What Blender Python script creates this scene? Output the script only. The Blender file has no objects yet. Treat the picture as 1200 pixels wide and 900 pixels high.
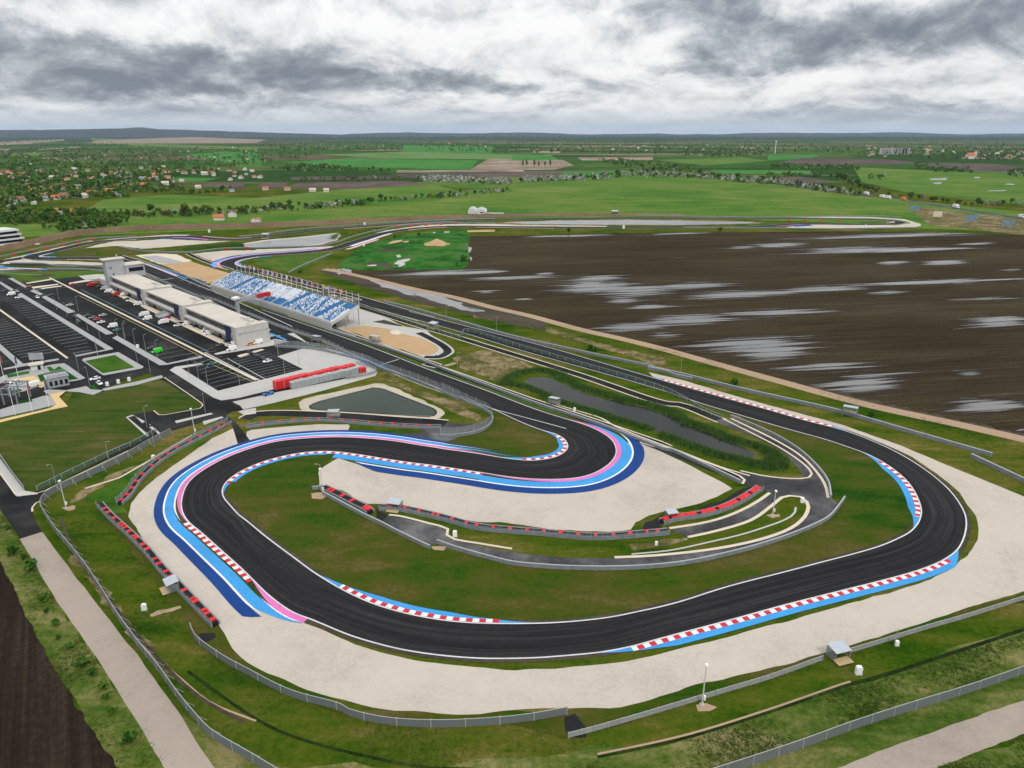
import bpy, bmesh, math, random
import numpy as np
from mathutils import Vector, Matrix
from mathutils.geometry import delaunay_2d_cdt
random.seed(7); RNG = np.random.default_rng(7)
SC = bpy.context.scene; COL = SC.collection
# ---------------------------------------------------------------- camera geometry (1200x900 survey pixels -> ground metres)
F = 832.0; H = 100.0; PITCH = math.atan((450-155)/F); CP, SP = math.cos(PITCH), math.sin(PITCH)
def G(p, z=0.0):
    dx, dy = (p[0]-600)/F, (450-p[1])/F
    y = CP+dy*SP; zz = -SP+dy*CP
    t = (z-H)/zz
    return np.array([dx*t, y*t])
def PX(w, z=0.0):
    rx, ry, rz = w[0], w[1], z-H
    d = ry*CP-rz*SP; u = ry*SP+rz*CP
    return (600+F*rx/d, 450-F*u/d)
def reg(ox, oy, s):
    def f(*pts):
        r = [(ox+p[0]/s, oy+p[1]/s) for p in pts]
        return r
    return f
A_=reg(0,140,4);B_=reg(300,140,4);C_=reg(600,140,4);D_=reg(900,140,4);E_=reg(0,260,4);F_=reg(240,260,4);G_=reg(480,260,4)
H_=reg(760,260,1200/440);I_=reg(0,400,4);J_=reg(240,400,4);K_=reg(480,400,4);L_=reg(720,480,4);M_=reg(0,600,3);N_=reg(300,600,3)
O_=reg(600,600,3);P_=reg(800,600,3);Q_=reg(0,255,7.5);R_=reg(140,255,7.5);S_=reg(280,235,7.5);T_=reg(420,235,7.5);U_=reg(560,235,1200/260)
V_=reg(800,235,4);W_=reg(0,325,7.5);X_=reg(0,400,7.5);Y_=reg(110,290,10);Z_=reg(210,330,10);AA=reg(230,290,1200/190);AB=reg(100,340,1200/140)
AC=reg(300,390,7.5);AD=reg(380,360,7.5);AE=reg(360,550,5);BA=reg(0,150,8);BB=reg(150,150,8);BC=reg(0,480,7.5);BD=reg(100,480,6);BE=reg(100,600,6)
BF=reg(560,690,6);BG=reg(740,560,1200/220);BH=reg(1020,210,1200/180)
def GW(pts, z=0.0): return np.array([G(p, z) for p in pts])
# ---------------------------------------------------------------- curves
def crom(P, n=8, closed=False):
    """centripetal Catmull-Rom, n samples per segment"""
    P = np.asarray(P, float); N = len(P)
    if closed: Q = np.vstack([P[-1], P, P[0], P[1]]); S = N
    else: Q = np.vstack([2*P[0]-P[1], P, 2*P[-1]-P[-2]]); S = N-1
    out = []
    for i in range(S):
        p0, p1, p2, p3 = Q[i:i+4]
        t0 = 0; t1 = t0+max(np.linalg.norm(p1-p0), 1e-6)**.5; t2 = t1+max(np.linalg.norm(p2-p1), 1e-6)**.5; t3 = t2+max(np.linalg.norm(p3-p2), 1e-6)**.5
        for k in range(n):
            t = t1+(t2-t1)*k/n
            a1 = (t1-t)/(t1-t0)*p0+(t-t0)/(t1-t0)*p1; a2 = (t2-t)/(t2-t1)*p1+(t-t1)/(t2-t1)*p2; a3 = (t3-t)/(t3-t2)*p2+(t-t2)/(t3-t2)*p3
            b1 = (t2-t)/(t2-t0)*a1+(t-t0)/(t2-t0)*a2; b2 = (t3-t)/(t3-t1)*a2+(t-t1)/(t3-t1)*a3
            out.append((t2-t)/(t2-t1)*b1+(t-t1)/(t2-t1)*b2)
    if not closed: out.append(Q[-2])
    return np.array(out)
def resample(P, step):
    P = np.asarray(P, float); d = np.r_[0, np.cumsum(np.linalg.norm(np.diff(P, axis=0), axis=1))]
    n = max(1, int(round(d[-1]/step))); t = np.linspace(0, d[-1], n+1)
    return np.c_[np.interp(t, d, P[:, 0]), np.interp(t, d, P[:, 1])]
def normals(P):
    T = np.gradient(P, axis=0); T /= np.linalg.norm(T, axis=1)[:, None]+1e-9
    return np.c_[-T[:, 1], T[:, 0]]        # left of travel
def offset(P, d): return P+normals(P)*(np.asarray(d)[:, None] if np.ndim(d) else d)
def rough_poly(W, amp=.25, step=2.0):
    W = np.asarray(W, float); R = resample(np.vstack([W, W[:1]]), step)[:-1]
    n = RNG.normal(0, 1, R.shape); n = (n+np.roll(n, 1, 0))*.6
    return R+n*amp
# ---------------------------------------------------------------- mesh helpers
def mk(name, V, Fc, mats=None, parent=None, midx=None, smooth=False, loc=None, uv=None, kind=None):
    V = np.asarray(V, float)
    if loc is not None: V = V-np.array([loc[0], loc[1], loc[2] if len(loc) > 2 else 0])
    me = bpy.data.meshes.new(name)
    me.from_pydata([tuple(v) for v in V], [], [tuple(int(i) for i in f) for f in Fc])
    if mats is not None:
        for m in (mats if isinstance(mats, (list, tuple)) else [mats]): me.materials.append(m)
    if midx is not None: me.polygons.foreach_set('material_index', np.asarray(midx, dtype=np.int32))
    if smooth: me.polygons.foreach_set('use_smooth', np.ones(len(me.polygons), bool))
    if uv is not None:
        l = me.uv_layers.new(name='UVMap'); vi = np.zeros(len(me.loops), dtype=np.int32); me.loops.foreach_get('vertex_index', vi)
        l.data.foreach_set('uv', np.asarray(uv, float)[vi].ravel())
    me.update()
    o = bpy.data.objects.new(name, me); COL.objects.link(o)
    if parent is not None: o.parent = parent
    if loc is not None and parent is None: o.location = (loc[0], loc[1], loc[2] if len(loc) > 2 else 0)
    if kind: o['kind'] = kind
    return o
def tag(o, label, cat, group=None):
    o['label'] = label; o['category'] = cat
    if group: o['group'] = group
    return o
def thing(name, label, cat, loc=(0, 0, 0), rz=0, group=None):
    o = bpy.data.objects.new(name, None); o.empty_display_size = .5; COL.objects.link(o)
    o.location = (loc[0], loc[1], loc[2] if len(loc) > 2 else 0); o.rotation_euler = (0, 0, rz)
    return tag(o, label, cat, group)
def dup(root, loc, rz=0, label=None, group=None, scale=None, mats=None):
    r = root.copy(); COL.objects.link(r); r.location = loc; r.rotation_euler = (0, 0, rz)
    if scale is not None: r.scale = scale if np.ndim(scale) else (scale,)*3
    if label: r['label'] = label
    if group: r['group'] = group
    for ch in list(root.children):
        c = ch.copy(); COL.objects.link(c); c.parent = r
        if mats and ch.name.split('.')[0] in mats:
            c.material_slots[0].link = 'OBJECT'; c.material_slots[0].material = mats[ch.name.split('.')[0]]
        for g in ch.children:
            d = g.copy(); COL.objects.link(d); d.parent = c
    return r
class MB:
    def __init__(s): s.v = []; s.f = []; s.m = []
    def add(s, V, Fc, m=0):
        b = len(s.v); s.v += [tuple(x) for x in V]; s.f += [tuple(b+i for i in f) for f in Fc]; s.m += [m]*len(Fc)
    def box(s, x0, x1, y0, y1, z0, z1, m=0, tr=None):
        V = [(x, y, z) for z in (z0, z1) for y in (y0, y1) for x in (x0, x1)]
        if tr: V = [tr(*p) for p in V]
        s.add(V, [(0, 2, 3, 1), (4, 5, 7, 6), (0, 1, 5, 4), (2, 6, 7, 3), (0, 4, 6, 2), (1, 3, 7, 5)], m)
    def tube(s, a, b, r0, r1=None, n=6, m=0, cap=True):
        a = Vector(a); b = Vector(b); r1 = r0 if r1 is None else r1
        d = (b-a).normalized(); u = d.orthogonal().normalized(); w = d.cross(u)
        V = [];
        for c, r in ((a, r0), (b, r1)):
            for k in range(n):
                t = 2*math.pi*k/n; V.append(tuple(c+(u*math.cos(t)+w*math.sin(t))*r))
        Fc = [(k, (k+1) % n, n+(k+1) % n, n+k) for k in range(n)]
        if cap: Fc += [tuple(range(n-1, -1, -1)), tuple(range(n, 2*n))]
        s.add(V, Fc, m)
    def prism(s, prof, y0, y1, m=0, tr=None):
        """profile in x,z extruded along y"""
        n = len(prof); V = [(x, y0, z) for x, z in prof]+[(x, y1, z) for x, z in prof]
        if tr: V = [tr(*p) for p in V]
        s.add(V, [tuple(range(n)), tuple(range(2*n-1, n-1, -1))]+[(k, n+k, n+(k+1) % n, (k+1) % n) for k in range(n)], m)
    def build(s, name, mats, parent=None, **k): return mk(name, s.v, s.f, mats, parent, midx=s.m, **k)
def fill(W):
    W = [Vector((p[0], p[1])) for p in W]; n = len(W)
    V, _, Fc, *_ = delaunay_2d_cdt(W, [(i, (i+1) % n) for i in range(n)], [], 1, 1e-4)
    out = []
    for f in Fc:
        a, b, c = (V[i] for i in f[:3])
        out.append(tuple(f) if (b-a).cross(c-a) > 0 else tuple(f[::-1]))
    return np.array([(v.x, v.y) for v in V]), out
ZC = [0]
def sheet(name, W, z, m, kind='structure', rough=0, step=2.0):
    ZC[0] += 4e-5; z = z+ZC[0]
    W = np.asarray(W, float)
    if rough: W = rough_poly(W, rough, step)
    V, Fc = fill(W)
    return mk(name, np.c_[V, np.full(len(V), z)], Fc, m, kind=kind)
def slab(name, W, z0, z1, m, kind='structure', parent=None, loc=None):
    W = np.asarray(W, float); n = len(W)
    area = sum(W[i][0]*W[(i+1) % n][1]-W[(i+1) % n][0]*W[i][1] for i in range(n))
    if area < 0: W = W[::-1]
    T, Fc = fill(W); k = len(T)
    V = [(p[0], p[1], z1) for p in T]+[(p[0], p[1], z1) for p in W]+[(p[0], p[1], z0) for p in W]
    Fc = list(Fc)+[(k+i, k+n+i, k+n+(i+1) % n, k+(i+1) % n) for i in range(n)]
    return mk(name, V, Fc, m, kind=kind, parent=parent, loc=loc)
def strip(name, L, R, z, m, kind='structure', h=None):
    """ribbon between two equally sampled edges, uv = metres along / metres across"""
    ZC[0] += 4e-5; z = z+ZC[0]
    L = np.asarray(L); R = np.asarray(R); n = len(L); c = (L+R)/2
    d = np.r_[0, np.cumsum(np.linalg.norm(np.diff(c, axis=0), axis=1))]
    w = np.linalg.norm(L-R, axis=1)
    V = np.vstack([np.c_[L, np.full(n, z)], np.c_[R, np.full(n, z)]]); uv = np.vstack([np.c_[d, np.zeros(n)], np.c_[d, w]])
    Fc = []
    for i in range(n-1):
        a, b, cc, dd = L[i], R[i], R[i+1], L[i+1]
        q = (i, n+i, n+i+1, i+1)
        s_ = (b[0]-a[0])*(dd[1]-a[1])-(b[1]-a[1])*(dd[0]-a[0])
        Fc.append(q if s_ > 0 else q[::-1])
    return mk(name, V, Fc, m, uv=uv, kind=kind)
def ribbon(name, C, w, z, m, kind='structure', step=3.0, smooth=True):
    C = np.asarray(C, float); C = resample(crom(C, 10) if smooth and len(C) > 2 else C, step)
    return strip(name, offset(C, w/2), offset(C, -w/2), z, m, kind)
def wallmesh(P, z0, z1, t, tilt=0.0):
    """solid wall of thickness t along polyline P"""
    P = np.asarray(P, float); n = len(P); L = offset(P, t/2); R = offset(P, -t/2)
    V = np.vstack([np.c_[L, np.full(n, z0)], np.c_[R, np.full(n, z0)], np.c_[L+normals(P)*tilt, np.full(n, z1)], np.c_[R+normals(P)*tilt, np.full(n, z1)]])
    Fc = []
    for i in range(n-1):
        a, b, c, d = i, n+i, 2*n+i, 3*n+i
        Fc += [(c, c+1, a+1, a)[::-1], (b, b+1, d+1, d), (c, d, d+1, c+1), (a, a+1, b+1, b)]
    Fc += [(0, 2*n, 3*n, n)[::-1], (n-1, 2*n-1, 4*n-1, 3*n-1)[::-1]]
    return V, Fc
# ---------------------------------------------------------------- materials
def srgb(r, g, b):
    f = lambda c: c/12.92 if c <= .04045 else ((c+.055)/1.055)**2.4
    return (f(r/255), f(g/255), f(b/255), 1)
class NT:
    def __init__(s, name):
        s.m = bpy.data.materials.new(name); s.m.use_nodes = True; s.t = s.m.node_tree; s.b = s.t.nodes['Principled BSDF']
        s.b.inputs['Specular IOR Level'].default_value = .25
    def n(s, typ, **kw):
        nd = s.t.nodes.new(typ)
        for k, v in kw.items():
            if k in nd.inputs: 
                if hasattr(v, 'is_output') or isinstance(v, bpy.types.NodeSocket): s.t.links.new(v, nd.inputs[k])
                else: nd.inputs[k].default_value = v
            else: setattr(nd, k, v)
        return nd
    def l(s, a, b): s.t.links.new(a, b)
    def pos(s): return s.n('ShaderNodeNewGeometry').outputs['Position']
    def mapping(s, vec, scale=(1, 1, 1), rot=(0, 0, 0)):
        return s.n('ShaderNodeMapping', Vector=vec, Scale=scale, Rotation=rot).outputs[0]
    def noise(s, vec, scale, detail=4, rough=.6, dist=0):
        return s.n('ShaderNodeTexNoise', Vector=vec, Scale=scale, Detail=detail, Roughness=rough, Distortion=dist).outputs[0]
    def math(s, op, a, b=None, c=None, clamp=False):
        nd = s.t.nodes.new('ShaderNodeMath'); nd.operation = op; nd.use_clamp = clamp
        for i, v in enumerate((a, b, c)):
            if v is None: continue
            if isinstance(v, bpy.types.NodeSocket): s.l(v, nd.inputs[i])
            else: nd.inputs[i].default_value = v
        return nd.outputs[0]
    def ramp(s, fac, stops, interp='LINEAR'):
        nd = s.t.nodes.new('ShaderNodeValToRGB'); e = nd.color_ramp.elements; nd.color_ramp.interpolation = interp
        while len(e) < len(stops): e.new(.5)
        for el, (p, c) in zip(e, stops): el.position = p; el.color = c if len(c) == 4 else (*c, 1)
        s.l(fac, nd.inputs[0]); return nd.outputs[0]
    def mix(s, f, a, b, typ='MIX'):
        nd = s.t.nodes.new('ShaderNodeMix'); nd.data_type = 'RGBA'; nd.blend_type = typ
        for i, v in ((0, f), (6, a), (7, b)):
            if isinstance(v, bpy.types.NodeSocket): s.l(v, nd.inputs[i])
            else: nd.inputs[i].default_value = v if np.ndim(v) == 0 or len(v) == 4 else (*v, 1)
        return nd.outputs[2]
    def mr(s, v, a, b, c=0, d=1, smooth=True):
        nd = s.t.nodes.new('ShaderNodeMapRange'); nd.interpolation_type = 'SMOOTHSTEP' if smooth else 'LINEAR'
        s.l(v, nd.inputs[0])
        for i, x in enumerate((a, b, c, d)): nd.inputs[i+1].default_value = x
        return nd.outputs[0]
    def bump(s, hgt, strength=.4, dist=.1):
        nd = s.n('ShaderNodeBump', Strength=strength, Distance=dist, Height=hgt); s.l(nd.outputs[0], s.b.inputs['Normal'])
    def col(s, c):
        if isinstance(c, bpy.types.NodeSocket): s.l(c, s.b.inputs['Base Color'])
        else: s.b.inputs['Base Color'].default_value = c if len(c) == 4 else (*c, 1)
    def rough(s, r):
        if isinstance(r, bpy.types.NodeSocket): s.l(r, s.b.inputs['Roughness'])
        else: s.b.inputs['Roughness'].default_value = r
def plain(name, c, rough=.6, var=.12, scale=1.5, metal=0.0, spec=.25, obj=False, streak=None):
    k = NT(name); p = k.n('ShaderNodeTexCoord').outputs['Object'] if obj else k.pos()
    if streak: p = k.mapping(p, streak)
    f = k.noise(p, scale, 5, .65)
    c0 = tuple(x*(1-var*1.6) for x in c[:3]); c1 = tuple(min(1, x*(1+var*1.2)) for x in c[:3])
    k.col(k.ramp(f, [(.25, c0), (.75, c1)])); k.rough(rough); k.b.inputs['Metallic'].default_value = metal
    k.b.inputs['Specular IOR Level'].default_value = spec
    return k.m
def grass_mat(name, stops, s1=.012, s2=.09, s3=.9, bias=0.0, aniso=None, bumpk=.5):
    k = NT(name); p = k.pos(); p2 = k.mapping(p, aniso[0], (0, 0, aniso[1])) if aniso else p
    a = k.noise(p, s1, 5, .62, .6); b = k.noise(p2, s2, 6, .68, .3); c = k.noise(p, s3*.8, 6, .82)
    f = k.math('ADD', k.math('MULTIPLY', a, .34), k.math('ADD', k.math('MULTIPLY', b, .36), k.math('MULTIPLY', c, .30)))
    f = k.math('ADD', k.math('MULTIPLY', k.math('SUBTRACT', f, .5), 2.3), .5+bias)
    k.col(k.ramp(f, stops)); k.rough(.95); k.b.inputs['Specular IOR Level'].default_value = .05
    k.bump(k.math('ADD', c, b), bumpk, .35)
    return k.m
# ---------------------------------------------------------------- material library
GR_STOPS = [(.24, (0.01008, 0.0384, 0.002)), (.38, (0.02772, 0.0624, 0.004)), (.49, (0.05544, 0.0792, 0.007)), (.58, (0.08316, 0.084, 0.014)), (.70, (0.1449, 0.1176, 0.038))]
def ground_material():
    k = NT('ground_grass'); p = k.pos(); sep = k.n('ShaderNodeSeparateXYZ', Vector=p)
    p2 = k.mapping(p, (.5, 1.6, 1), (0, 0, math.radians(-33)))
    a = k.noise(p, .014, 5, .62, .6); b = k.noise(p2, .07, 6, .7, .4); c = k.noise(p, .7, 6, .82)
    f = k.math('ADD', k.math('MULTIPLY', a, .36), k.math('ADD', k.math('MULTIPLY', b, .35), k.math('MULTIPLY', c, .29)))
    f = k.math('ADD', k.math('MULTIPLY', k.math('SUBTRACT', f, .5), 2.3), .5); near = k.ramp(f, GR_STOPS)
    # beyond the circuit: farmland patchwork
    vo = k.n('ShaderNodeTexVoronoi', Vector=k.mapping(p, (.0011, .0026, 1), (0, 0, .25)), Scale=1.0); vo.feature = 'F1'
    wn = k.n('ShaderNodeTexWhiteNoise', Vector=vo.outputs['Position']); wn.noise_dimensions = '3D'
    fields = k.ramp(wn.outputs[0], [(0, (.020, .055, .012)), (.22, (.035, .095, .016)), (.45, (.060, .105, .024)), (.60, (.075, .11, .03)), (.72, (.115, .088, .058)), (.84, (.20, .155, .11)), (.92, (.040, .09, .02))], 'CONSTANT')
    fn = k.noise(k.mapping(p, (1, 2.5, 1)), .006, 6, .7)
    fields = k.mix(k.mr(fn, .52, .60), fields, (.016, .036, .011))
    fields = k.mix(k.mr(k.noise(p, .03, 5, .7), .45, .62, 0, .45), fields, (.05, .085, .02))
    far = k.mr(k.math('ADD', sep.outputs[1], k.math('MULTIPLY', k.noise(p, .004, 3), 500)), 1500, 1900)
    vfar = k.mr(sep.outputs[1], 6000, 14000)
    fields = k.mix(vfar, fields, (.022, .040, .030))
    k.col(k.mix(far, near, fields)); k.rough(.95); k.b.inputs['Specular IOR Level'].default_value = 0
    k.bump(k.math('ADD', c, b), .5, .35)
    return k.m
def asphalt_mat(name, base=.020, streaks=True, warm=0):
    k = NT(name); p = k.pos()
    if streaks:
        uv = k.n('ShaderNodeUVMap').outputs[0]
        s1 = k.noise(k.mapping(uv, (.012, .9, 1)), 1.0, 6, .68, .2); s2 = k.noise(k.mapping(uv, (.05, 3.0, 1)), 1.0, 4, .7)
        f = k.math('ADD', k.math('MULTIPLY', s1, .6), k.math('MULTIPLY', s2, .25))
    else:
        f = k.math('MULTIPLY', k.noise(p, .06, 6, .65, .3), .85)
    f = k.math('ADD', f, k.math('MULTIPLY', k.noise(p, .5, 5, .75), .15))
    b = base
    if streaks:
        ya = k.n('ShaderNodeSeparateXYZ', Vector=uv).outputs[1]
        for sy in (4.1, 8.3):
            ln = k.math('LESS_THAN', k.math('ABSOLUTE', k.math('SUBTRACT', ya, sy)), .10); f = k.math('ADD', f, k.math('MULTIPLY', ln, .06))
        f = k.math('ADD', f, k.math('MULTIPLY', k.math('SUBTRACT', k.noise(k.mapping(uv, (.004, .12, 1)), 1, 3), .5), .16))
    k.col(k.ramp(f, [(.34, (b*.5, b*.5, b*.53)), (.47, (b*.95, b*.95, b)), (.56, (b*1.7, b*1.68, b*1.72)), (.68, (b*3.2, b*3.1, b*3.1))]))
    k.rough(.8); k.b.inputs['Specular IOR Level'].default_value = .06
    k.bump(k.noise(p, 6, 3), .15, .02)
    return k.m
def gravel_mat(name, c, dark=.72):
    k = NT(name); p = k.pos()
    a = k.noise(p, .035, 5, .6, .5); b = k.noise(p, 1.1, 5, .8); c2 = k.noise(p, .22, 5, .75, .5)
    f = k.math('ADD', k.math('MULTIPLY', a, .4), k.math('ADD', k.math('MULTIPLY', b, .35), k.math('MULTIPLY', c2, .25)))
    k.col(k.ramp(f, [(.32, tuple(x*dark for x in c)), (.5, c), (.66, tuple(x*1.13 for x in c))]))
    k.rough(.95); k.b.inputs['Specular IOR Level'].default_value = .05; k.bump(b, .5, .12)
    return k.m
def soil_mat(name, wet=False, rot=-10, c0=(.013, .009, .005), c1=(.036, .0275, .016), c2=(.072, .058, .034)):
    k = NT(name); p = k.pos(); q = k.mapping(p, (1, 1, 1), (0, 0, math.radians(rot)))
    row = k.noise(k.mapping(q, (.010, .55, 1)), 1, 8, .80, .2); big = k.noise(k.mapping(q, (.3, 1.2, 1)), .02, 5, .65, .4); fi = k.noise(p, .7, 4, .75)
    f = k.math('ADD', k.math('MULTIPLY', row, .45), k.math('ADD', k.math('MULTIPLY', big, .30), k.math('MULTIPLY', fi, .25)))
    c = k.ramp(f, [(.34, c0), (.48, c1), (.60, c2), (.72, (c2[0]*1.25, c2[1]*1.3, c2[2]*1.2))])
    c = k.mix(k.mr(k.noise(k.mapping(q, (.006, .05, 1)), 1, 5, .7), .55, .68, 0, .5), c, (.06, .065, .022))
    if not wet:
        k.col(c); k.rough(.95); k.b.inputs['Specular IOR Level'].default_value = .05; k.bump(f, .8, .4); return k.m
    at = k.n('ShaderNodeAttribute'); at.attribute_name = 'wet'
    n1 = k.noise(k.mapping(q, (.009, .30, 1)), 1, 8, .74, .6)
    w = k.mr(k.math('ADD', at.outputs['Fac'], k.math('MULTIPLY', k.math('SUBTRACT', n1, .5), 3.7)), .50, .85)
    mud = k.mr(k.math('ADD', at.outputs['Fac'], k.math('MULTIPLY', k.math('SUBTRACT', n1, .5), 2.6)), .1, .6)
    k.col(k.mix(w, k.mix(mud, c, (.030, .024, .019)), (.11, .108, .105)))
    k.l(k.mr(w, 0, 1, .95, .22, False), k.b.inputs['Roughness']); k.l(k.mr(w, 0, 1, .0, .45, False), k.b.inputs['Specular IOR Level'])
    nd = k.n('ShaderNodeBump', Distance=.4, Height=f); k.l(k.mr(w, 0, 1, .8, .0, False), nd.inputs['Strength']); k.l(nd.outputs[0], k.b.inputs['Normal'])
    return k.m
def water_mat(name, c, rough=.08, spec=.5):
    k = NT(name); p = k.pos()
    n = k.noise(k.mapping(p, (.6, 1.2, 1)), .8, 4, .6)
    k.col(k.ramp(k.noise(p, .05, 4), [(.3, tuple(x*.75 for x in c)), (.7, tuple(x*1.2 for x in c))])); k.rough(rough); k.b.inputs['Specular IOR Level'].default_value = spec
    k.bump(n, .06, .05); return k.m
def mesh_mat(name, c, opac):
    k = NT(name); k.col(c); k.rough(.55); tr = k.n('ShaderNodeBsdfTransparent'); mx = k.n('ShaderNodeMixShader'); mx.inputs[0].default_value = opac
    k.l(tr.outputs[0], mx.inputs[1]); k.l(k.b.outputs[0], mx.inputs[2]); k.l(mx.outputs[0], k.t.nodes['Material Output'].inputs[0]); return k.m
def leaf_mat(name, stops):
    k = NT(name); oi = k.n('ShaderNodeObjectInfo').outputs['Random']; p = k.pos()
    f = k.math('ADD', k.math('MULTIPLY', k.noise(p, .55, 3, .7), .7), k.math('MULTIPLY', oi, .3))
    k.col(k.ramp(f, stops)); k.rough(.8); k.b.inputs['Specular IOR Level'].default_value = .1; return k.m
def kerb_mat(name, ca, cb, period):
    k = NT(name); uv = k.n('ShaderNodeSeparateXYZ', Vector=k.n('ShaderNodeUVMap').outputs[0]).outputs[0]
    s = k.math('GREATER_THAN', k.math('FRACT', k.math('DIVIDE', uv, period)), .5)
    w = k.noise(k.pos(), 1.2, 5, .75)
    k.col(k.mix(k.mr(w, .55, .8, 0, .25), k.mix(s, ca, cb), (.12, .12, .12))); k.rough(.6); return k.m
def paint_mat(name, c):
    k = NT(name); p = k.pos(); w = k.noise(p, .7, 6, .75); v = k.noise(p, .06, 3)
    c2 = k.ramp(v, [(.3, tuple(x*.88 for x in c)), (.7, tuple(min(1, x*1.08) for x in c))])
    k.col(k.mix(k.mr(k.noise(k.mapping(p, (.3, .3, 1)), 1.0, 7, .8, 1.5), .47, .70, 0, .5), k.mix(k.mr(w, .55, .8, 0, .3), c2, (.10, .11, .13)), tuple(x*.45+.03 for x in c))); k.rough(.7); k.b.inputs['Specular IOR Level'].default_value = .1; return k.m
MT = {}
MT['ground'] = ground_material()
MT['track'] = asphalt_mat('track_asphalt', .0155); MT['asphalt'] = asphalt_mat('dark_asphalt', .0135, False); MT['old_asphalt'] = asphalt_mat('grey_asphalt', .055, False)
MT['lot'] = asphalt_mat('parking_asphalt', .009, False); MT['asphalt_mid'] = asphalt_mat('service_asphalt', .050, False)
MT['gravel'] = gravel_mat('beige_gravel', (.44, .392, .338)); MT['farmroad'] = gravel_mat('crushed_stone', (.31, .262, .22)); MT['sand'] = gravel_mat('tan_sand', (.40, .27, .15), .75)
MT['dirtroad'] = gravel_mat('dirt_road', (.33, .235, .16)); MT['concrete'] = gravel_mat('pale_concrete', (.40, .39, .37), .86); MT['cream'] = gravel_mat('cream_concrete', (.55, .48, .38), .86)
MT['paving'] = gravel_mat('grey_paving', (.31, .31, .31), .86); MT['yellowpath'] = gravel_mat('yellow_paving', (.55, .40, .20), .9); MT['rock'] = gravel_mat('riprap_stone', (.42, .37, .30), .35)
MT['soil'] = soil_mat('ploughed_soil', False, 58, (.007, .005, .003), (.019, .013, .009), (.046, .034, .023)); MT['wetsoil'] = soil_mat('flooded_soil', True)
MT['bank'] = soil_mat('earth_bank_soil', False, 20, (.07, .045, .028), (.14, .095, .06), (.20, .145, .09))
MT['mud'] = soil_mat('dark_mud', False, 0, (.02, .016, .012), (.05, .04, .03), (.09, .075, .055))
MT['pond'] = water_mat('pond_water', (.012, .015, .012), .12, .10); MT['greenpond'] = water_mat('green_pond_water', (.020, .034, .022), .25, .10); MT['greywater'] = water_mat('grey_water', (.16, .16, .165), .25, .4)
MT['verge'] = grass_mat('verge_grass', [(.26, (.012, .050, .003)), (.42, (.030, .088, .006)), (.55, (.052, .104, .010)), (.70, (.10, .11, .026))])
MT['olive'] = grass_mat('infield_grass', [(.22, (.006, .036, .001)), (.36, (.018, .056, .002)), (.48, (.040, .062, .004)), (.58, (.060, .060, .009)), (.70, (.092, .076, .024))], s1=.02, aniso=((.6, 1.5, 1), .3))
MT['lawn'] = grass_mat('left_lawn_grass', [(.22, (.008, .032, .002)), (.38, (.022, .054, .004)), (.50, (.042, .064, .007)), (.60, (.060, .064, .013)), (.72, (.095, .085, .032))], s1=.03, s2=.16, aniso=((.25, 1.9, 1), 1.05))
MT['rough_grass'] = grass_mat('rough_grass', [(.20, (.012, .036, .003)), (.34, (.034, .070, .006)), (.45, (.066, .098, .015)), (.54, (.105, .118, .030)), (.66, (.19, .165, .07))], s1=.035, s2=.14, aniso=((.5, 1.3, 1), -.3))
MT['dry'] = grass_mat('dry_grass', [(.36, (.05, .06, .015)), (.46, (.10, .085, .03)), (.54, (.16, .125, .06)), (.64, (.24, .19, .11))], s1=.05, s2=.2)
MT['ditch'] = grass_mat('shaded_ditch_grass', [(.36, (.006, .014, .003)), (.5, (.014, .028, .005)), (.64, (.035, .05, .012))])  # flat ditch ribbon: the ditch's shade is put into this dark green
MT['lush'] = grass_mat('lush_grass', [(.36, (.008, .045, .004)), (.46, (.012, .085, .006)), (.54, (.022, .12, .010)), (.62, (.06, .11, .025))], s1=.02, s2=.06, s3=.3)
MT['meadow'] = grass_mat('meadow_grass', [(.28, (.026, .090, .006)), (.42, (.050, .128, .010)), (.54, (.082, .142, .016)), (.70, (.15, .165, .045))], s1=.006, s2=.03, s3=.15, aniso=((.4, 1.6, 1), .1))
MT['crop'] = grass_mat('crop_green', [(.35, (.022, .115, .014)), (.5, (.036, .155, .02)), (.65, (.055, .175, .03))], s1=.004, s2=.012, s3=.1)
MT['crop_pale'] = grass_mat('crop_pale_green', [(.35, (.06, .13, .03)), (.5, (.085, .17, .04)), (.65, (.12, .18, .06))], s1=.004, s2=.012, s3=.1)
MT['fallow'] = grass_mat('fallow_soil', [(.35, (.13, .10, .07)), (.5, (.21, .165, .12)), (.65, (.30, .235, .18))], s1=.004, s2=.012, s3=.1)
MT['farsoil'] = grass_mat('far_soil', [(.35, (.045, .033, .03)), (.5, (.075, .056, .05)), (.65, (.11, .085, .07))], s1=.004, s2=.012, s3=.1)
MT['tuft'] = leaf_mat('tuft_blade', [(.25, (.016, .045, .004)), (.5, (.045, .080, .010)), (.75, (.13, .13, .045))])
MT['reed'] = leaf_mat('reed_leaf', [(.25, (.035, .085, .016)), (.5, (.085, .165, .035)), (.75, (.24, .22, .09))])
MT['white'] = paint_mat('white_paint', (.72, .72, .74)); MT['pink'] = paint_mat('pink_paint', (.64, .15, .42)); MT['blue'] = paint_mat('light_blue_paint', (.045, .275, .60)); MT['navy'] = paint_mat('navy_paint', (.006, .042, .19))
MT['line'] = paint_mat('line_paint', (.55, .55, .56)); MT['faintline'] = paint_mat('worn_line_paint', (.30, .30, .31)); MT['yellow'] = paint_mat('yellow_line_paint', (.30, .26, .10)); MT['teal'] = paint_mat('teal_line_paint', (.10, .22, .27))
MT['kerb'] = kerb_mat('red_white_kerb_paint', (.50, .014, .03, 1), (.66, .66, .66, 1), 2.9)
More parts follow.
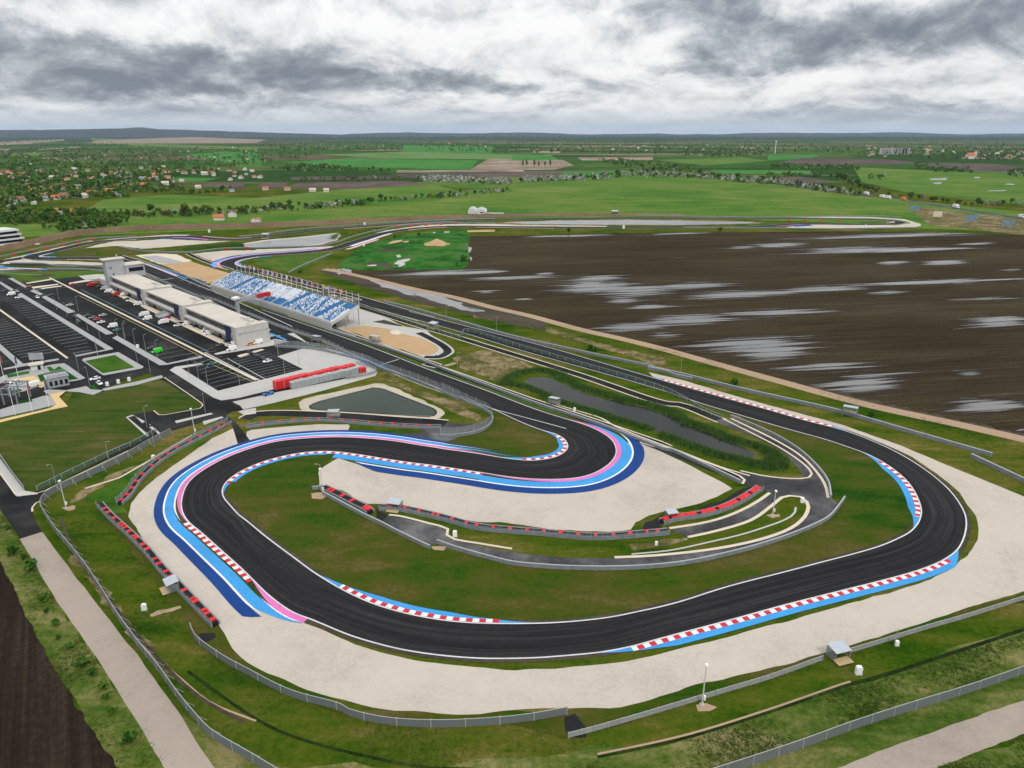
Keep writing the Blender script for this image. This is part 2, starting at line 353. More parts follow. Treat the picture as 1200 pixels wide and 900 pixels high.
MT['barrier'] = plain('galvanised_barrier', (.20, .22, .24), .5, .2, .6, .0, .3); MT['concrete_wall'] = plain('barrier_concrete', (.30, .30, .30), .8, .15, .5)
MT['fence'] = mesh_mat('fence_mesh', (.185, .205, .22, 1), .62); MT['debris'] = mesh_mat('debris_net', (.26, .285, .30, 1), .34); MT['greenmesh'] = mesh_mat('green_fence_mesh', (.10, .17, .13, 1), .35)
MT['steel'] = plain('steel_post', (.40, .41, .42), .45, .1, 1, .3, .4, True); MT['pole'] = plain('pole_concrete', (.55, .54, .52), .7, .1, 1, 0, .3, True)
MT['tyre'] = plain('black_rubber', (.010, .010, .011), .85, .3, 2); MT['redwrap'] = plain('red_cover', (.60, .012, .018), .5, .15, 1)
MT['ply'] = plain('plywood', (.42, .31, .17), .8, .15, 2, obj=True); MT['sheetmetal'] = plain('roof_sheet', (.42, .46, .50), .35, .12, 1, .3, .5, True)
MT['whitebox'] = plain('white_enamel', (.80, .80, .79), .5, .05, 2, obj=True)
MT['wall'] = plain('pit_wall_concrete', (.50, .485, .46), .8, .08, .5); MT['roof'] = plain('pit_roof_membrane', (.50, .455, .40), .85, .08, .12); MT['grey'] = plain('grey_panel', (.36, .37, .39), .6, .1, .5)
MT['glass'] = plain('dark_glass', (.010, .014, .022), .25, .2, .5, 0, .3); MT['door'] = plain('garage_door_grey', (.22, .23, .25), .5, .1, 1); MT['banner'] = plain('dark_blue_banner', (.02, .03, .075), .6, .8, .9); MT['whitewall'] = plain('white_render', (.58, .58, .57), .7, .08, .5)
MT['seatblue'] = plain('blue_seat', (.06, .22, .46), .5, .12, 1); MT['seatwhite'] = plain('white_seat', (.74, .77, .82), .5, .06, 1)
MT['bark'] = plain('bark', (.06, .045, .032), .9, .25, 3, obj=True)
MT['leaf'] = leaf_mat('leaf_green', [(.25, (.014, .046, .005)), (.5, (.034, .098, .009)), (.75, (.078, .155, .016))])
MT['leaf2'] = leaf_mat('leaf_olive', [(.25, (.028, .062, .007)), (.5, (.072, .125, .014)), (.75, (.135, .175, .026))])
MT['blossom'] = leaf_mat('leaf_silver', [(.25, (.15, .17, .13)), (.5, (.28, .30, .25)), (.75, (.42, .43, .37))])
MT['leafrust'] = leaf_mat('leaf_rust', [(.25, (.06, .045, .025)), (.5, (.13, .085, .05)), (.75, (.19, .13, .08))])
MT['containergrey'] = plain('grey_container', (.30, .33, .34), .5, .15, .8); MT['containerred'] = plain('red_container', (.58, .015, .02), .45, .12, .8)
MT['red'] = plain('red_paint', (.50, .015, .02), .4, .1, 1)
MT['forest'] = grass_mat('far_forest', [(.35, (.003, .009, .008)), (.5, (.006, .016, .012)), (.65, (.012, .024, .014))], s1=.0015, s2=.004, s3=.02)
# ---------------------------------------------------------------- world, sun, camera
SUN_EL, SUN_AZ = math.radians(52), math.radians(150)          # azimuth measured from +Y clockwise
w = bpy.data.worlds.new("World"); SC.world = w; w.use_nodes = True
class WT(NT):
    def __init__(s, tree): s.t = tree
k = WT(w.node_tree); bg = w.node_tree.nodes['Background']
sky = k.n('ShaderNodeTexSky'); sky.sky_type = 'NISHITA'; sky.sun_disc = False; sky.sun_elevation = SUN_EL; sky.sun_rotation = SUN_AZ; sky.air_density = 1.2; sky.dust_density = 2.5
d = k.n('ShaderNodeTexCoord').outputs['Generated']
sp = k.n('ShaderNodeSeparateXYZ', Vector=d); zz = k.math('MAXIMUM', sp.outputs[2], 0.0)
hl = k.math('SQRT', k.math('ADD', k.math('MULTIPLY', sp.outputs[0], sp.outputs[0]), k.math('ADD', k.math('MULTIPLY', sp.outputs[1], sp.outputs[1]), 1e-5)))
lnz = k.math('LOGARITHM', k.math('ADD', zz, .045), math.e)
def cloudvec(up):
    return k.n('ShaderNodeCombineXYZ', X=k.math('MULTIPLY', k.math('DIVIDE', sp.outputs[0], hl), 7.0), Y=k.math('MULTIPLY', k.math('DIVIDE', sp.outputs[1], hl), 7.0), Z=k.math('ADD', k.math('MULTIPLY', lnz, 1.75), up)).outputs[0]
def billow(up):
    v = cloudvec(up)
    return k.math('ADD', k.math('MULTIPLY', k.noise(v, .40, 2, .5, .3), .35), k.math('MULTIPLY', k.noise(v, 1.15, 9, .60, .35), .65))
n1 = billow(0.0); n1u = billow(.20)
emb = k.math('SUBTRACT', n1, n1u)
fine = k.noise(cloudvec(3.0), 4.0, 8, .68, .5)
wv = k.n('ShaderNodeTexNoise', Vector=cloudvec(7.0), Scale=1.3, Detail=7.0, Roughness=.62)
wsp = k.n('ShaderNodeSeparateXYZ', Vector=wv.outputs['Color'])
waz = k.math('MULTIPLY', k.math('SUBTRACT', wsp.outputs[0], .5), .34); wel = k.math('MULTIPLY', k.math('SUBTRACT', wsp.outputs[1], .5), .075)
az = k.math('ARCTAN2', sp.outputs[0], sp.outputs[1])
def blob(u, v, ru, rv):
    """soft cloud bank centred at the direction of survey pixel (u, v)"""
    dx, dy = (u-600)/F, (450-v)/F; y = CP+dy*SP; z = -SP+dy*CP; L = math.sqrt(dx*dx+y*y+z*z)
    a0 = math.atan2(dx, y); z0 = z/L
    e1 = k.math('DIVIDE', k.math('SUBTRACT', k.math('ADD', az, waz), a0), ru/F); e2 = k.math('DIVIDE', k.math('SUBTRACT', k.math('ADD', sp.outputs[2], wel), z0), rv/F)
    r = k.math('SQRT', k.math('ADD', k.math('MULTIPLY', e1, e1), k.math('MULTIPLY', e2, e2)))
    return k.mr(r, 1.0, 0.25)
bias = None
for (u, v, ru, rv, s) in [(170, 86, 320, 36, -.20), (200, 98, 170, 16, -.10), (520, 97, 140, 17, -.22), (60, 52, 190, 18, -.12), (930, 38, 190, 28, -.24), (800, 8, 170, 16, -.14), (1180, 20, 110, 55, -.20), (860, 72, 190, 11, -.15), (1080, 134, 280, 14, -.15), (250, 132, 300, 9, -.07), (640, 40, 240, 60, .10), (1090, 72, 160, 26, .10), (300, 36, 220, 28, .08), (620, 125, 300, 14, .05)]:
    t = k.math('MULTIPLY', blob(u, v, ru, rv), s); bias = t if bias is None else k.math('ADD', bias, t)
dens = k.math('ADD', k.math('ADD', k.math('ADD', k.math('MULTIPLY', k.math('SUBTRACT', n1, .5), .80), k.math('MULTIPLY', emb, 1.0)), k.math('MULTIPLY', k.math('SUBTRACT', fine, .5), .24)), k.math('ADD', bias, .525))
cl = k.ramp(dens, [(.20, (.20, .23, .275)), (.32, (.32, .35, .395)), (.42, (.50, .53, .57)), (.49, (.68, .70, .725)), (.57, (.86, .865, .87)), (.68, (1.02, 1.01, 1.0))])
cl = k.mix(k.mr(zz, .0, .040, .82, .0), cl, (.55, .61, .67))       # the layer thins to grey haze at the horizon
bright = k.mr(sp.outputs[2], .10, .95, 1.0, 1.9, False)                # overcast is brighter overhead
cl = k.mix(1.0, cl, k.n('ShaderNodeCombineXYZ', X=bright, Y=bright, Z=bright).outputs[0], 'MULTIPLY')
ten = k.mix(1.0, cl, (10, 10, 10), 'MULTIPLY')
w.node_tree.links.new(k.mix(.93, sky.outputs[0], ten), bg.inputs[0]); bg.inputs[1].default_value = .1
sun = bpy.data.lights.new('sun', 'SUN'); sun.energy = 1.5; sun.angle = math.radians(12); sun.color = (1, .955, .89)
so = bpy.data.objects.new('sun', sun); COL.objects.link(so)
sd = Vector((math.sin(SUN_AZ)*math.cos(SUN_EL), math.cos(SUN_AZ)*math.cos(SUN_EL), math.sin(SUN_EL)))
so.rotation_euler = sd.to_track_quat('Z', 'Y').to_euler(); so.location = (0, 0, 500)
cam = bpy.data.cameras.new('camera'); co = bpy.data.objects.new('camera', cam); COL.objects.link(co)
cam.sensor_width = 36; cam.lens = F/1200*36; cam.clip_start = .5; cam.clip_end = 200000
co.location = (0, 0, H); co.rotation_euler = (math.pi/2-PITCH, 0, 0); SC.camera = co
vs = SC.view_settings; vs.view_transform = 'Standard'; vs.look = 'None'; vs.gamma = 1; vs.exposure = 0.0
SC.cycles.use_denoising = True; SC.cycles.max_bounces = 6; SC.cycles.transparent_max_bounces = 16; SC.cycles.volume_bounces = 0
# haze: one closed box of even, thin air
k = NT('haze_air'); k.t.nodes.remove(k.b); pv = k.n('ShaderNodeVolumePrincipled'); pv.inputs['Density'].default_value = 1.7e-5; pv.inputs['Color'].default_value = (.60, .76, .97, 1)
k.l(pv.outputs[0], k.t.nodes['Material Output'].inputs['Volume'])
b = MB(); b.box(-46000, 46000, -3000, 46000, -1.0, 420); hz = b.build('haze', k.m, kind='stuff')
# ---------------------------------------------------------------- ground and fields
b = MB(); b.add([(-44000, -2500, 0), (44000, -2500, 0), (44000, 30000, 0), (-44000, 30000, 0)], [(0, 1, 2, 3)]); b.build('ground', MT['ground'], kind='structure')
def hill(name, prof, dist, depth):
    V = []; n = len(prof)
    for j, (fd, fh) in enumerate([(0, 0), (.15, .45), (.35, .9), (.5, 1), (.7, .8), (1, 0)]):
        for (u, h) in prof: V.append(((u-600)/F*dist*1.03, dist+depth*fd, h*fh+RNG.normal(0, 3)*(0 < fh)-2*(fh == 0)))
    Fc = [(j*n+i, j*n+i+1, (j+1)*n+i+1, (j+1)*n+i) for j in range(5) for i in range(n-1)]
    return mk(name, V, Fc, MT['forest'], smooth=True, kind='structure')
us = np.linspace(-300, 420, 60)
hill('hills', [(u, max(0, 168+10*math.sin(u/60)+26*math.exp(-((u-120)/55)**2)+RNG.normal(0, 4))*min(1, max(.12, (430-u)/230))) for u in us], 19000, 6000)
us = np.linspace(60, 330, 40)
hill('hills', [(u, 150*math.exp(-((u-172)/30)**2)+105*math.exp(-((u-185)/75)**2)+20) for u in us], 26000, 3500)
us = np.linspace(380, 1500, 90)
hill('hills', [(u, 62+24*math.sin(u/70)+18*math.sin(u/23)+RNG.normal(0, 6)) for u in us], 24000, 4000)
ZF = .02
def field(px, mat, z=ZF, name='field', rough=0, step=4): return sheet(name, GW(px), z, MT[mat], rough=rough, step=step)
# meadow belt beyond the circuit
field([(-500, 262), (60, 262), (110, 255), (300, 246), (420, 235), (560, 222), (640, 210), (760, 205), (830, 207), (900, 215), (1010, 230), (1100, 238), (1330, 262), (1400, 275), (1075, 268), (1000, 262), (800, 254), (560, 256), (420, 262), (300, 268), (100, 276), (-500, 290)], 'meadow', name='meadow')
field([(120, 234), (200, 228), (300, 232), (420, 220), (500, 214), (540, 224), (420, 238), (300, 246), (170, 252), (100, 246)], 'meadow', .03, 'meadow')
field([(480, 214), (620, 205), (640, 210), (560, 222)], 'meadow', .03, 'meadow')
field([(1000, 196), (1100, 200), (1330, 205), (1330, 245), (1200, 240), (1060, 225), (1010, 213)], 'meadow', .03, 'meadow')
field([(1060, 240), (1130, 250), (1330, 268), (1330, 282), (1200, 275), (1090, 264)], 'dry', .035, 'dry_meadow')
field(B_((690,122),(1120,128),(1095,157),(690,152)), 'crop', .03)
field(B_((590,185),(1040,192),(1005,237),(520,224)), 'crop', .03)
field(B_((120,200),(480,180),(585,185),(520,224),(300,215)), 'crop', .04)
field(B_((320,165),(700,150),(1300,165),(1200,188),(600,182)), 'crop_pale', .03)
field(B_((1090,184),(1440,190),(1490,215),(1400,235),(1000,237)), 'fallow', .03)
field(B_((165,270),(625,262),(700,275),(610,279),(165,284)), 'farsoil', .04); field(B_((190,296),(700,287),(815,305),(440,326),(150,322)), 'farsoil', .04)
field(B_((630,258),(1200,244),(1720,236),(1600,262),(1200,272),(720,275)), 'farsoil', .04); field(B_((20,295),(150,295),(130,322),(10,322)), 'farsoil', .04)
field(B_((660,238),(1250,236),(1260,244),(660,250)), 'fallow', .05)
field(C_((250,246),(560,240),(600,262),(200,270)), 'crop', .045); field(C_((0,168),(180,165),(220,190),(0,192)), 'crop', .03)
field(C_((305,178),(660,175),(660,190),(330,192)), 'fallow', .04); field(C_((100,145),(230,150),(220,158),(100,156)), 'fallow', .05)
field(C_((930,235),(1400,240),(1400,256),(960,252)), 'crop', .03); field(C_((680,190),(1080,178),(1200,195),(900,215)), 'meadow', .03)
field(D_((40,205),(160,180),(560,188),(700,200),(620,212),(250,215)), 'farsoil', .04); field(D_((620,205),(1000,205),(1300,230),(1300,248),(1000,245),(800,222)), 'farsoil', .05)
field(D_((0,165),(240,165),(200,185),(0,190)), 'crop', .035); field(D_((0,272),(150,268),(320,290),(150,308),(0,285)), 'farsoil', .06)
field(A_((400,112),(470,97),(900,82),(1250,95),(1200,110),(800,112)), 'fallow', .04); field(BB((540,250),(900,220),(1250,235),(1250,335),(900,320)), 'crop', .03); field(BB((420,460),(860,470),(700,500),(430,500)), 'crop', .03)
field(BB((690,525),(950,515),(960,552),(700,548)), 'leafless' if 0 else 'farsoil', .04); field(BB((950,515),(1070,512),(1100,570),(990,575)), 'farsoil', .05)
field(BA((0,130),(600,105),(610,118),(250,150),(0,160)), 'fallow', .04); field(BA((350,200),(600,182),(600,195),(370,205)), 'fallow', .04); field(BA((620,175),(760,178),(740,190),(640,188)), 'fallow', .04); field(BA((0,195),(100,195),(80,212),(0,212)), 'fallow', .04)
field(BA((390,280),(540,278),(540,292),(400,290)), 'fallow', .04)
for pts in (BA((850,95),(1250,110),(1250,150),(900,150)), BB((0,140),(1200,180),(1250,210),(600,180),(0,165)), BA((100,240),(400,230),(430,262),(120,270)), BB((1000,335),(1250,340),(1250,365),(980,360))): field(pts, 'meadow', .03, 'meadow')
# pools on the far wet meadow
for pts in (D_((755,277),(840,274),(835,284),(765,284)), D_((770,296),(815,294),(810,303),(780,302)), D_((965,270),(995,268),(990,276),(968,276)), D_((1030,332),(1120,331),(1110,335),(1035,336)), D_((1120,300),(1160,302),(1150,307),(1110,305))):
    field(pts, 'greywater', .05, 'meadow_pool', .6, 3)
# flooded ploughed field: dense grid carrying a wetness attribute
FIELD = [(550,277),(620,275.8),(690,273.6),(850,272),(1000,271),(1075,271.5),(1200,275.5),(1330,280),(1345,552),(1200,512),(907,445),(780,410.5),(680,385),(580,361.5),(480,338),(398,318.5),(420,317),(470,316.5),(543,315.5),(548,311),(549,298)]
sheet('ploughed_field', GW(FIELD), .03, MT['wetsoil'])
WET = [(520,320,58,3.2),(560,319,40,3),(600,326,60,2.2),(640,320.5,14,1.4),(700,326,35,3.5),(702,337,52,7),(745,341,50,8),(690,334,30,5),(808,335,48,4),(870,345,75,5),(961,339,65,3.2),(1090,331,120,2.6),(998,293,70,3.6),(1075,293,75,2.2),(1053,275.8,125,2.4),(914,287.5,34,2.7),(1145,285.7,24,1.3),(1108,307.7,28,3),(1185,317,16,1.6),(1160,350,48,1.6),(1174,377,38,7.5),(808,374,58,6),(907,367,68,4),(782,393,20,2),(881,402,66,8),(905,413,36,9),(965,430,62,4.2),(1013,451,50,13),(1138,438,24,3.4),(1160,474.5,42,9),(1199,503,7,3),(681,275.8,34,1.3),(794,274,42,1),(730,352.5,20,3),(762,359,24,3.5),(742,384,44,5),(775,392,14,2),(570,342,12,1.4),(615,350.5,10,1.2),(711,399,20,5),(675,389,17,3),(610,376,17,2),(548,279,8,.8),(640,277,30,.8),(1045,308,20,2.4),(870,290,20,2),(1040,343,24,2)]
Wd = GW(FIELD); x0, y0 = Wd.min(0); x1, y1 = Wd.max(0); x1 = min(x1, 760)
xs = np.arange(x0, x1, 4.0); ys = np.arange(y0, y1, 2.5); XX, YY = np.meshgrid(xs, ys)
def inside(X, Y, P):
    r = np.zeros(X.shape, bool); j = len(P)-1
    for i in range(len(P)):
        a, b_ = P[i], P[j]; c = ((a[1] > Y) != (b_[1] > Y)) & (X < (b_[0]-a[0])*(Y-a[1])/(b_[1]-a[1]+1e-12)+a[0]); r ^= c; j = i
    return r
ins = inside(XX, YY, Wd)
dd = YY*CP+H*SP; UU = 600+F*XX/dd; VV = 450-F*(YY*SP-H*CP)/dd
wet = np.zeros(XX.shape)
for (cx, cy, rx, ry) in WET: wet = np.maximum(wet, 1.0*np.exp(-.78*(((UU-cx)/rx)**2+((VV-cy+(UU-cx)*.035)/ry)**2)))
ny, nx = XX.shape; full = ins[:-1, :-1] & ins[1:, :-1] & ins[:-1, 1:] & ins[1:, 1:]
J, I2 = np.nonzero(full); fc = np.c_[J*nx+I2, J*nx+I2+1, (J+1)*nx+I2+1, (J+1)*nx+I2]
used = np.unique(fc); remap = -np.ones(nx*ny, int); remap[used] = np.arange(len(used))
o = mk('ploughed_field', np.c_[XX.ravel()[used], YY.ravel()[used], np.full(len(used), .05)], remap[fc], MT['wetsoil'], kind='structure')
at = o.data.attributes.new('wet', 'FLOAT', 'POINT'); at.data.foreach_set('value', wet.ravel()[used].astype(np.float32))
# mud and pools left of the field, lush corner
field([(400,319),(430,317),(545,315.5),(560,340),(640,372),(585,362),(480,338)], 'mud', .04, 'mud')
field([(370,316),(398,319),(480,338.5),(580,362),(640,378),(640,388),(560,372),(480,352),(420,334)], 'mud', .035, 'mud', .8)
for c in [(450,333,34,3.2),(500,347,38,3.6),(530,356,30,3),(470,341,20,2),(395,318,6,2.5),(407,317.5,6,2)]:
    t = np.linspace(0, 2*math.pi, 22, endpoint=False)
    field([(c[0]+c[2]*math.cos(a)*(1+.3*math.sin(3*a+c[0])), c[1]+c[2]*.30*math.cos(a)+c[3]*math.sin(a)*(1+.4*math.cos(5*a))) for a in t], 'greywater', .055, 'puddle', .5, 2.5)
field(T_((-180,560),(0,420),(200,350),(420,295),(600,272),(950,255),(978,320),(968,420),(978,560),(900,606),(400,606),(0,612),(-150,615)), 'lush', .045, 'lush_grass', .8)
for pts in (T_((340,530),(400,515),(455,512),(450,525),(400,545),(420,560),(380,580),(345,583),(360,565),(315,558)), T_((330,480),(360,475),(380,495),(345,502)), T_((80,568),(165,562),(150,575),(90,577)), T_((965,410),(1000,412),(985,450),(968,460)), T_((975,495),(1000,500),(990,540)), T_((750,272),(805,270),(795,285),(755,283)), T_((655,278),(680,277),(675,290),(652,288))):
    field(pts, 'greywater' if pts[0][0] > 470 else 'concrete', .06, 'puddle', .3, 2)
for pts in (T_((150,430),(430,425),(440,440),(250,450),(170,455)), T_((100,540),(300,560),(300,600),(30,560))): field(pts, 'mud', .058, 'mud', .5)
for pts in (T_((260,375),(300,355),(390,345),(380,362),(280,382)), T_((390,362),(450,352),(445,366),(395,370)), T_((960,262),(1200,256),(1200,274),(960,278))): field(pts, 'sand', .058, 'sand', .4)
# bottom left soil and farm roads
field(M_((-300,-100),(0,175),(60,290),(130,440),(230,620),(340,790),(430,930),(400,1100),(-300,1100)), 'soil', .03, 'ploughed_field', .18, 1.2)
field(M_((0,-20),(30,60),(70,100),(240,390),(420,640),(590,910),(420,920),(330,780),(220,600),(120,420),(50,270),(-40,120)), 'rough_grass', .025, 'rough_grass', .5, 2)
field(P_((180,900),(600,760),(1000,640),(1240,540),(1240,660),(900,770),(560,895),(500,940),(100,960)), 'rough_grass', .022, 'rough_grass', .5)
field(P_((-900,900),(-300,830),(0,800),(300,700),(600,610),(900,500),(1240,400),(1240,560),(1000,640),(600,760),(180,900),(60,950)), 'rough_grass', .024, 'rough_grass', .6)
field(M_((400,800),(640,700),(760,810),(1000,900),(1400,905),(1400,960),(900,960)), 'rough_grass', .023, 'rough_grass', .6)
field(P_((880,905),(1240,775),(1240,1000),(800,1000)), 'rough_grass', .03, 'rough_grass', .5)
def two_edge(name, Lp, Rp, z, m, jit=.05):
    n = 50
    def f(P):
        P = crom(GW(P), 12); d = np.r_[0, np.cumsum(np.linalg.norm(np.diff(P, axis=0), axis=1))]; t = np.linspace(0, d[-1], n); Q = np.c_[np.interp(t, d, P[:, 0]), np.interp(t, d, P[:, 1])]; return offset(Q, np.convolve(RNG.normal(0, jit*2, n), [.25, .5, .25], 'same'))
    return strip(name, f(Lp), f(Rp), z, MT[m])
two_edge('farm_road', M_((70,95),(200,310),(330,500),(470,720),(580,905),(650,1020)), M_((150,70),(280,245),(425,432),(600,665),(755,905),(830,1020)), .05, 'farmroad')
two_edge('farm_road', P_((400,960),(560,895),(750,820),(900,765),(1050,712),(1260,640)), P_((740,1000),(880,910),(980,865),(1080,828),(1160,796),(1280,750)), .05, 'farmroad')
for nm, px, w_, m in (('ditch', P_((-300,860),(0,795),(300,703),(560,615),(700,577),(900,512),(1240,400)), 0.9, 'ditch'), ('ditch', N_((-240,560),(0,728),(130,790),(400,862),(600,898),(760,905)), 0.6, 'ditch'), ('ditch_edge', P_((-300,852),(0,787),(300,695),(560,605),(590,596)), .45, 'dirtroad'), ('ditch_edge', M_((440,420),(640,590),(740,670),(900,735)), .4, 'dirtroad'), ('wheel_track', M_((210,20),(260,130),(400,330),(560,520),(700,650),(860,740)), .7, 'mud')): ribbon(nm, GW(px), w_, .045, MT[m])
field(H_((0,378),(100,412),(400,502),(800,612),(1240,712),(1240,690),(1000,630),(800,580),(400,470),(100,388),(0,356)), 'mud', .033, 'mud', .8)
ribbon('dirt_track', GW(F_((560,222),(640,236),(760,262))+G_((0,310),(200,352),(400,404),(560,440),(800,505),(1000,550),(1200,600))+H_((200,450),(400,505),(700,585),(1000,650),(1240,705))), 6.5, .07, MT['dirtroad'])
field(BG((0,430),(200,400),(360,380),(360,400),(180,440),(0,475)), 'dry', .03, 'dry_grass', .4, 2)
field(K_((-120,145),(0,215),(200,282),(330,345),(340,385),(250,350),(0,235),(-130,170)), 'dry', .03, 'dry_grass', .5, 2)
field(G_((200,640),(330,600),(420,610),(580,680),(430,750),(250,690)), 'dry', .03, 'dry_grass', .8, 2)
field(G_((300,450),(540,490),(900,590),(1200,680),(1200,640),(900,570),(560,470),(300,425)), 'dry', .03, 'dry_grass', 1.0)
field(I_((340,720),(480,650),(600,590),(700,560),(620,600),(480,690),(330,760)), 'dry', .03, 'dry_grass', .6, 2)
field(M_((260,150),(300,190),(480,420),(620,580),(560,560),(420,370),(250,170)), 'dry', .03, 'dry_grass', .7, 2)
# ---------------------------------------------------------------- the circuit: paired edge traces
def pr(f, *q):
    return list(zip(f(*q[0::2]), f(*q[1::2])))
def cat(*fs):      # helper: list of (fO, O, fI, I)
    return [(a(o)[0], b_(i)[0]) for a, o, b_, i in fs]
PAIRS = []
def add(fO, fI, *lst):
    for o, i in lst: PAIRS.append((fO(o)[0], fI(i)[0]))
add(G_, G_, ((0,420),(-60,437)), ((310,500),(210,508)), ((660,590),(500,598)), ((1000,690),(850,695)))
add(H_, H_, ((100,522),(54,542)), ((200,550),(150,576)), ((300,578),(250,606)), ((400,605),(350,636)), ((520,640),(460,668)), ((620,664),(560,695)), ((740,710),(640,722)), ((820,750),(695,742)), ((890,795),(750,770)), ((940,835),(805,810)), ((975,870),(842,852)))
add(P_, P_, ((993,0),(836,-12)), ((1001,40),(832,20)), ((997,75),(822,42)), ((985,110),(805,62)), ((965,140),(785,77)), ((920,172),(755,92)), ((860,198),(705,114)), ((800,218),(650,132)), ((700,245),(570,154)), ((600,270),(480,177)), ((500,295),(390,201)), ((400,320),(300,224)), ((300,347),(200,249)), ((200,375),(100,278)))
add(O_, O_, ((700,402),(613,307)), ((600,428),(525,331)), ((500,455),(440,349)), ((420,477),(360,366)), ((315,497),(270,378)), ((200,508),(180,386)), ((100,516),(90,390)), ((0,519),(0,391)))
add(N_, N_, ((800,519),(810,390)), ((700,513),(725,386)), ((600,502),(645,377)), ((500,485),(560,362)), ((420,465),(490,345)), ((330,438),(410,320)), ((250,405),(335,287)), ((190,380),(285,260)), ((140,362),(232,228)))
add(M_, M_, ((1000,340),(1090,200)), ((935,290),(1042,164)), ((887,242),(985,122)), ((850,205),(945,92)), ((800,160),(903,58)), ((750,115),(872,32)), ((700,70),(845,12)))
add(I_, J_, ((900,868),(150,800)), ((870,838),(130,777)), ((850,800),(112,757)), ((845,765),(98,740)), ((850,730),(88,720)), ((865,685),(86,698)), ((900,640),(95,674)), ((960,597),(113,652)), ((1040,553),(140,631)), ((1120,520),(170,612)))
add(J_, J_, ((250,490),(210,592)), ((330,470),(270,568)), ((400,460),(350,545)), ((500,452),(430,528)), ((600,448),(530,518)), ((700,450),(620,520)), ((800,457),(720,533)), ((900,468),(820,549)), ((1000,485),(920,565)), ((1100,500),(1020,578)))
add(K_, K_, ((150,503),(80,580)), ((300,522),(230,602)), ((435,545),(350,620)), ((530,556),(450,636)), ((580,558),(560,647)), ((640,551),(680,650)), ((680,542),(800,641)), ((715,525),(880,615)), ((735,505),(935,580)), ((738,487),(965,545)), ((720,457),(973,510)), ((680,435),(955,465)), ((625,420),(900,425)), ((560,397),(830,393)), ((480,362),(740,365)), ((370,310),(600,322)))
add(F_, F_, ((1200,820),(1300,782)), ((1030,755),(1130,722)), ((860,690),(960,657)), ((740,640),(850,614)), ((600,585),(700,558)), ((400,505),(470,480)), ((200,425),(270,412)))
NS = 6
ED_O = crom(np.array([G(p) for p, _ in PAIRS]), NS); ED_I = crom(np.array([G(q) for _, q in PAIRS]), NS)
def smooth(P, it=2):
    for _ in range(it): P = np.vstack([P[:1], .25*P[:-2]+.5*P[1:-1]+.25*P[2:], P[-1:]])
    return P
ED_O, ED_I = smooth(ED_O, 6), smooth(ED_I, 6)
ZT = .10
strip('race_track', ED_O, ED_I, ZT, MT['track'])
def outn(side):
    """outward normals of an edge (away from the asphalt)"""
    E, Ot = (ED_O, ED_I) if side == 'O' else (ED_I, ED_O)
    n = normals(E); s = np.sign(((E-Ot)*n).sum(1)); return E, n*s[:, None]
def nearest(side, px):
    E = ED_O if side == 'O' else ED_I; return int(np.argmin(((E-G(px))**2).sum(1)))
def band(name, side, p0, p1, d0, d1, z, m, ramp0=0, ramp1=0, step=None):
    """painted band beside the track edge between two survey points; d0, d1 = near and far offset in metres"""
    E, n = outn(side); i, j = sorted((nearest(side, p0), nearest(side, p1)))
    e, nn = E[i:j+1], n[i:j+1]; s = np.r_[0, np.cumsum(np.linalg.norm(np.diff(e, axis=0), axis=1))]; t = np.linspace(0, s[-1], max(3, int(s[-1]/1.5)))
    e = np.c_[np.interp(t, s, e[:, 0]), np.interp(t, s, e[:, 1])]; nn = np.c_[np.interp(t, s, nn[:, 0]), np.interp(t, s, nn[:, 1])]; nn /= np.linalg.norm(nn, axis=1)[:, None]
    k_ = np.ones(len(t))
    if nearest(side, p0) > nearest(side, p1): ramp0, ramp1 = ramp1, ramp0
    if ramp0: k_ = np.minimum(k_, np.clip(t/ramp0, 0.02, 1))
    if ramp1: k_ = np.minimum(k_, np.clip((s[-1]-t)/ramp1, 0.02, 1))
    lin = lambda d: d if np.ndim(d) == 0 else np.interp(t/s[-1], [0, 1], d if nearest(side, p0) < nearest(side, p1) else d[::-1])
    d0, d1 = lin(d0)+0*t, lin(d1)+0*t
    return strip(name, e+nn*d0[:, None], e+nn*(d0+(d1-d0)*k_)[:, None], z, MT[m])
# white edge lines along the whole of both edges
for side in 'OI':
    E, n = outn(side); strip('edge_line', E-n*.05, E-n*.42, .12, MT['line'])
    strip('track_shoulder', E+n*.9, E-n*.1, .075, MT['mud'])
def pt(f, *p): return f(p)[0]
# hairpin run-off (right hand), inner edge line
a, b_ = pt(K_, 745, 366), pt(J_, 640, 524)
pA, pB = pt(K_, 745, 366), pt(K_, 350, 620)
band('runoff_pink', 'I', pA, pB, 0, 1.45, .12, 'pink', 14, 22)
band('runoff_blue', 'I', pt(K_, 800, 380), pB, 1.45, 4.9, .12, 'blue', 26, 0)
band('runoff_blue', 'I', pB, pt(J_, 620, 522), 1.15, 4.3, .124, 'blue', 0, 0)
band('runoff_white', 'I', pt(K_, 925, 440), pt(J_, 730, 535), 4.9, 5.5, .124, 'white', 5, 3)
band('runoff_navy', 'I', pt(K_, 918, 436), pt(J_, 735, 536), 5.5, 9.0, .12, 'navy', 10, 10)
band('kerb_strip', 'I', pB, pt(J_, 108, 668), 0, 1.2, .135, 'kerb')
band('kerb_apron', 'I', pt(J_, 620, 520), pt(J_, 112, 660), 1.15, 2.5, .12, 'blue', 4, 0)
band('kerb_apron', 'I', pt(J_, 114, 652), pt(J_, 86, 718), 0, 2.5, .118, 'blue', 0, 16)
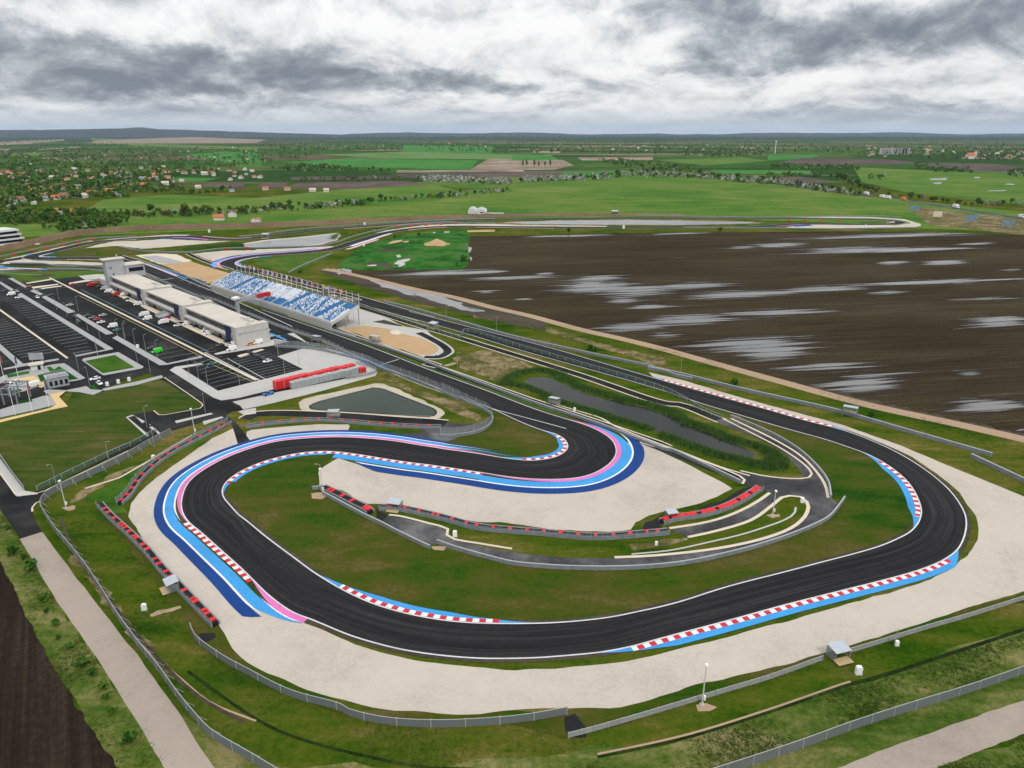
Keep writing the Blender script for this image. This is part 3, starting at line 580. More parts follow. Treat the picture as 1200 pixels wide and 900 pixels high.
# long left hander run-off on the outer edge
p0, p1 = pt(M_, 1085, 378), pt(K_, 440, 546)
band('runoff_pink', 'O', pt(M_, 890, 245), p0, 0, 1.5, .122, 'pink', 12, 0)
band('runoff_white', 'O', pt(M_, 935, 290), pt(M_, 1075, 376), 1.5, 1.8, .126, 'white', 6, 2)
band('kerb_strip', 'O', pt(M_, 885, 240), pt(M_, 655, 36), 0, 1.2, .135, 'kerb')
band('runoff_pink', 'O', pt(I_, 885, 855), p1, 0, 1.25, .122, 'pink', 20, 26)
band('runoff_white', 'O', pt(I_, 870, 838), pt(K_, 300, 522), 1.25, 1.7, .122, 'white', 8, 8)
band('runoff_blue', 'O', p0, pt(K_, 520, 555), 1.7, (4.4, 3.3), .118, 'blue', 12, 40)
band('runoff_white', 'O', pt(M_, 990, 335), pt(K_, 400, 540), (4.4, 3.35), (4.9, 3.75), .122, 'white', 6, 20)
band('runoff_navy', 'O', pt(M_, 985, 330), pt(K_, 430, 545), (4.9, 3.75), (7.6, 5.2), .118, 'navy', 2.5, 26)
# apex kerb of the hairpin
band('kerb_strip', 'O', pt(K_, 690, 438), pt(K_, 530, 556), 0, 1.2, .135, 'kerb'); band('kerb_apron', 'O', pt(K_, 625, 420), pt(K_, 430, 545), 0, 2.7, .122, 'blue', 12, 12)
# outer right-hander kerbs
band('kerb_strip', 'O', pt(H_, 30, 503), pt(H_, 590, 656), 0, 1.2, .135, 'kerb'); band('kerb_apron', 'O', pt(H_, 540, 645), pt(H_, 640, 672), 0, 1.6, .125, 'blue', 4, 8); band('kerb_apron', 'O', pt(G_, 1150, 735), pt(H_, 60, 512), 0, 1.6, .125, 'blue', 6, 4)
band('kerb_strip', 'I', pt(H_, 735, 764), pt(P_, 832, 18), 0, 1.2, .135, 'kerb'); band('kerb_apron', 'I', pt(H_, 683, 738), pt(P_, 812, 56), 0, 3.1, .122, 'blue', 12, 12)
band('kerb_strip', 'O', pt(P_, 930, 168), pt(O_, 425, 476), 0, 1.2, .135, 'kerb'); band('kerb_apron', 'O', pt(P_, 968, 138), pt(O_, 312, 498), 0, 2.9, .122, 'blue', 8, 16)
band('kerb_strip', 'I', pt(N_, 292, 264), pt(N_, 858, 390), 0, 1.2, .135, 'kerb'); band('kerb_apron', 'I', pt(N_, 225, 223), pt(N_, 965, 388), 0, 2.7, .122, 'blue', 18, 18)
# pit exit line on the straight and cross joints
Lp = GW(K_((-130,128),(0,185),(200,258),(400,320),(560,363),(735,410))); ribbon('pit_exit_line', Lp, .35, .125, MT['line'])
ribbon('joint_line', GW(AD((480,512),(655,460))), .8, .124, MT['faintline'], smooth=False); ribbon('joint_line', GW(Y_((740,392),(930,362))), .9, .13, MT['line'], smooth=False)
# ---- far part of the lap: constant-width centre line
FARW = 12.5
far1 = [(330,385),(290,366),(250,348),(210,331),(170,314.5),(150,307.5),(126,303.6),(100,302.5),(60,302.8),(44,303.0),(36,302.2),(35,300.6),(46,297.8),(62,294.4),(85,289),(108,283.9),(140,281),(175,278.6),(205,277.4),(225,277.4),(240,278.7),(258,280.2),(280,280.6),(307,278),(347,273),(387,268.6),(440,264.6),(460,263),(500,260),(540,258.2),(580,257.3),(640,256.2),(720,255.5),(800,255.6),(910,256),(975,256.6),(1020,257.3),(1045,258.6),(1056,260.2),(1050,262),(1030,263),(990,263),(940,262.2),(915,263.6),(880,266),(800,266.8),(700,267),(640,266.6),(580,265.8),(535,265.2),(490,267.4),(455,272.3),(425,281),(410,285.5),(392,291.2),(370,294.4),(333,297.3),(300,299.8),(281,302.8),(268,306.6),(266,310.5),(274,314),(300,317.8),(340,327.5),(380,339.5),(430,354),(476,367.3),(500,374)]
FL = crom(GW(far1), 8)
FLr = resample(FL, 4.0); FLr = smooth(FLr, 3)
fi = lambda p: int(np.argmin(((FLr-G(p))**2).sum(1)))
strip('race_track', offset(FLr, FARW/2), offset(FLr, -FARW/2), .095, MT['track'])
for s_ in (1, -1): strip('edge_line', offset(FLr, s_*(FARW/2)), offset(FLr, s_*(FARW/2-.45)), .115, MT['line'])
def fband(name, p0, p1, s_, d0, d1, m, z=.12):
    i, j = sorted((fi(p0), fi(p1))); P = FLr[i:j+1]
    if len(P) < 3: return
    strip(name, offset(P, s_*(FARW/2+d0)), offset(P, s_*(FARW/2+d1)), z, MT[m])
# travel goes from the pit straight outward (left of travel = west / outside of the first corner)
fband('kerb_strip', (195,325), (158,310), -1, 0, 1.8, 'kerb'); fband('kerb_apron', (205,329), (158,310), -1, 1.6, 3.0, 'blue')
fband('kerb_apron', (62,303), (45,296.5), -1, 0, 2.6, 'blue'); fband('kerb_strip', (52,303), (42,297), -1, 0, 1.4, 'kerb', .135)
fband('kerb_strip', (120,304), (82,303), 1, 0, 1.2, 'kerb', .135); fband('runoff_blue', (30,299), (42,297), 1, 0, 3, 'blue')
fband('runoff_pink', (205,277.4), (250,279.5), -1, 0, 2.5, 'pink'); fband('runoff_navy', (190,278), (242,279), -1, 2.5, 9, 'navy'); fband('runoff_pink', (230,278), (300,279), 1, 0, 2, 'kerb', .13)
fband('kerb_strip', (400,267.5), (530,258.5), -1, 0, 1.8, 'kerb', .135)
fband('kerb_strip', (475,269.5), (520,265.5), 1, 0, 2.0, 'kerb', .135); fband('runoff_blue', (400,288), (450,273.5), 1, 0, 4.0, 'line'); fband('runoff_pink', (390,291), (430,280), 1, 5.5, 9.5, 'kerb')
fband('runoff_pink', (390,291), (270,313), -1, 0, 2.2, 'pink'); fband('runoff_blue', (380,293), (268,312), -1, 2.2, 5.4, 'blue'); fband('runoff_navy', (380,293), (267,311), -1, 5.4, 7, 'navy')
fband('kerb_strip', (300,300), (280,314.5), 1, 0, 1.6, 'kerb', .135); fband('kerb_apron', (318,298.5), (282,315), 1, 1.4, 3.2, 'blue')
fband('runoff_navy', (916,263.5), (945,262.2), 1, 1.5, 14, 'navy'); fband('runoff_pink', (905,264.3), (935,262.2), 1, 0, 1.6, 'pink'); fband('kerb_strip', (1040,258.3), (1046,262.4), -1, 0, 2, 'kerb', .135)
fband('kerb_strip', (600,257), (720,255.6), -1, 0, 1.6, 'kerb', .135) if 0 else None
fband('kerb_strip', (560,265.5), (650,266.7), 1, 0, 1.8, 'kerb', .135)
# outer access strip at the far left corner
strip_l = [(-60,318.5),(0,317.6),(40,316.6),(80,316),(120,315.8),(160,317)]
ribbon('service_road', GW(strip_l), 9, .07, MT['asphalt_mid'])
ribbon('kerb_strip', GW([(8,314.6),(30,314.8),(48,315.4)]), 3, .13, MT['kerb']); ribbon('kerb_apron', GW([(-10,312.5),(6,313.6),(50,315.6),(56,315.8)]), 4, .12, MT['blue'])
ribbon('race_track', GW([(-50,306.6),(0,306),(20,303.5),(36,300.6)]), 12, .09, MT['track'])
ribbon('race_track', GW([(-60,313.8),(10,310.2),(40,310.6),(80,311),(120,313)]), 8, .085, MT['track'])
# ---------------------------------------------------------------- gravel traps
def trap(px, m='gravel', z=.05, rough=.13, name='gravel_trap', step=2.0): return sheet(name, GW(px), z, MT[m], rough=rough, step=step)
outer_in = H_((0,480),(100,503),(300,562),(500,617),(620,648),(800,713),(1000,798),(1240,895))
big = H_((20,500),(200,553),(400,608),(520,640),(640,672),(740,705),(840,750),(920,805),(990,862),(1018,905)) + P_((1030,10),(1041,60),(1036,100),(1000,152),(950,197),(880,235),(800,262),(700,291),(560,330),(400,376),(200,428),(0,478)) + O_((500,505),(400,525),(300,540),(200,548),(0,556)) + N_((750,545),(600,529),(450,499),(350,468),(250,423),(170,390),(145,368)) + M_((1000,350),(940,330),(880,310),(780,240),(680,160),(610,80)) + I_((775,800),(780,740),(850,650),(960,560),(1100,490),(1125,478),(1100,405),(1000,452),(900,522),(800,592),(680,682),(612,762),(605,812)) + M_((455,20),(500,95),(600,205),(700,305),(760,380),(795,440),(820,482),(860,522),(900,548)) + N_((0,548),(100,590),(200,630),(350,675),(500,700),(700,712),(800,707)) + O_((0,698),(150,690),(230,690),(320,692),(400,685),(500,655),(600,622)) + P_((200,575),(400,525),(600,465),(800,405),(1000,335),(1240,268)) + [(1300,670),(1300,640)]
trap(big + H_((1200,878),(1000,797),(800,713),(620,649),(500,617),(300,563),(100,504),(0,481)))
trap(J_((196,425),(220,415),(350,402),(520,390),(682,390),(668,424),(560,430),(400,442),(260,468),(200,470)))
trap(J_((625,548),(555,588),(535,610),(540,690),(590,685),(650,700),(700,735),(760,762),(850,765),(930,785),(1050,805),(1200,830)) + K_((100,800),(250,835),(330,850),(420,848),(520,860),(650,880),(800,890),(950,893),(1030,885),(1060,850)) + L_((110,530),(150,500),(250,475),(400,440),(480,410),(555,370),(500,340),(400,285),(300,235),(200,190),(100,150),(60,150),(100,250),(60,290),(0,330)) + K_((900,690),(700,700),(560,695),(400,680),(200,650),(0,615)) + J_((1000,615),(850,598),(740,585)))
trap(Q_((0,376),(200,332),(400,288),(600,245),(800,203),(832,207),(700,240),(450,295),(250,338),(0,392)), rough=.5)
trap(Q_((-200,425),(0,405),(130,360),(200,360),(320,378),(600,384),(900,398),(915,420),(600,415),(300,402),(100,402),(60,420),(0,430)), rough=.5)
trap(Q_((0,447),(60,450),(360,462),(380,470),(0,475)), z=.06, rough=.4)
trap(Q_((850,205),(1000,185),(1200,172),(1200,195),(900,212)) + R_((150,172),(400,152),(620,150),(560,168),(300,178),(150,190)), rough=.5)
trap(Q_((745,268),(860,238),(1000,210),(1200,205)) + R_((380,188),(560,196),(800,206),(985,206),(800,225),(600,243),(300,268),(200,275),(0,250)) + Q_((1000,250),(860,262)), rough=.6)
trap(R_((655,318),(900,292),(1200,286)) + S_((150,428),(400,424),(800,402),(850,405),(780,428),(600,455),(300,470),(0,485)) + R_((1100,322),(980,338),(890,362),(850,392),(760,365)), rough=.6)
trap(T_((140,288),(250,262),(400,240),(600,215),(900,205),(1200,205)) + U_((200,131),(400,134),(700,137),(700,142),(300,139),(0,137)) + T_((1000,222),(800,220),(500,238),(250,275)), rough=.5)
trap(V_((470,127),(560,114),(800,112),(1000,116),(1070,107),(1050,97),(1000,90),(880,83),(480,79),(640,76),(880,77),(1040,88),(1110,108),(1120,117),(1090,124),(660,131)), rough=.6)
# far water basins
field(S_((40,385),(300,350),(600,325),(870,290),(880,310),(850,345),(700,380),(540,400),(300,405),(60,408)), 'greywater', .07, 'retention_pond'); field(S_((28,378),(250,345),(500,325),(870,284),(900,300),(860,350),(700,392),(500,410),(60,414)), 'gravel', .06, 'pond_shore', .4)
field([(590,260.6),(650,258.6),(740,257.6),(820,259),(885,260.3),(880,262),(800,263.6),(700,263.2),(620,262.6)], 'greywater', .07, 'retention_pond', .5)
field([(575,261),(650,258),(740,257),(830,258.4),(900,260.2),(885,262.8),(800,264.2),(700,264),(600,263.2)], 'dry', .06, 'pond_shore', .5)
field(R_((190,340),(330,334),(550,388),(530,402),(360,406)), 'paving', .07, 'gravel_yard', .3); field(R_((140,330),(330,316),(500,322),(640,385),(560,395),(520,408),(360,412),(180,348)), 'cream', .06, 'gravel_bank', .5)
field(R_((375,412),(560,392),(640,388),(800,440),(965,490),(870,550),(780,582),(560,500)), 'sand', .06, 'sand_area', .4)
field(AD((100,150),(130,120),(230,60),(260,0),(560,100),(700,170),(905,205),(930,235),(1000,285),(1050,340),(1058,395),(1000,440),(880,445),(760,400),(580,330),(300,230),(120,190)), 'concrete', .055, 'concrete_apron', .15)
field(AD((160,195),(250,172),(340,163),(560,190),(700,240),(860,270),(960,310),(1012,350),(1000,385),(960,410),(880,430),(760,395),(580,345),(420,285),(280,235)), 'sand', .07, 'sand_area', .5)
field(AD((420,130),(530,110),(700,168),(690,172)), 'mud', .075, 'mud', .2); field(AD((580,210),(630,200),(690,232),(640,248),(585,235)), 'cream', .075, 'gravel_heap', .3)
field(AD((1030,512),(1150,478),(1185,490),(1100,525)), 'dirtroad', .06, 'dirt_patch', .4)
# back-road loop round the sand area
lp = crom(GW(AD((830,225),(960,290),(1050,345),(1085,390),(1060,415),(1000,440),(960,440),(880,440))), 8)
strip('service_road', offset(lp, 2), offset(lp, -2), .085, MT['asphalt'])
for s_, wd in ((2.0, 3.2), (-2.0, -3.2)): strip('concrete_edge', offset(lp, s_), offset(lp, wd), .09, MT['concrete'])
# ---------------------------------------------------------------- grass patches of their own hue
field(N_((0,55),(-200,-60)) + J_((240,870),(140,785),(98,745),(90,700),(150,628),(270,568),(430,528),(620,520),(555,590),(540,690),(700,800),(900,900)) + N_((350,0),(600,120),(700,140),(900,185)) + O_((100,190),(400,190),(600,165),(900,80),(1050,20)) + L_((960,560),(1030,480),(1075,420),(1015,415),(1010,350),(950,270),(760,130),(560,40),(700,30),(1000,130)) + H_((690,745),(800,810),(840,850)) + P_((832,20),(785,77),(600,146),(300,223),(100,272)) + O_((500,338),(270,378),(90,391)) + N_((810,390),(645,377),(490,345),(335,287),(180,190)), 'olive', .03, 'infield_grass')
field(K_((150,445),(300,430),(385,350),(480,370),(620,425),(690,450),(735,490),(680,540),(560,555),(470,540),(400,520),(0,470),(-250,430),(-300,415),(0,410),(100,440)), 'olive', .035, 'infield_grass')
field(I_((0,390),(300,310),(340,240),(490,225),(700,190),(780,185),(950,310),(930,318),(740,350),(720,325),(600,350),(690,440),(600,490),(270,670),(150,705),(110,700),(0,545),(-200,400),(-200,420)), 'lawn', .03, 'lawn')
field(BD((-200,640),(0,620),(260,480),(500,320),(780,170),(990,80),(1020,100),(800,240),(560,350),(400,460),(250,650),(400,890),(100,640)), 'verge', .026, 'verge')
field(M_((330,0),(455,0),(600,200),(770,400),(820,500),(1200,670),(1200,700),(900,600),(740,500),(640,400),(480,150)), 'olive', .026, 'verge', .5)
field(N_((-240,450),(0,560),(350,690),(700,715)) + O_((0,700),(320,692),(600,622)) + P_((200,575),(600,465),(1000,335),(1240,270),(1240,300),(900,400),(480,525),(0,670)) + O_((300,770),(190,800),(0,740)) + N_((600,760),(300,715),(0,595),(-200,470)), 'olive', .027, 'verge', .4)
field(E_((-10,250),(40,262),(180,285),(480,248),(490,228),(150,235),(0,230)), 'verge', .03, 'verge', .4)
for pts in (Q_((430,345),(480,310),(600,285),(860,262),(920,268),(840,300),(860,350),(760,358),(480,352)), Q_((870,315),(950,280),(1200,290),(1300,300),(1200,330)), R_((330,300),(430,280),(560,272),(560,300),(400,310)), S_((130,520),(300,495),(600,470),(800,455),(830,470),(640,560),(440,635),(330,610),(150,560))): field(pts, 'olive' if pts[0][0] < 200 else 'verge', .045, 'infield_grass', .5, 3)
gs = Y_((250,125),(380,160),(480,190),(700,250),(935,352)) ; ge = Y_((1200,450),(1200,425),(1000,335),(800,250),(600,180),(480,140),(330,110))
field(gs + F_((0,312),(240,395),(640,528),(960,645)) + K_((0,96),(240,182),(600,315),(740,358),(760,352),(640,305),(240,165),(0,78)) + F_((640,512),(240,380),(0,298)) + ge, 'verge', .06, 'verge')
field(V_((300,112),(420,100),(480,105),(410,122),(320,124)), 'verge', .05, 'verge'); field(V_((820,100),(930,96),(985,104),(960,113),(830,108)), 'verge', .055, 'verge')
# ---------------------------------------------------------------- service roads with cream kerbs
def road(px, w_, mat='asphalt', kerb=None, z=.075, name='service_road', kw=.7):
    C = resample(crom(GW(px), 10), 3); strip(name, offset(C, w_/2), offset(C, -w_/2), z, MT[mat])
    if kerb:
        for s_ in kerb: strip('kerb_stone', offset(C, s_*w_/2), offset(C, s_*(w_/2+kw)), z+.06, MT['cream'])
    return C
# beside the back straight
road(AA((-60,45),(0,75),(130,125),(255,165)), 4, 'asphalt', (1, -1)); road(AA((450,190),(620,235),(900,310),(1200,395)) + F_((560,345),(700,393),(900,455),(1050,502)) + G_((120,510),(400,596),(800,720),(1200,852)) + H_((100,585),(235,637)), 4.2, 'asphalt', (1, -1)); road(H_((225,633),(330,672),(420,712),(480,757),(525,812),(548,870),(560,915)), 6.0, 'asphalt_mid'); ribbon('kerb_stone', GW(L_((545,42),(750,142),(870,215),(945,290),(990,360),(1002,415))), .9, .16, MT['cream'])
# along the pit straight's far side to the junction
road(Y_((300,95),(480,150),(760,240),(1000,330),(1200,420)) + F_((150,350),(400,432),(650,520),(900,610),(1100,680)) + K_((60,100),(240,163),(600,290),(780,350),(900,390),(1200,495)) + L_((100,135),(300,212),(480,282),(620,325)), 4.2, 'asphalt', (1,))
J1 = L_((585,285),(680,305),(800,318),(890,322),(925,310),(905,275),(960,260),(1000,330),(1012,415),(1045,438),(1010,500),(950,545),(880,580),(800,600),(790,590),(880,520),(910,470),(900,425),(860,405),(800,405),(740,440),(700,420),(725,392),(690,370),(620,358))
sheet('road_junction', GW(J1), .082, MT['asphalt_mid'])
two_edge('service_road', L_((262,562),(400,540),(500,515),(600,475),(680,430),(735,392)), L_((345,600),(480,570),(640,520),(740,450),(810,405)), .075, 'asphalt_mid', .02); ribbon('kerb_stone', GW(L_((258,558),(400,536),(500,511),(600,471),(680,426),(728,392))), 1.0, .16, MT['cream'])
two_edge('service_road', N_((690,92),(800,125),(900,142)) + O_((60,150),(200,162),(300,163)) + L_((0,697),(200,682),(500,640),(720,588),(840,540),(900,490)), N_((648,112),(758,149),(900,185)) + O_((100,194),(250,200)) + L_((0,746),(200,725),(400,695),(600,650),(750,611),(900,563),(1003,505),(1044,462)), .077, 'asphalt_mid', .02)
sheet('road_pad', GW(AE((440,295),(495,275),(640,305),(830,352),(815,385),(850,410),(900,425),(780,425),(715,450),(560,370))), .07, MT['old_asphalt'])
ribbon('kerb_stone', GW(AE((480,268),(540,275),(700,315),(825,352),(818,385),(850,408),(1000,435),(1200,468))), .8, .15, MT['cream'])
ribbon('drain_channel', GW(BG((0,490),(250,465),(500,412),(700,365),(850,318),(980,270),(1040,230),(1050,190))), .6, .12, MT['concrete'])
ribbon('kerb_stone', GW(L_((600,350),(608,325),(560,300),(300,198),(0,78)) + K_((900,362),(780,325),(660,288))), .8, .16, MT['cream'])
ribbon('kerb_stone', GW(L_((590,288),(700,312),(830,325),(905,322),(925,305),(900,268),(800,195),(700,140),(510,45))), .7, .16, MT['cream'])
ribbon('kerb_stone', GW(L_((345,600),(480,570),(640,520),(740,450),(800,408),(870,410),(905,440),(900,490),(840,550),(720,600),(500,650),(200,685),(0,695))), 1.0, .16, MT['cream'])
# lane past the small pond to the main gate crossing
road(J_((190,365),(230,345),(330,338),(500,342),(700,352),(900,368),(1060,378),(1130,385)), 5, 'asphalt', (1,))
sheet('road_pad', GW(K_((-110,360),(0,372),(200,385),(345,388),(330,420),(250,440),(140,448),(0,470),(-60,450),(60,425),(40,400),(-110,385))), .07, MT['old_asphalt'])
sheet('road_pad', GW(J_((900,440),(1080,425),(1200,450),(1140,470),(1000,462))), .068, MT['old_asphalt'], rough=.4)
sheet('mud', GW(L_((120,580),(150,530),(220,500),(340,490),(480,440),(600,370),(650,360),(560,440),(460,470),(250,515),(215,545),(260,580))), .06, MT['tyre'], rough=.5)
sheet('mud', GW(O_((185,725),(230,715),(255,760),(250,800),(190,800))), .06, MT['tyre'], rough=.4); sheet('mud', GW(M_((690,430),(760,420),(770,445),(720,470))), .06, MT['tyre'], rough=.4); sheet('mud', GW(AE((395,225),(440,250),(480,262),(440,300),(415,280))), .075, MT['tyre'], rough=.3)
for c_ in ((680,690,30), ): sheet('sand_patch', GW([O_((c_[0]+c_[2]*1.3*math.cos(a), c_[1]+c_[2]*.6*math.sin(a)))[0] for a in np.linspace(0, 6.28, 14)[:-1]]), .06, MT['dirtroad'], rough=.3, kind='structure')
for pts in (J_((500,715),(540,705),(570,725),(545,740),(505,735)), AE((730,450),(820,455),(800,475),(735,470)), BE((440,730),(500,690),(680,655),(700,670),(560,715),(470,745)), BC((560,860),(640,850),(660,880),(600,900)), L_((720,490),(770,490),(775,505),(730,505)), BG((860,240),(910,232),(940,245),(900,262))): field(pts, 'dirtroad', .06, 'dirt_patch', .3, 1)
# ponds
sheet('pond', GW(K_((535,190),(570,170),(640,165),(700,190),(780,230),(880,260),(1000,290),(1100,310),(1200,345)) + L_((330,70),(440,110),(560,160),(668,214),(640,232),(580,215),(450,190),(300,135),(180,100),(100,60)) + K_((1140,415),(1000,362),(900,332),(800,300),(680,265),(600,222))), .05, MT['pond'], rough=.35)
sheet('pond_bank', GW(J_((440,290),(450,275),(485,265),(800,196),(850,203),(1112,315),(1124,340),(1100,362),(1040,368),(600,345),(480,335),(450,318))), .05, MT['rock'], rough=.3)
sheet('pond', GW(J_((490,302),(530,284),(790,218),(830,222),(1078,318),(1088,335),(1070,352),(500,320))), .09, MT['greenpond'])
ribbon('pond_liner', GW(J_((1060,355),(500,320),(490,302),(530,284),(790,218),(830,222),(1078,318),(1088,335),(1070,352))), .7, .10, MT['tyre'], smooth=False)
# ---------------------------------------------------------------- paddock: asphalt, pavements, lawns, markings
def tosheet(px, m, z, name, **k): return sheet(name, GW(px), z, MT[m], **k)
A1 = [(-90,316),(0,322),(12,323.5),(24,331),(60,327.5),(92,324.5),(120,322.5),(200,331),(300,364),(340,388),(372,402),(400,412.5),(440,426)] + F_((805,705),(700,720),(350,800),(160,842),(130,850)) + I_((1180,320),(1090,330),(1060,345),(1110,385),(1180,475),(1115,482),(1085,385),(1000,365),(840,410),(740,440),(500,560),(300,665),(200,735),(150,790),(170,850),(205,905)) + M_((150,70),(70,95),(20,20)) + I_((0,790),(0,630),(90,730),(140,715),(270,670),(600,490),(690,440),(590,350),(720,325),(750,350),(930,320),(950,300),(800,205),(700,150),(560,190),(480,240),(330,225),(230,310),(0,375),(-120,400)) + [(-90,420)]
tosheet(A1, 'asphalt', .065, 'paddock_asphalt')
LZ = .0675
for p in (W_((20,195),(190,165),(930,640),(660,690),(590,700),(0,285)), W_((0,300),(590,715),(520,720),(200,765),(0,580)), F_((100,640),(260,600),(465,692),(60,795),(-150,640),(-60,610)), W_((400,140),(560,90),(1200,400),(1340,550),(830,735),(680,320))): LZ += .0025; tosheet(p, 'lot', LZ, 'parking_lot')
def pav(px, m='paving', h=.17, name='pavement'): return slab(name, GW(px), .0, h, MT[m])
pav(W_((72,10),(108,6),(245,84),(228,98))); pav(W_((265,122),(300,106),(382,150),(350,160))); pav(W_((365,175),(402,163),(662,304),(600,318))); pav(W_((658,335),(692,323),(998,495),(932,506)))
pav(AB((272,482),(320,460),(822,738),(1170,662),(1176,678),(822,752),(745,757)))
pav(W_((155,152),(185,138),(992,626),(992,634),(668,700),(662,688),(930,636))); pav(W_((0,36),(122,108),(100,124),(0,58)))
pav(W_((0,278),(602,708),(586,716),(0,296)), 'cream', .12); pav(W_((-60,540),(0,586),(205,762),(515,715),(520,728),(36,815),(30,803),(150,778),(0,642),(-60,590)))
pav([(96,422.4),(98,420.3),(138.6,412.9),(168.5,430),(166.5,432),(121.6,440.2),(119,439)]); tosheet(X_((746,176),(1010,122),(1186,232),(905,284)), 'verge', .175, 'lawn')
pav(X_((-60,330),(0,318),(40,300),(262,245),(470,205),(565,194),(600,215),(752,325),(700,342),(590,362),(440,372),(330,345),(60,365),(-60,380))); tosheet(X_((330,300),(440,275),(520,220),(690,333),(600,345),(360,358)), 'lush', .176, 'lawn'); tosheet(X_((60,295),(250,262),(265,285),(70,325)), 'lush', .176, 'lawn'); tosheet(X_((412,232),(440,222),(490,260),(440,270)), 'lush', .176, 'lawn')
tosheet(X_((20,355),(300,305),(330,330),(356,358),(440,366),(412,388),(365,412),(325,398),(250,345),(60,366)), 'yellowpath', .178, 'paved_path')
pav(X_((80,382),(250,347),(330,400),(205,442),(95,462),(60,420)), 'paving', .12); pav(X_((0,602),(380,482),(430,476),(496,556),(280,612),(0,672)), 'paving', .14); pav(X_((380,440),(425,425),(580,432),(640,420),(760,395),(800,425),(915,430),(820,472),(700,448),(580,440),(430,470)), 'paving', .14)
tosheet(X_((430,470),(580,440),(520,490),(598,575),(450,605),(0,716),(0,692),(440,590),(496,556)), 'yellowpath', .145, 'paved_path'); tosheet(X_((150,525),(270,508),(290,530),(150,556)), 'lush', .15, 'lawn'); tosheet(X_((85,438),(180,420),(195,438),(95,460)), 'lush', .15, 'lawn'); tosheet(X_((785,400),(830,388),(872,412),(820,428)), 'lush', .15, 'lawn'); tosheet(X_((0,675),(300,612),(480,565),(440,590),(0,690)), 'verge', .07, 'lawn')
pav(X_((900,418),(1200,355),(1340,320),(1420,300),(1435,320),(1340,345),(1200,385),(920,435)), 'paving', .14)
# kerbs and islands by the crossing
pav(F_((-40,632),(0,640),(70,795),(465,694),(350,630),(480,588),(640,618),(760,658),(812,690),(815,705),(735,718),(360,775),(80,838),(10,800),(-130,650),(-90,618),(200,560),(210,568)), 'concrete', .13, 'concrete_apron') if 0 else None
pav(F_((62,793),(462,692),(340,632),(480,588),(640,616),(700,636),(745,665),(800,690),(808,704),(735,718),(355,778),(160,826),(78,838),(40,825),(-165,696),(-140,680),(-5,661),(0,667),(-108,688)), 'concrete', .13, 'concrete_apron')
pav(F_((360,795),(735,722),(810,706),(800,722),(560,790),(320,850),(180,880),(165,862),(130,845)), 'concrete', .13, 'pavement'); pav(F_((150,628),(165,636),(280,600),(265,597)), 'cream', .12)
pav(F_((45,618),(145,592),(280,560),(330,550),(395,560),(320,580),(52,624)), 'concrete', .12); pav(BD((630,82),(880,25),(900,32),(640,97)), 'concrete', .14); pav(BD((825,85),(960,50),(972,58),(835,108)), 'concrete', .14); pav(BD((285,55),(330,38),(420,85),(400,97),(345,42),(300,58),(440,175),(450,190),(435,195)), 'concrete', .14); pav(BD((448,128),(470,120),(525,165),(515,182),(500,160)), 'concrete', .14); pav(BD((1075,15),(1130,0),(1200,-10),(1200,30),(1120,40)), 'concrete', .14)
ribbon('kerb_stone', GW(BC((-60,440),(0,560),(140,750),(250,745),(345,740),(520,655),(800,520),(1125,365))), .4, .13, MT['cream'], smooth=False); pav(BC((-80,350),(0,432),(215,715),(335,735),(330,745),(150,765),(130,750),(0,565),(-80,470)), 'concrete', .12)
ribbon('kerb_stone', GW(BC((400,790),(340,810),(290,850),(285,900))), .5, .13, MT['cream']); ribbon('kerb_stone', GW(I_((720,325),(750,350),(940,315),(955,298),(880,245),(770,170))), .4, .14, MT['cream'], smooth=False)
ribbon('path', GW(I_((400,690),(560,640),(700,560),(800,500),(900,440))), .8, .06, MT['cream'], smooth=False)
# painted lines
def line(px, w_=.3, m='line', z=.082): return ribbon('painted_line', GW(px), w_, z, MT[m], smooth=False)
line([(58,325.5),(300,445.5)], 1.3, 'cream', .083); line(AB((-60,57),(0,86),(1150,662)), .45, 'yellow'); line(AB((-40,-5),(30,32),(1200,602),(1240,622)), .45, 'teal'); line(F_((0,612),(262,746)), .5); line(F_((0,655),(225,750)), .4, 'yellow'); line(F_((105,640),(285,738)), .3)
def stalls(a0, a1, b0, b1, n, m='faintline', w_=.22):
    P0, P1, Q0, Q1 = G(a0), G(a1), G(b0), G(b1)
    b = MB()
    for i in range(n+1):
        t = i/n; u = P0+(Q0-P0)*t; v = P1+(Q1-P1)*t; d = (v-u)/np.linalg.norm(v-u); q = np.array([-d[1], d[0]])*w_/2
        b.add([(*(u-q), .086), (*(v-q), .086), (*(v+q), .086), (*(u+q), .086)], [(0, 1, 2, 3)])
    return b.build('painted_line', MT[m], kind='structure')
stalls(pt(W_, 20, 195), pt(W_, 200, 168), pt(W_, 640, 668), pt(W_, 925, 618), 22, w_=.35); stalls(pt(W_, -240, 420), pt(W_, 45, 370), pt(W_, 180, 705), pt(W_, 500, 650), 15, w_=.35); stalls(pt(F_, 40, 775), pt(F_, 200, 735), pt(F_, -90, 625), pt(F_, 40, 590), 10); stalls(pt(F_, 250, 735), pt(F_, 440, 690), pt(F_, 130, 645), pt(F_, 300, 610), 9)
stalls(pt(W_, 560, 90), pt(W_, 640, 75), pt(W_, 860, 260), pt(W_, 950, 240), 1); stalls(pt(AB, 760, 690), pt(AB, 1060, 635), pt(AB, 640, 625), pt(AB, 930, 570), 2)
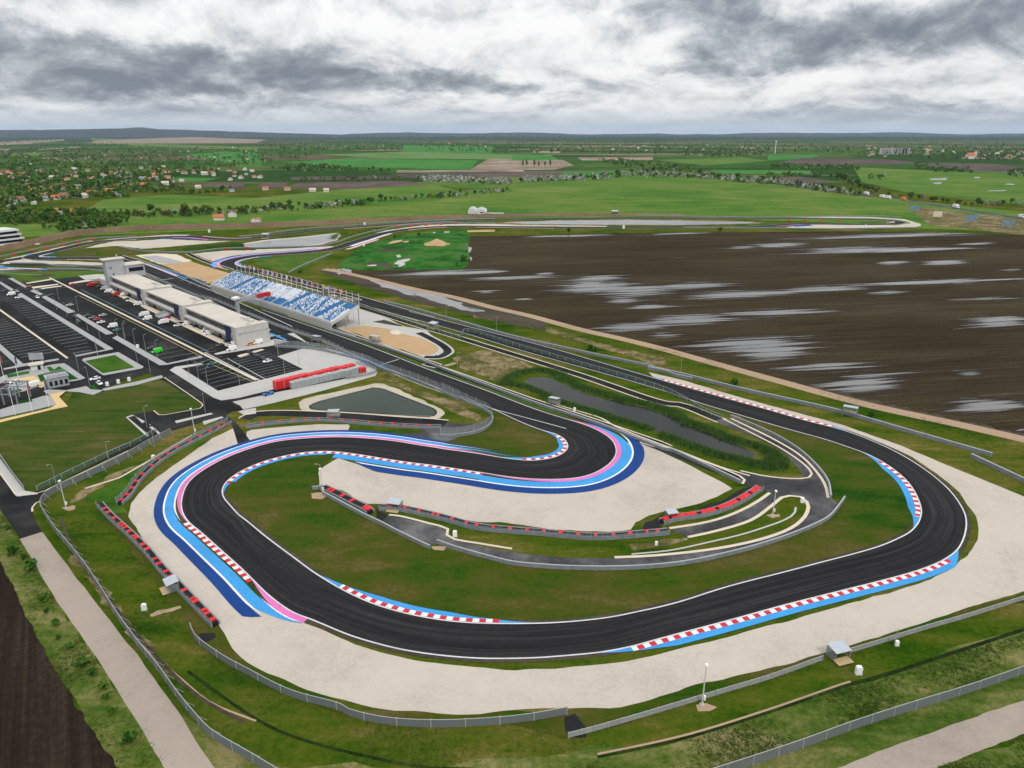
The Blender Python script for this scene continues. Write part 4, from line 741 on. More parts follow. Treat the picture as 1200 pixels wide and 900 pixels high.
pav(Q_((225,575),(440,540),(455,548),(240,582)), 'cream', .12); pav(Q_((275,610),(510,583),(512,592),(290,625)), 'cream', .12); pav(Q_((350,622),(540,598),(542,606),(355,630)), 'cream', .12); pav(Q_((605,575),(760,548),(835,553),(610,585)), 'cream', .12); pav(Q_((690,515),(850,498),(915,500),(920,540),(840,545),(750,548)), 'concrete', .12, 'concrete_apron')
tosheet(Q_((275,518),(340,503),(440,500),(500,503),(430,520),(340,530)), 'mud', .06, 'mud', rough=.4)
line(Q_((370,505),(200,498),(0,483)), .8, 'faintline')
# pit wall strip, blue exit wedge
pav(Z_((0,105),(400,260),(700,380),(1000,480),(1110,545),(1200,590)) + AC((400,95),(780,185),(770,205),(560,130),(300,20)) + Z_((1000,560),(700,430),(400,300),(0,150)), 'cream', .13, 'pit_wall_base') if 0 else None
tosheet(AC((0,60),(330,0),(470,100),(770,175),(780,205),(690,170),(540,115),(480,120),(270,50),(130,5),(100,70),(0,120)), 'concrete', .09, 'concrete_apron')
tosheet(AC((175,-5),(220,-15),(480,105),(640,170),(800,235),(860,262),(820,262),(420,150),(250,60)), 'asphalt', .10, 'pit_lane')
tosheet(AC((775,178),(900,215),(1060,270),(1190,325),(1200,332),(1100,310),(960,265),(790,205)), 'blue', .125, 'runoff_blue'); tosheet(AC((128,0),(275,62),(255,68),(125,12)), 'blue', .125, 'runoff_blue')
# starting grid boxes
g0, g1 = G((214,326)), G((272,347))
nrm = np.array([-(g1-g0)[1], (g1-g0)[0]]); nrm /= np.linalg.norm(nrm); dr = (g1-g0)/np.linalg.norm(g1-g0)
b = MB()
for i in range(12):
    c = g0+(g1-g0)*i/11+nrm*(3.0 if i % 2 else -3.0)*(-1)
    for (q, L, wd) in ((c-nrm*1.3, 2.6, .22),):
        u = q; v = q+nrm*2.6; b.add([(*(u-dr*wd), .118), (*(v-dr*wd), .118), (*(v+dr*wd), .118), (*(u+dr*wd), .118)], [(0, 3, 2, 1)] if 0 else [(0, 1, 2, 3)])
b.build('grid_marking', MT['line'], kind='structure')
# ---------------------------------------------------------------- barriers and fences
def post_mesh(h, r=.07, br=0):
    b = MB(); b.box(-r, r, -r, r, 0, h)
    if br: b.prism([(0, h*.86), (0, h*.94), (br*1.5, .06), (br*1.5-.08*br, 0)], -.04, .04)
    me = bpy.data.meshes.new('post')
    me.from_pydata(b.v, [], b.f); me.materials.append(MT['steel']); return me
_pm = {}
def fence(name, px, h, label, cat_='fence', mat='fence', space=4.0, z0=0.0, braces=0, rail=True, group=None, curve=True, postmat=None, r=.07, lean=0):
    P = GW(px); P = resample(crom(P, 8) if curve and len(P) > 2 else P, 2.0); L = np.linalg.norm(np.diff(P, axis=0), axis=1).sum()
    base = P[0]; t = thing(name, label, cat_, (base[0], base[1], 0), 0, group)
    V, Fc = wallmesh(P, .06+z0, h, .05); mk('mesh_panel', V, Fc, MT[mat], t, loc=base)
    if rail:
        for nm, za, zb in (('top_rail', h, h+.09),): V, Fc = wallmesh(P, za, zb, .10); mk(nm, V, Fc, MT['steel'], t, loc=base)
    space = max(space, L/90); Q = resample(P, space); N = normals(Q)
    key = (round(h, 2), r, braces)
    if key not in _pm: _pm[key] = post_mesh(h+.15, r, braces)
    for i, q in enumerate(Q[:100]):
        o = bpy.data.objects.new('post', _pm[key]); COL.objects.link(o); o.parent = t; o.location = (q[0]-base[0], q[1]-base[1], 0); o.rotation_euler = (0, 0, math.atan2(N[i][1], N[i][0]))
    return t
def barrier(name, px, label, h=1.05, th=.5, mat='barrier', cat_='barrier', group=None, net=0, curve=True, netmat='debris', posts=6.0):
    P = GW(px); P = resample(crom(P, 8) if curve and len(P) > 2 else P, 2.0); base = P[0]; t = thing(name, label, cat_, (base[0], base[1], 0), 0, group)
    V, Fc = wallmesh(P, 0, h, th); mk('rail', V, Fc, MT[mat], t, loc=base)
    V, Fc = wallmesh(P, h+.01, h+.08, th*.6); mk('coping', V, Fc, MT['steel'], t, loc=base)
    if net:
        V, Fc = wallmesh(P, h+.1, h+net, .05); mk('debris_net', V, Fc, MT[netmat], t, loc=base)
        L = np.linalg.norm(np.diff(P, axis=0), axis=1).sum(); Q = resample(P, max(posts, L/90)); N = normals(Q); key = (round(h+net, 2), .08)
        if key not in _pm: _pm[key] = post_mesh(h+net+.1, .08)
        for i, q in enumerate(Q[:100]):
            o = bpy.data.objects.new('post', _pm[key]); COL.objects.link(o); o.parent = t; o.location = (q[0]-base[0], q[1]-base[1], 0); o.rotation_euler = (0, 0, math.atan2(N[i][1], N[i][0]))
    return t
def tyrewall(px_front, label, wraps, back=None, gap=2.0, group=None, side=1, redfull=False, bh=1.9):
    """conveyor-faced tyre wall: steel face, black tyre rows behind it, red covers on the rows, mesh fence at the back"""
    P = GW(px_front); P = resample(crom(P, 8), 1.5); base = P[0]; t = thing('tyre_wall', label, 'tyre wall', (base[0], base[1], 0), 0, group)
    V, Fc = wallmesh(P, 0, 1.05, .3); mk('rail', V, Fc, MT['barrier'], t, loc=base)
    C = offset(P, side*(.15+gap/2)); V, Fc = wallmesh(C, 0, .85, gap-.1); mk('tyre_rows', V, Fc, MT['tyre'], t, loc=base)
    B = offset(P, side*(gap+.3)); V, Fc = wallmesh(B, 0, 1.0, .25); mk('rear_rail', V, Fc, MT['barrier'], t, loc=base)
    if back:
        V, Fc = wallmesh(B, 1.0, bh, .06); mk('mesh_panel', V, Fc, MT['debris'], t, loc=base)
        Q = resample(B, max(3.0, len(B)*1.5/60)); key = (bh, .06)
        if key not in _pm: _pm[key] = post_mesh(bh+.1, .06)
        for q in Q[:80]:
            o = bpy.data.objects.new('post', _pm[key]); COL.objects.link(o); o.parent = t; o.location = (q[0]-base[0], q[1]-base[1], 0)
    d = np.r_[0, np.cumsum(np.linalg.norm(np.diff(P, axis=0), axis=1))]
    for wp in wraps:
        i = int(np.argmin(((C-G(wp, .9))**2).sum(1))); i = min(max(i, 1), len(C)-2)
        T = C[i+1]-C[i-1]; T /= np.linalg.norm(T); n = np.array([-T[1], T[0]]); L = random.uniform(.42, .68)*(1.5 if redfull else 1); zt = random.uniform(1.1, 1.3)
        b = MB(); tr = lambda x, y, z: (C[i][0]-base[0]+T[0]*x+n[0]*y, C[i][1]-base[1]+T[1]*x+n[1]*y, z)
        hw = gap/2-.06
        b.prism([(-L, .3), (L, .3), (L, zt-.12), (L-.14, zt), (-L+.14, zt), (-L, zt-.12)], -hw, hw, tr=tr); b.build('red_cover', MT['redwrap'], t)
    return t
def zz(f, *p): return f(*p)
TW1 = BE((-100,-120),(30,-15),(170,0)) 
tyrewall(BD((125,668),(200,750),(360,895)) + BE((470,285),(560,395),(720,560),(945,790)), 'long straight tyre wall with bunched red covers between grey rails beside left gravel trap', BD((127,697),(163,728),(203,770),(240,818),(285,857),(325,895)) + BE((232,95),(258,108),(285,140),(328,185),(375,235),(410,272),(465,335),(505,380),(548,425),(590,465),(680,565),(722,610),(740,635),(800,695),(822,718),(862,765)), True, side=-1, gap=1.35)
tyrewall(BD((262,672),(330,605),(400,500),(500,400),(640,300),(780,225),(900,165),(1030,95)), 'curved tyre wall with spaced red covers and green mesh following upper left gravel trap', BD((270,635),(295,600),(330,548),(370,495),(420,447),(483,400),(556,352),(630,310),(702,270),(770,234),(836,196),(900,160),(960,127),(1000,103)), True, side=1, gap=1.3, bh=2.4)
tyrewall(J_((190,408),(350,388),(500,376),(600,378),(800,396),(1000,408),(1108,410)), 'nearly straight tyre wall with small red covers along lane beside triangular pond', J_((280,383),(345,373),(408,367),(468,363),(530,360),(590,364),(645,367),(705,373),(765,376),(820,380),(875,383),(935,387),(990,390),(1050,394)), None, side=1, gap=1.2)
tyrewall(AE((110,107),(200,148),(300,200),(370,235),(392,255)), 'short diagonal tyre wall with red covers at left end of central gravel trap', AE((108,120),(130,128),(183,155),(195,160),(260,192),(322,225),(335,228),(355,240),(368,245)), None, side=-1, gap=1.9)
tyrewall(AE((430,222),(550,228),(700,258),(850,295),(1000,335),(1200,355)) + O_((100,70),(200,80),(300,86),(400,80),(545,68)), 'longest tyre wall with red covers along lower edge of central gravel trap', AE((478,228),(565,241),(648,260),(712,275),(735,280),(818,300),(905,322),(992,344),(1092,364),(1185,380)) + O_((50,87),(112,93),(175,97),(237,105),(300,107),(362,103),(425,97),(485,93),(530,87)), True, side=-1, gap=1.5, bh=1.5)
tyrewall(BG((175,280),(260,255),(420,232),(560,195),(680,140),(800,65)), 'short tyre wall with almost continuous red covers below gravel trap tip by road junction', BG((240,288),(262,284),(330,272),(352,268),(400,258),(425,250),(480,240),(520,232),(545,226),(590,210),(615,202),(650,185),(680,172),(705,160),(730,146),(752,135),(780,117),(800,102),(820,88),(832,76)) + BG((300,258),(405,240),(470,222),(575,195),(645,166),(705,134),(745,108)), True, side=-1, gap=1.8, bh=1.4, redfull=True)
# rails
barrier('guard_rail', AE((90,145),(200,205),(350,285),(420,318),(520,370),(640,430),(720,466)), 'straight grey guard rail behind short diagonal tyre wall in infield grass'); barrier('guard_rail', AE((30,118),(60,118),(95,108)), 'short grey guard rail stub at left tip of infield tyre wall', curve=False)
barrier('guard_rail', N_((636,109),(698,131),(758,149),(830,168),(900,185)) + O_((100,195),(200,201),(400,202),(600,185),(800,142),(950,97),(1060,53)) + L_((1004,512),(1048,463),(1078,420)), 'long curved grey guard rail along lower infield service road')
barrier('guard_rail', L_((545,36),(620,66),(760,130),(870,200),(950,275),(1000,345),(1014,415)), 'grey guard rail curving round outer side of service road beside reed pond end')
barrier('guard_rail', K_((-400,-55),(-200,5),(0,72),(240,165),(440,240),(640,312),(760,350),(900,398),(1100,475),(1200,512)) + L_((250,190),(400,255),(590,345)), 'long grey barrier between main straight verge and service lane by reed pond', th=.7)
barrier('guard_rail', H_((0,468),(100,490),(300,540),(600,608),(800,665),(1096,750)), 'long dark grey barrier above outer gravel trap facing ploughed field', th=.8, h=1.3); barrier('guard_rail', H_((1030,752),(1100,785),(1200,832),(1300,880)), 'grey barrier at right frame edge overlapping end of long outer barrier', th=.8, h=1.3)
barrier('guard_rail', G_((-120,378),(0,406),(250,475),(500,545),(800,612),(1145,685)), 'long grey barrier along far side of back straight beside mud', th=.7, h=1.2); barrier('guard_rail', G_((1115,690),(1200,706)) + H_((80,492),(140,505)), 'short grey barrier offset behind gap at start of outer gravel trap', th=.7, h=1.2)
barrier('guard_rail', AA((685,192),(760,150),(840,115),(930,78),(1005,50)), 'thin grey guard rail climbing grass toward far bend behind flag poles', th=.6); barrier('guard_rail', AA((-60,225),(0,255),(100,300),(340,395),(600,482),(900,580),(1180,670)), 'grey barrier between grandstand and main straight verge', th=.9)
barrier('debris_fence', F_((330,588),(500,598),(620,622),(760,660),(820,688),(1000,752),(1200,838)) + K_((150,230),(260,285),(350,325),(385,352),(385,385),(330,425),(240,445),(145,450)), 'tall debris fence on barrier curving from concrete apron along main straight to hairpin', net=2.6, th=.5)
fence('debris_fence', F_((680,378),(800,420),(1050,505),(1200,545)) + G_((260,515),(500,585),(800,672),(1200,795)) + H_((180,610),(235,632)), 1.8, 'low debris fence between back straight and cream edged service lane', mat='greenmesh', space=5)
barrier('pit_wall', Y_((480,275),(700,375),(900,450),(1200,575)) + Z_((400,222),(650,325),(900,430),(1190,545)) + AC((500,50),(640,105),(770,165)), 'pit wall with wire net between pit lane and main straight', h=1.1, th=.4, net=1.2, mat='concrete_wall', posts=5)
fence('debris_fence', M_((672,415),(690,455),(740,495),(800,535),(870,572),(930,605),(1000,640),(1060,662),(1200,700)) + N_((320,714),(400,737),(500,752),(650,757),(800,751),(950,737),(1092,712)), 1.7, 'curved grey debris fence with posts below lower left gravel trap', mat='fence', space=6, r=.1)
fence('concrete_barrier', O_((198,795),(300,768),(450,725),(600,680),(760,632),(900,590),(1090,522)), 1.15, 'long pale concrete barrier below bottom gravel trap starting at dark mud gap', cat_='barrier', mat='concrete_wall', space=2.6, r=.09); fence('concrete_barrier', P_((590,495),(700,462),(850,415),(1000,372),(1240,296)), 1.15, 'pale concrete barrier running from marshal shelter to right frame edge', cat_='barrier', mat='concrete_wall', space=2.6, r=.09)
# perimeter fence
fence('perimeter_fence', BC((1500,215),(1300,320),(1125,425),(900,540),(700,630),(520,715),(430,765),(385,810),(365,860),(372,910)) + M_((148,0),(190,65),(240,125),(300,200),(360,290),(420,385),(490,480),(560,565),(620,650),(680,725),(740,790),(800,830),(870,870),(940,912),(1040,975)), 2.1, 'tall grey perimeter fence with slanted braces sweeping past bottom left farm road', mat='fence', space=5, braces=1)
fence('perimeter_fence', P_((60,950),(200,905),(400,838),(600,765),(800,700),(1000,638),(1240,555)), 2.1, 'tall grey perimeter fence parallel to bottom right farm road', mat='fence', space=5, curve=True)
fence('wire_fence', BC((-40,330),(0,412),(120,590),(215,712)), 1.5, 'grey mesh fence between concrete strip and left lawn', mat='fence', space=4); fence('wire_fence', BC((330,715),(480,640),(700,530),(920,425),(1125,330)) + BD((180,320),(380,230),(500,160)), 1.6, 'see-through green mesh fence along lower edge of left lawn', mat='greenmesh', space=4)
fence('wire_fence', AC((880,275),(1000,310),(1060,345),(1020,370),(800,415)), 1.6, 'low wire fence round corner of concrete apron by red containers', mat='debris', space=3)
barrier('guard_rail', AC((160,122),(300,122),(430,135),(560,165),(700,210)), 'grey gantry rail across concrete apron by pit lane exit', h=.9, th=.25, net=1.0) if 0 else None
# far barriers
def fw(px, lab, h=1.0, th=.7, mat='barrier'): return barrier('guard_rail', px, lab, h=h, th=th, mat=mat)
fw(Q_((0,346),(130,320),(270,290),(410,263),(550,235),(680,207),(800,186),(1000,174),(1200,167)), 'far grey barrier below earth bank at upper left corner')
fw(S_((0,320),(200,300),(400,270),(700,240),(1200,205)) + T_((400,190),(800,172),(1200,160)), 'far grey barrier along top edge of distant curve'); fw(T_((140,275),(400,222),(700,202),(1200,198)) , 'far grey barrier on inner side of distant double straight'); fw(R_((0,262),(130,285),(250,300),(600,308),(900,276),(1200,268)) + S_((100,420),(400,412),(700,400),(850,372),(1000,320),(1200,265)), 'far grey barrier between retention pond and pale gravel trap')
fw(U_((0,86),(300,78),(800,80),(1200,88)) + V_((440,80),(880,74),(1020,80)), 'far grey barrier along top of most distant straight'); fw(V_((0,128),(400,130),(700,134),(1100,128)), 'far grey barrier between most distant straight and ploughed field'); fw(R_((145,370),(350,440),(560,510),(760,570)) + AA((0,232),(60,262)), 'far grey barrier between sand area and start of main straight')
fw(Q_((90,405),(360,408),(500,428),(800,432),(915,440)), 'far grey barrier above strip road left of control tower'); fw(Q_((420,455),(700,458),(915,475)), 'lower far grey barrier above strip road left of control tower')
# red cushions on the far barriers
for i, p in enumerate(Q_((128,332),(274,300),(414,272),(552,246),(678,220),(803,196))): 
    q = G(p); b = MB(); b.prism([(-1.2, 0), (1.2, 0), (1.2, 1.2), (.9, 1.5), (-.9, 1.5), (-1.2, 1.2)], -.6, .6); o = b.build('barrier_cushion', MT['redwrap']); o.location = (q[0], q[1], 0)
    tag(o, 'small red cushion by far barrier, number seen from left frame edge: %s' % ['first', 'second', 'third', 'fourth', 'fifth', 'sixth'][i], 'cushion', 'red cushions along upper left barrier')
for i, p in enumerate(T_((343,238),(467,228),(594,220),(727,213),(863,207)) + S_((78,426),(1130,-400)) [:1] + R_((935,282),(1128,275)) + V_((498,96),(572,97),(652,98),(730,99))):
    q = G(p); b = MB(); b.prism([(-1.6, 0), (1.6, 0), (1.6, 1.2), (1.3, 1.6), (-1.3, 1.6), (-1.6, 1.2)], -.7, .7); o = b.build('barrier_cushion', MT['redwrap']); o.location = (q[0], q[1], 0)
    g = 0 if i < 5 else (1 if i < 8 else 2)
    tag(o, ['tiny red cushion along distant curve below white hangar', 'tiny red cushion on barrier above pale gravel behind grandstand', 'tiny red cushion inside most distant loop at right'][g], 'cushion', ['red cushions along distant curve', 'red cushions behind grandstand', 'red cushions in distant loop'][g])
# earth bank beyond the far corner
bc = resample(crom(GW([(-80,303),(0,294),(40,286),(70,279),(100,274.5),(150,270.5),(200,268.6),(260,267),(320,265.6),(380,263),(440,259.5),(500,256.4),(560,254.4),(640,252.8),(720,252.2),(800,252.6)]), 8), 6)
nb = normals(bc); hb = np.interp(np.arange(len(bc)), [0, len(bc)*.1, len(bc)*.45, len(bc)*.8, len(bc)], [4.5, 5, 4.8, 3.0, 1.8])*(1+.12*RNG.normal(0, 1, len(bc)))
rows = [(-5.5, .02), (-3.0, .45), (-1.2, .95), (1.5, 1.0), (4.5, .5), (9, .02)]; V = []
for dx_, f in rows:
    for i in range(len(bc)): q = bc[i]+nb[i]*dx_*(1+.1*RNG.normal()); V.append((q[0], q[1], hb[i]*f))
n = len(bc); mk('earth_bank', V, [(j*n+i, j*n+i+1, (j+1)*n+i+1, (j+1)*n+i) for j in range(len(rows)-1) for i in range(n-1)], MT['bank'], smooth=True, kind='structure')
# stacked soil heap in the lush corner
hp = G((512, 286.5)); V = [(0, 0, 5.6)]; nR, nS = 6, 22
for j in range(1, nR+1):
    for s_ in range(nS):
        a = 2*math.pi*s_/nS; rr = 10.5*j/nR*(1+.10*RNG.normal()); V.append((rr*math.cos(a)*1.15, rr*math.sin(a), max(0, 5.6*(1-j/nR)**1.05+RNG.normal(0, .15)*(j < nR))))
Fc = [(0, 1+s_, 1+(s_+1) % nS) for s_ in range(nS)]+[(1+(j-1)*nS+s_, 1+j*nS+s_, 1+j*nS+(s_+1) % nS, 1+(j-1)*nS+(s_+1) % nS) for j in range(1, nR) for s_ in range(nS)]
o = mk('soil_heap', V, Fc, MT['sand'], smooth=True); o.location = (hp[0], hp[1], 0); tag(o, 'conical tan soil heap standing on lush green patch', 'heap')
# ---------------------------------------------------------------- pit building
PA, PB = G((281, 407)), G((127, 337)); ex = (PB-PA)/np.linalg.norm(PB-PA); ey = np.array([ex[1], -ex[0]])
if ey @ (G((316, 399))-PA) < 0: ey = -ey
E1 = -ex; E2 = ey                       # E1 along the paddock toward the viewer, E2 toward the main straight
RZ = math.atan2(ex[1], ex[0])
def sx(p): return float((G(p)-PA) @ ex)
DEP = float((G((316, 399))-PA) @ ey); LEN = sx((132, 339))
pb = thing('pit_building', 'long two storey pit building with cream flat roofs and grey control tower', 'pit building', (PA[0], PA[1], 0))
def lw(x, y, z): return (ex[0]*x+ey[0]*y, ex[1]*x+ey[1]*y, z)
def pbox(name, x0, x1, y0, y1, z0, z1, m, parent=None):
    b = MB(); b.box(x0, x1, y0, y1, z0, z1, 0, lw); o = b.build(name, MT[m], parent or pb)
    if ex[0]*ey[1]-ex[1]*ey[0] < 0: o.data.flip_normals()
    return o
TOW = [sx(p) for p in ((281, 407), (222, 378), (176, 357.5))]; CT = sx((129, 338))
secs = [(TOW[0]+6, TOW[1]-1), (TOW[1]+5, TOW[2]-1), (TOW[2]+5, CT-5)]
for si, (a, b_) in enumerate(secs):
    pbox('wall', a, b_, 1.2, DEP-.3, 0, 8.6, 'wall'); pbox('roof', a-.2, b_+.2, .2, DEP-1.6, 8.6, 9.05, 'roof'); pbox('balcony', a, b_, -1.4, 1.195, 3.9, 4.9, 'wall'); pbox('parapet', a, b_, .7, 1.198, 7.75, 8.59, 'roof')
    pbox('pavement_strip', a, b_, -4.2, -.02, .09, .2, 'cream')
    n = max(4, int((b_-a)/5.2)); w_ = (b_-a)/n
    for i in range(n):
        pbox('window', a+i*w_+.14, a+(i+1)*w_-.14, 1.08, 1.197, 4.95, 7.72, 'glass')
        pbox('garage_door', a+i*w_+.5, a+(i+1)*w_-.5, 1.08, 1.196, .1, 3.5, 'glass' if (i*7+si) % 4 == 1 else 'door')
    pbox('canopy', a, b_, DEP-.29, DEP+3.0, 4.6, 5.0, 'roof'); pbox('terrace_wall', a, b_, DEP+2.7, DEP+3.0, 5.0, 6.0, 'glass')
    for i in range(3): pbox('roof_unit', a+3+i*4.2+si, a+5.4+i*4.2+si, DEP-5.4, DEP-3.0, 9.05, 10.1+.3*(i % 2), 'wall')
for i, a in enumerate(TOW):
    pbox('stair_tower', a, a+5.0, -1.0, DEP-.2, 0, 9.7, 'wall'); pbox('tower_roof', a-.1, a+5.1, -1.1, DEP-.1, 9.7, 10.0, 'roof')
    pbox('banner', a+5.02, a+9.4, -2.3, -1.5, 3.0, 9.9, 'banner')
    pbox('vent', a+1, a+2.2, DEP*.35, DEP*.45, 10.0, 10.9, 'wall')
for i in range(12): pbox('facade_panel', TOW[0]-.12, TOW[0]-.005, i*DEP/12+.15, (i+1)*DEP/12-.15, .2, 6.4, 'wall')
pbox('plinth_band', TOW[0]-.2, TOW[0]-.006, .0, DEP-.4, 6.5, 6.9, 'grey')
# control tower
pbox('control_tower', CT-4.5, CT+1.5, -1.5, 10, 0, 19.5, 'grey'); pbox('tower_roof', CT-5.3, CT+2.3, -3.0, 11, 19.5, 20.2, 'roof'); pbox('control_room', CT-6, CT+6, 10.02, DEP+6, 7, 14.8, 'grey'); pbox('window', CT-6.12, CT-6.01, 12, DEP+5, 10.6, 13.2, 'glass'); pbox('window', CT-5, CT+5, DEP+6.01, DEP+6.12, 10.6, 13.2, 'glass'); pbox('control_room_roof', CT-6.6, CT+6.6, 9.6, DEP+6.6, 14.8, 15.3, 'roof'); pbox('wall', CT-5.0, CT+6, 1.5, DEP, 0, 6.99, 'wall')
for i, (y, z) in enumerate(((1, 13.8), (2, 9.5), (1.4, 6.2), (5, 7.5))): pbox('window', CT-4.62, CT-4.51, y, y+.9, z, z+1.0, 'glass')
pbox('antenna_mast', CT-1.5, CT-.9, 7, 7.6, 20.2, 22.4, 'wall')
for i in range(3): pbox('low_annex', CT+7+i*6, CT+12.4+i*6, 0, DEP-2, 0, 4.2, 'wall')
# stairs on the paddock side
st = thing('stair_ramp', 'grey covered stair ramp reaching paddock from pit building balcony', 'stairs', (*G((182, 371)), 0), 0)
b = MB(); S0 = G((182, 371)); L_s = 17
for k_ in range(2):
    def tr(x, y, z, k_=k_): v = E2*x+E1*(y+k_*3.4); return (v[0], v[1], z)
    b = MB(); b.prism([(0, 0), (2.2, 0), (L_s, 3.7), (L_s, 4.2), (0, .6)], 0, 2.6, tr=tr); b.build('flight', MT['grey'], st)
    b = MB(); b.prism([(0, .62), (L_s, 4.22), (L_s, 5.2), (0, 1.6)], 0, .12, tr=tr); b.build('handrail', MT['steel'], st)
aw = thing('awning', 'bright blue awning at foot of pit building middle section', 'awning', (*G((198.5, 365)), 0), RZ)
b = MB(); b.prism([(-3, 2.6), (3, 2.6), (3, 3.0), (0, 3.9), (-3, 3.0)], -2, 2); b.build('canopy', MT['awnblue'] if 'awnblue' in MT else plain('awning_blue', (.01, .05, .45), .6, .1), aw)
for x in (-2.8, 2.8):
    for y in (-1.9, 1.9): b = MB(); b.tube((x, y, 0), (x, y, 2.7), .06); b.build('leg', MT['steel'], aw)
# start gantry
gA, gB = G((279.5, 369)), G((317, 360)); gt = thing('start_gantry', 'grey truss start gantry with red panel spanning main straight by grandstand', 'gantry', (*gA, 0)); gd = gB-gA; gl = np.linalg.norm(gd); gd = gd/gl; gn = np.array([-gd[1], gd[0]])
def tg(x, y, z): v = gd*x+gn*y; return (v[0], v[1], z)
b = MB()
for y in (-.9, .9):
    for z in (7.6, 9.4): b.tube(tg(0, y, z), tg(gl, y, z), .16)
    for i in range(12): b.tube(tg(gl*i/12, y, 7.6), tg(gl*(i+1)/12, y, 9.4), .09, n=4); b.tube(tg(gl*i/12, y, 9.4), tg(gl*i/12, y, 7.6), .09, n=4)
for i in range(13): b.tube(tg(gl*i/12, -.9, 9.4), tg(gl*i/12, .9, 9.4), .09, n=4); b.tube(tg(gl*i/12, -.9, 7.6), tg(gl*i/12, .9, 7.6), .09, n=4)
b.build('truss', MT['steel'], gt)
for x in (0, gl):
    b = MB(); b.box(x-.7, x+.7, -1.0, 1.0, 0, 7.5, 0, tg); b.build('tower_leg', MT['grey'], gt)
b = MB(); b.box(gl-9.5, gl+.4, -1.16, -.96, 7.4, 9.7, 0, tg); b.build('sign_panel', MT['red'], gt); b = MB(); b.box(gl-9.5, gl+.4, .96, 1.16, 7.4, 9.7, 0, tg); b.build('sign_panel', MT['red'], gt)
b = MB(); b.box(3, gl-11, -1.1, -.98, 7.8, 9.2, 0, tg); b.build('light_panel', MT['grey'], gt); b = MB(); b.box(-2.2, 1.2, -1.6, 1.6, 9.45, 10.6, 0, tg); b.build('equipment_box', MT['whitebox'], gt)
# ---------------------------------------------------------------- grandstand
SL, SR = G((247, 341)), G((388.5, 388)); SB = G((410.5, 377)); su = (SR-SL)/np.linalg.norm(SR-SL); SLEN = np.linalg.norm(SR-SL); sv = np.array([-su[1], su[0]])
if sv @ (SB-SR) < 0: sv = -sv
SD = float((SB-SR) @ sv); SD = max(11, min(SD, 22))
gs = thing('grandstand', 'long open grandstand with mosaic of blue and white seats on steel legs', 'grandstand', (*SL, 0))
def ts(x, y, z): v = su*x+sv*y; return (v[0], v[1], z)
NR = 16; Z0, Z1 = 4.0, 10.3; y0g = 1.2
def rowz(r): return Z0+(Z1-Z0)*r/(NR-1)
def rowy(r): return y0g+(SD-y0g-.6)*r/NR
b = MB(); prof = [(y0g-.4, Z0-.9)]
for r in range(NR): prof += [(rowy(r), rowz(r)), (rowy(r+1), rowz(r))]
prof += [(SD, Z1), (SD, Z1-.7)]
b.prism([(p[0], p[1]) for p in prof], 0, SLEN, tr=lambda x, y, z: ts(y, x, z)); o = b.build('terrace', MT['whitewall'], gs)
b = MB(); b.box(0, SLEN, .2, .5, 0, Z0-.1, 0, ts); b.build('front_wall', MT['concrete'], gs); b = MB(); b.box(-.2, SLEN+.2, y0g-.9, y0g-.5, Z0-1.0, Z0+1.0, 0, ts); b.build('front_parapet', MT['whitewall'], gs)
b = MB(); b.box(0, SLEN, SD+.05, SD+.2, Z1, Z1+1.2, 0, ts); b.build('back_railing', MT['debris'], gs)
for xx in (0, SLEN-.2): b = MB(); b.prism([(y0g-.3, Z0+.2), (SD, Z1+.1), (SD, Z1+1.0), (y0g-.3, Z0+1.1)], xx, xx+.2, tr=lambda x, y, z: ts(y, x, z)); b.build('side_railing', MT['whitewall'], gs)
NB = 13; bw = SLEN/NB; rs = random.Random(3)
for q in range(NB):
    b = MB(); nse = int((bw-1.5)/.75); style = q
    for r in range(NR):
        for s_ in range(nse):
            x = q*bw+.95+s_*.75; u, v = s_/nse, r/NR
            if q in (5, 6): blue = v < .28 or rs.random() < .10
            elif q in (7,): blue = v < .35 or rs.random() < .05
            elif q in (4, 10): blue = (math.sin(u*9+v*4) > -.1) ^ (rs.random() < .22)
            elif q in (2, 8, 11): blue = (abs(u-.2-.55*v) < .26) or rs.random() < .42
            elif q in (12,): blue = (u < .75 and rs.random() < .75) or v > .7
            else: blue = rs.random() < .58
            b.box(x, x+.62, rowy(r)+.25, rowy(r)+.72, rowz(r)+.08, rowz(r)+.42, 0 if blue else 1, ts); b.box(x, x+.62, rowy(r)+.66, rowy(r)+.76, rowz(r)+.43, rowz(r)+.85, 0 if blue else 1, ts)
    o = b.build('seat_block', [MT['seatblue'], MT['seatwhite']], gs); o['kind'] = 'stuff'
for q in range(NB+1):
    x = min(q*bw, SLEN-.5)
    b = MB(); b.prism([(y0g, Z0+.16), (SD-.6, Z1+.2), (SD-.6, Z1+.28), (y0g, Z0+.26)], x-.45 if q else 0.02, x+.45, tr=lambda x_, y, z: ts(y, x_, z)); b.build('stair_aisle', MT['paving'], gs)
for q in range(NB+1):
    x = min(max(q*bw, .4), SLEN-.4)
    for yy, zt in ((SD-.4, Z1-.75), (SD*.55, Z0+(Z1-Z0)*.45)): b = MB(); b.tube(ts(x, yy, 0), ts(x, yy, zt), .28, n=8); b.build('leg', MT['steel'], gs)
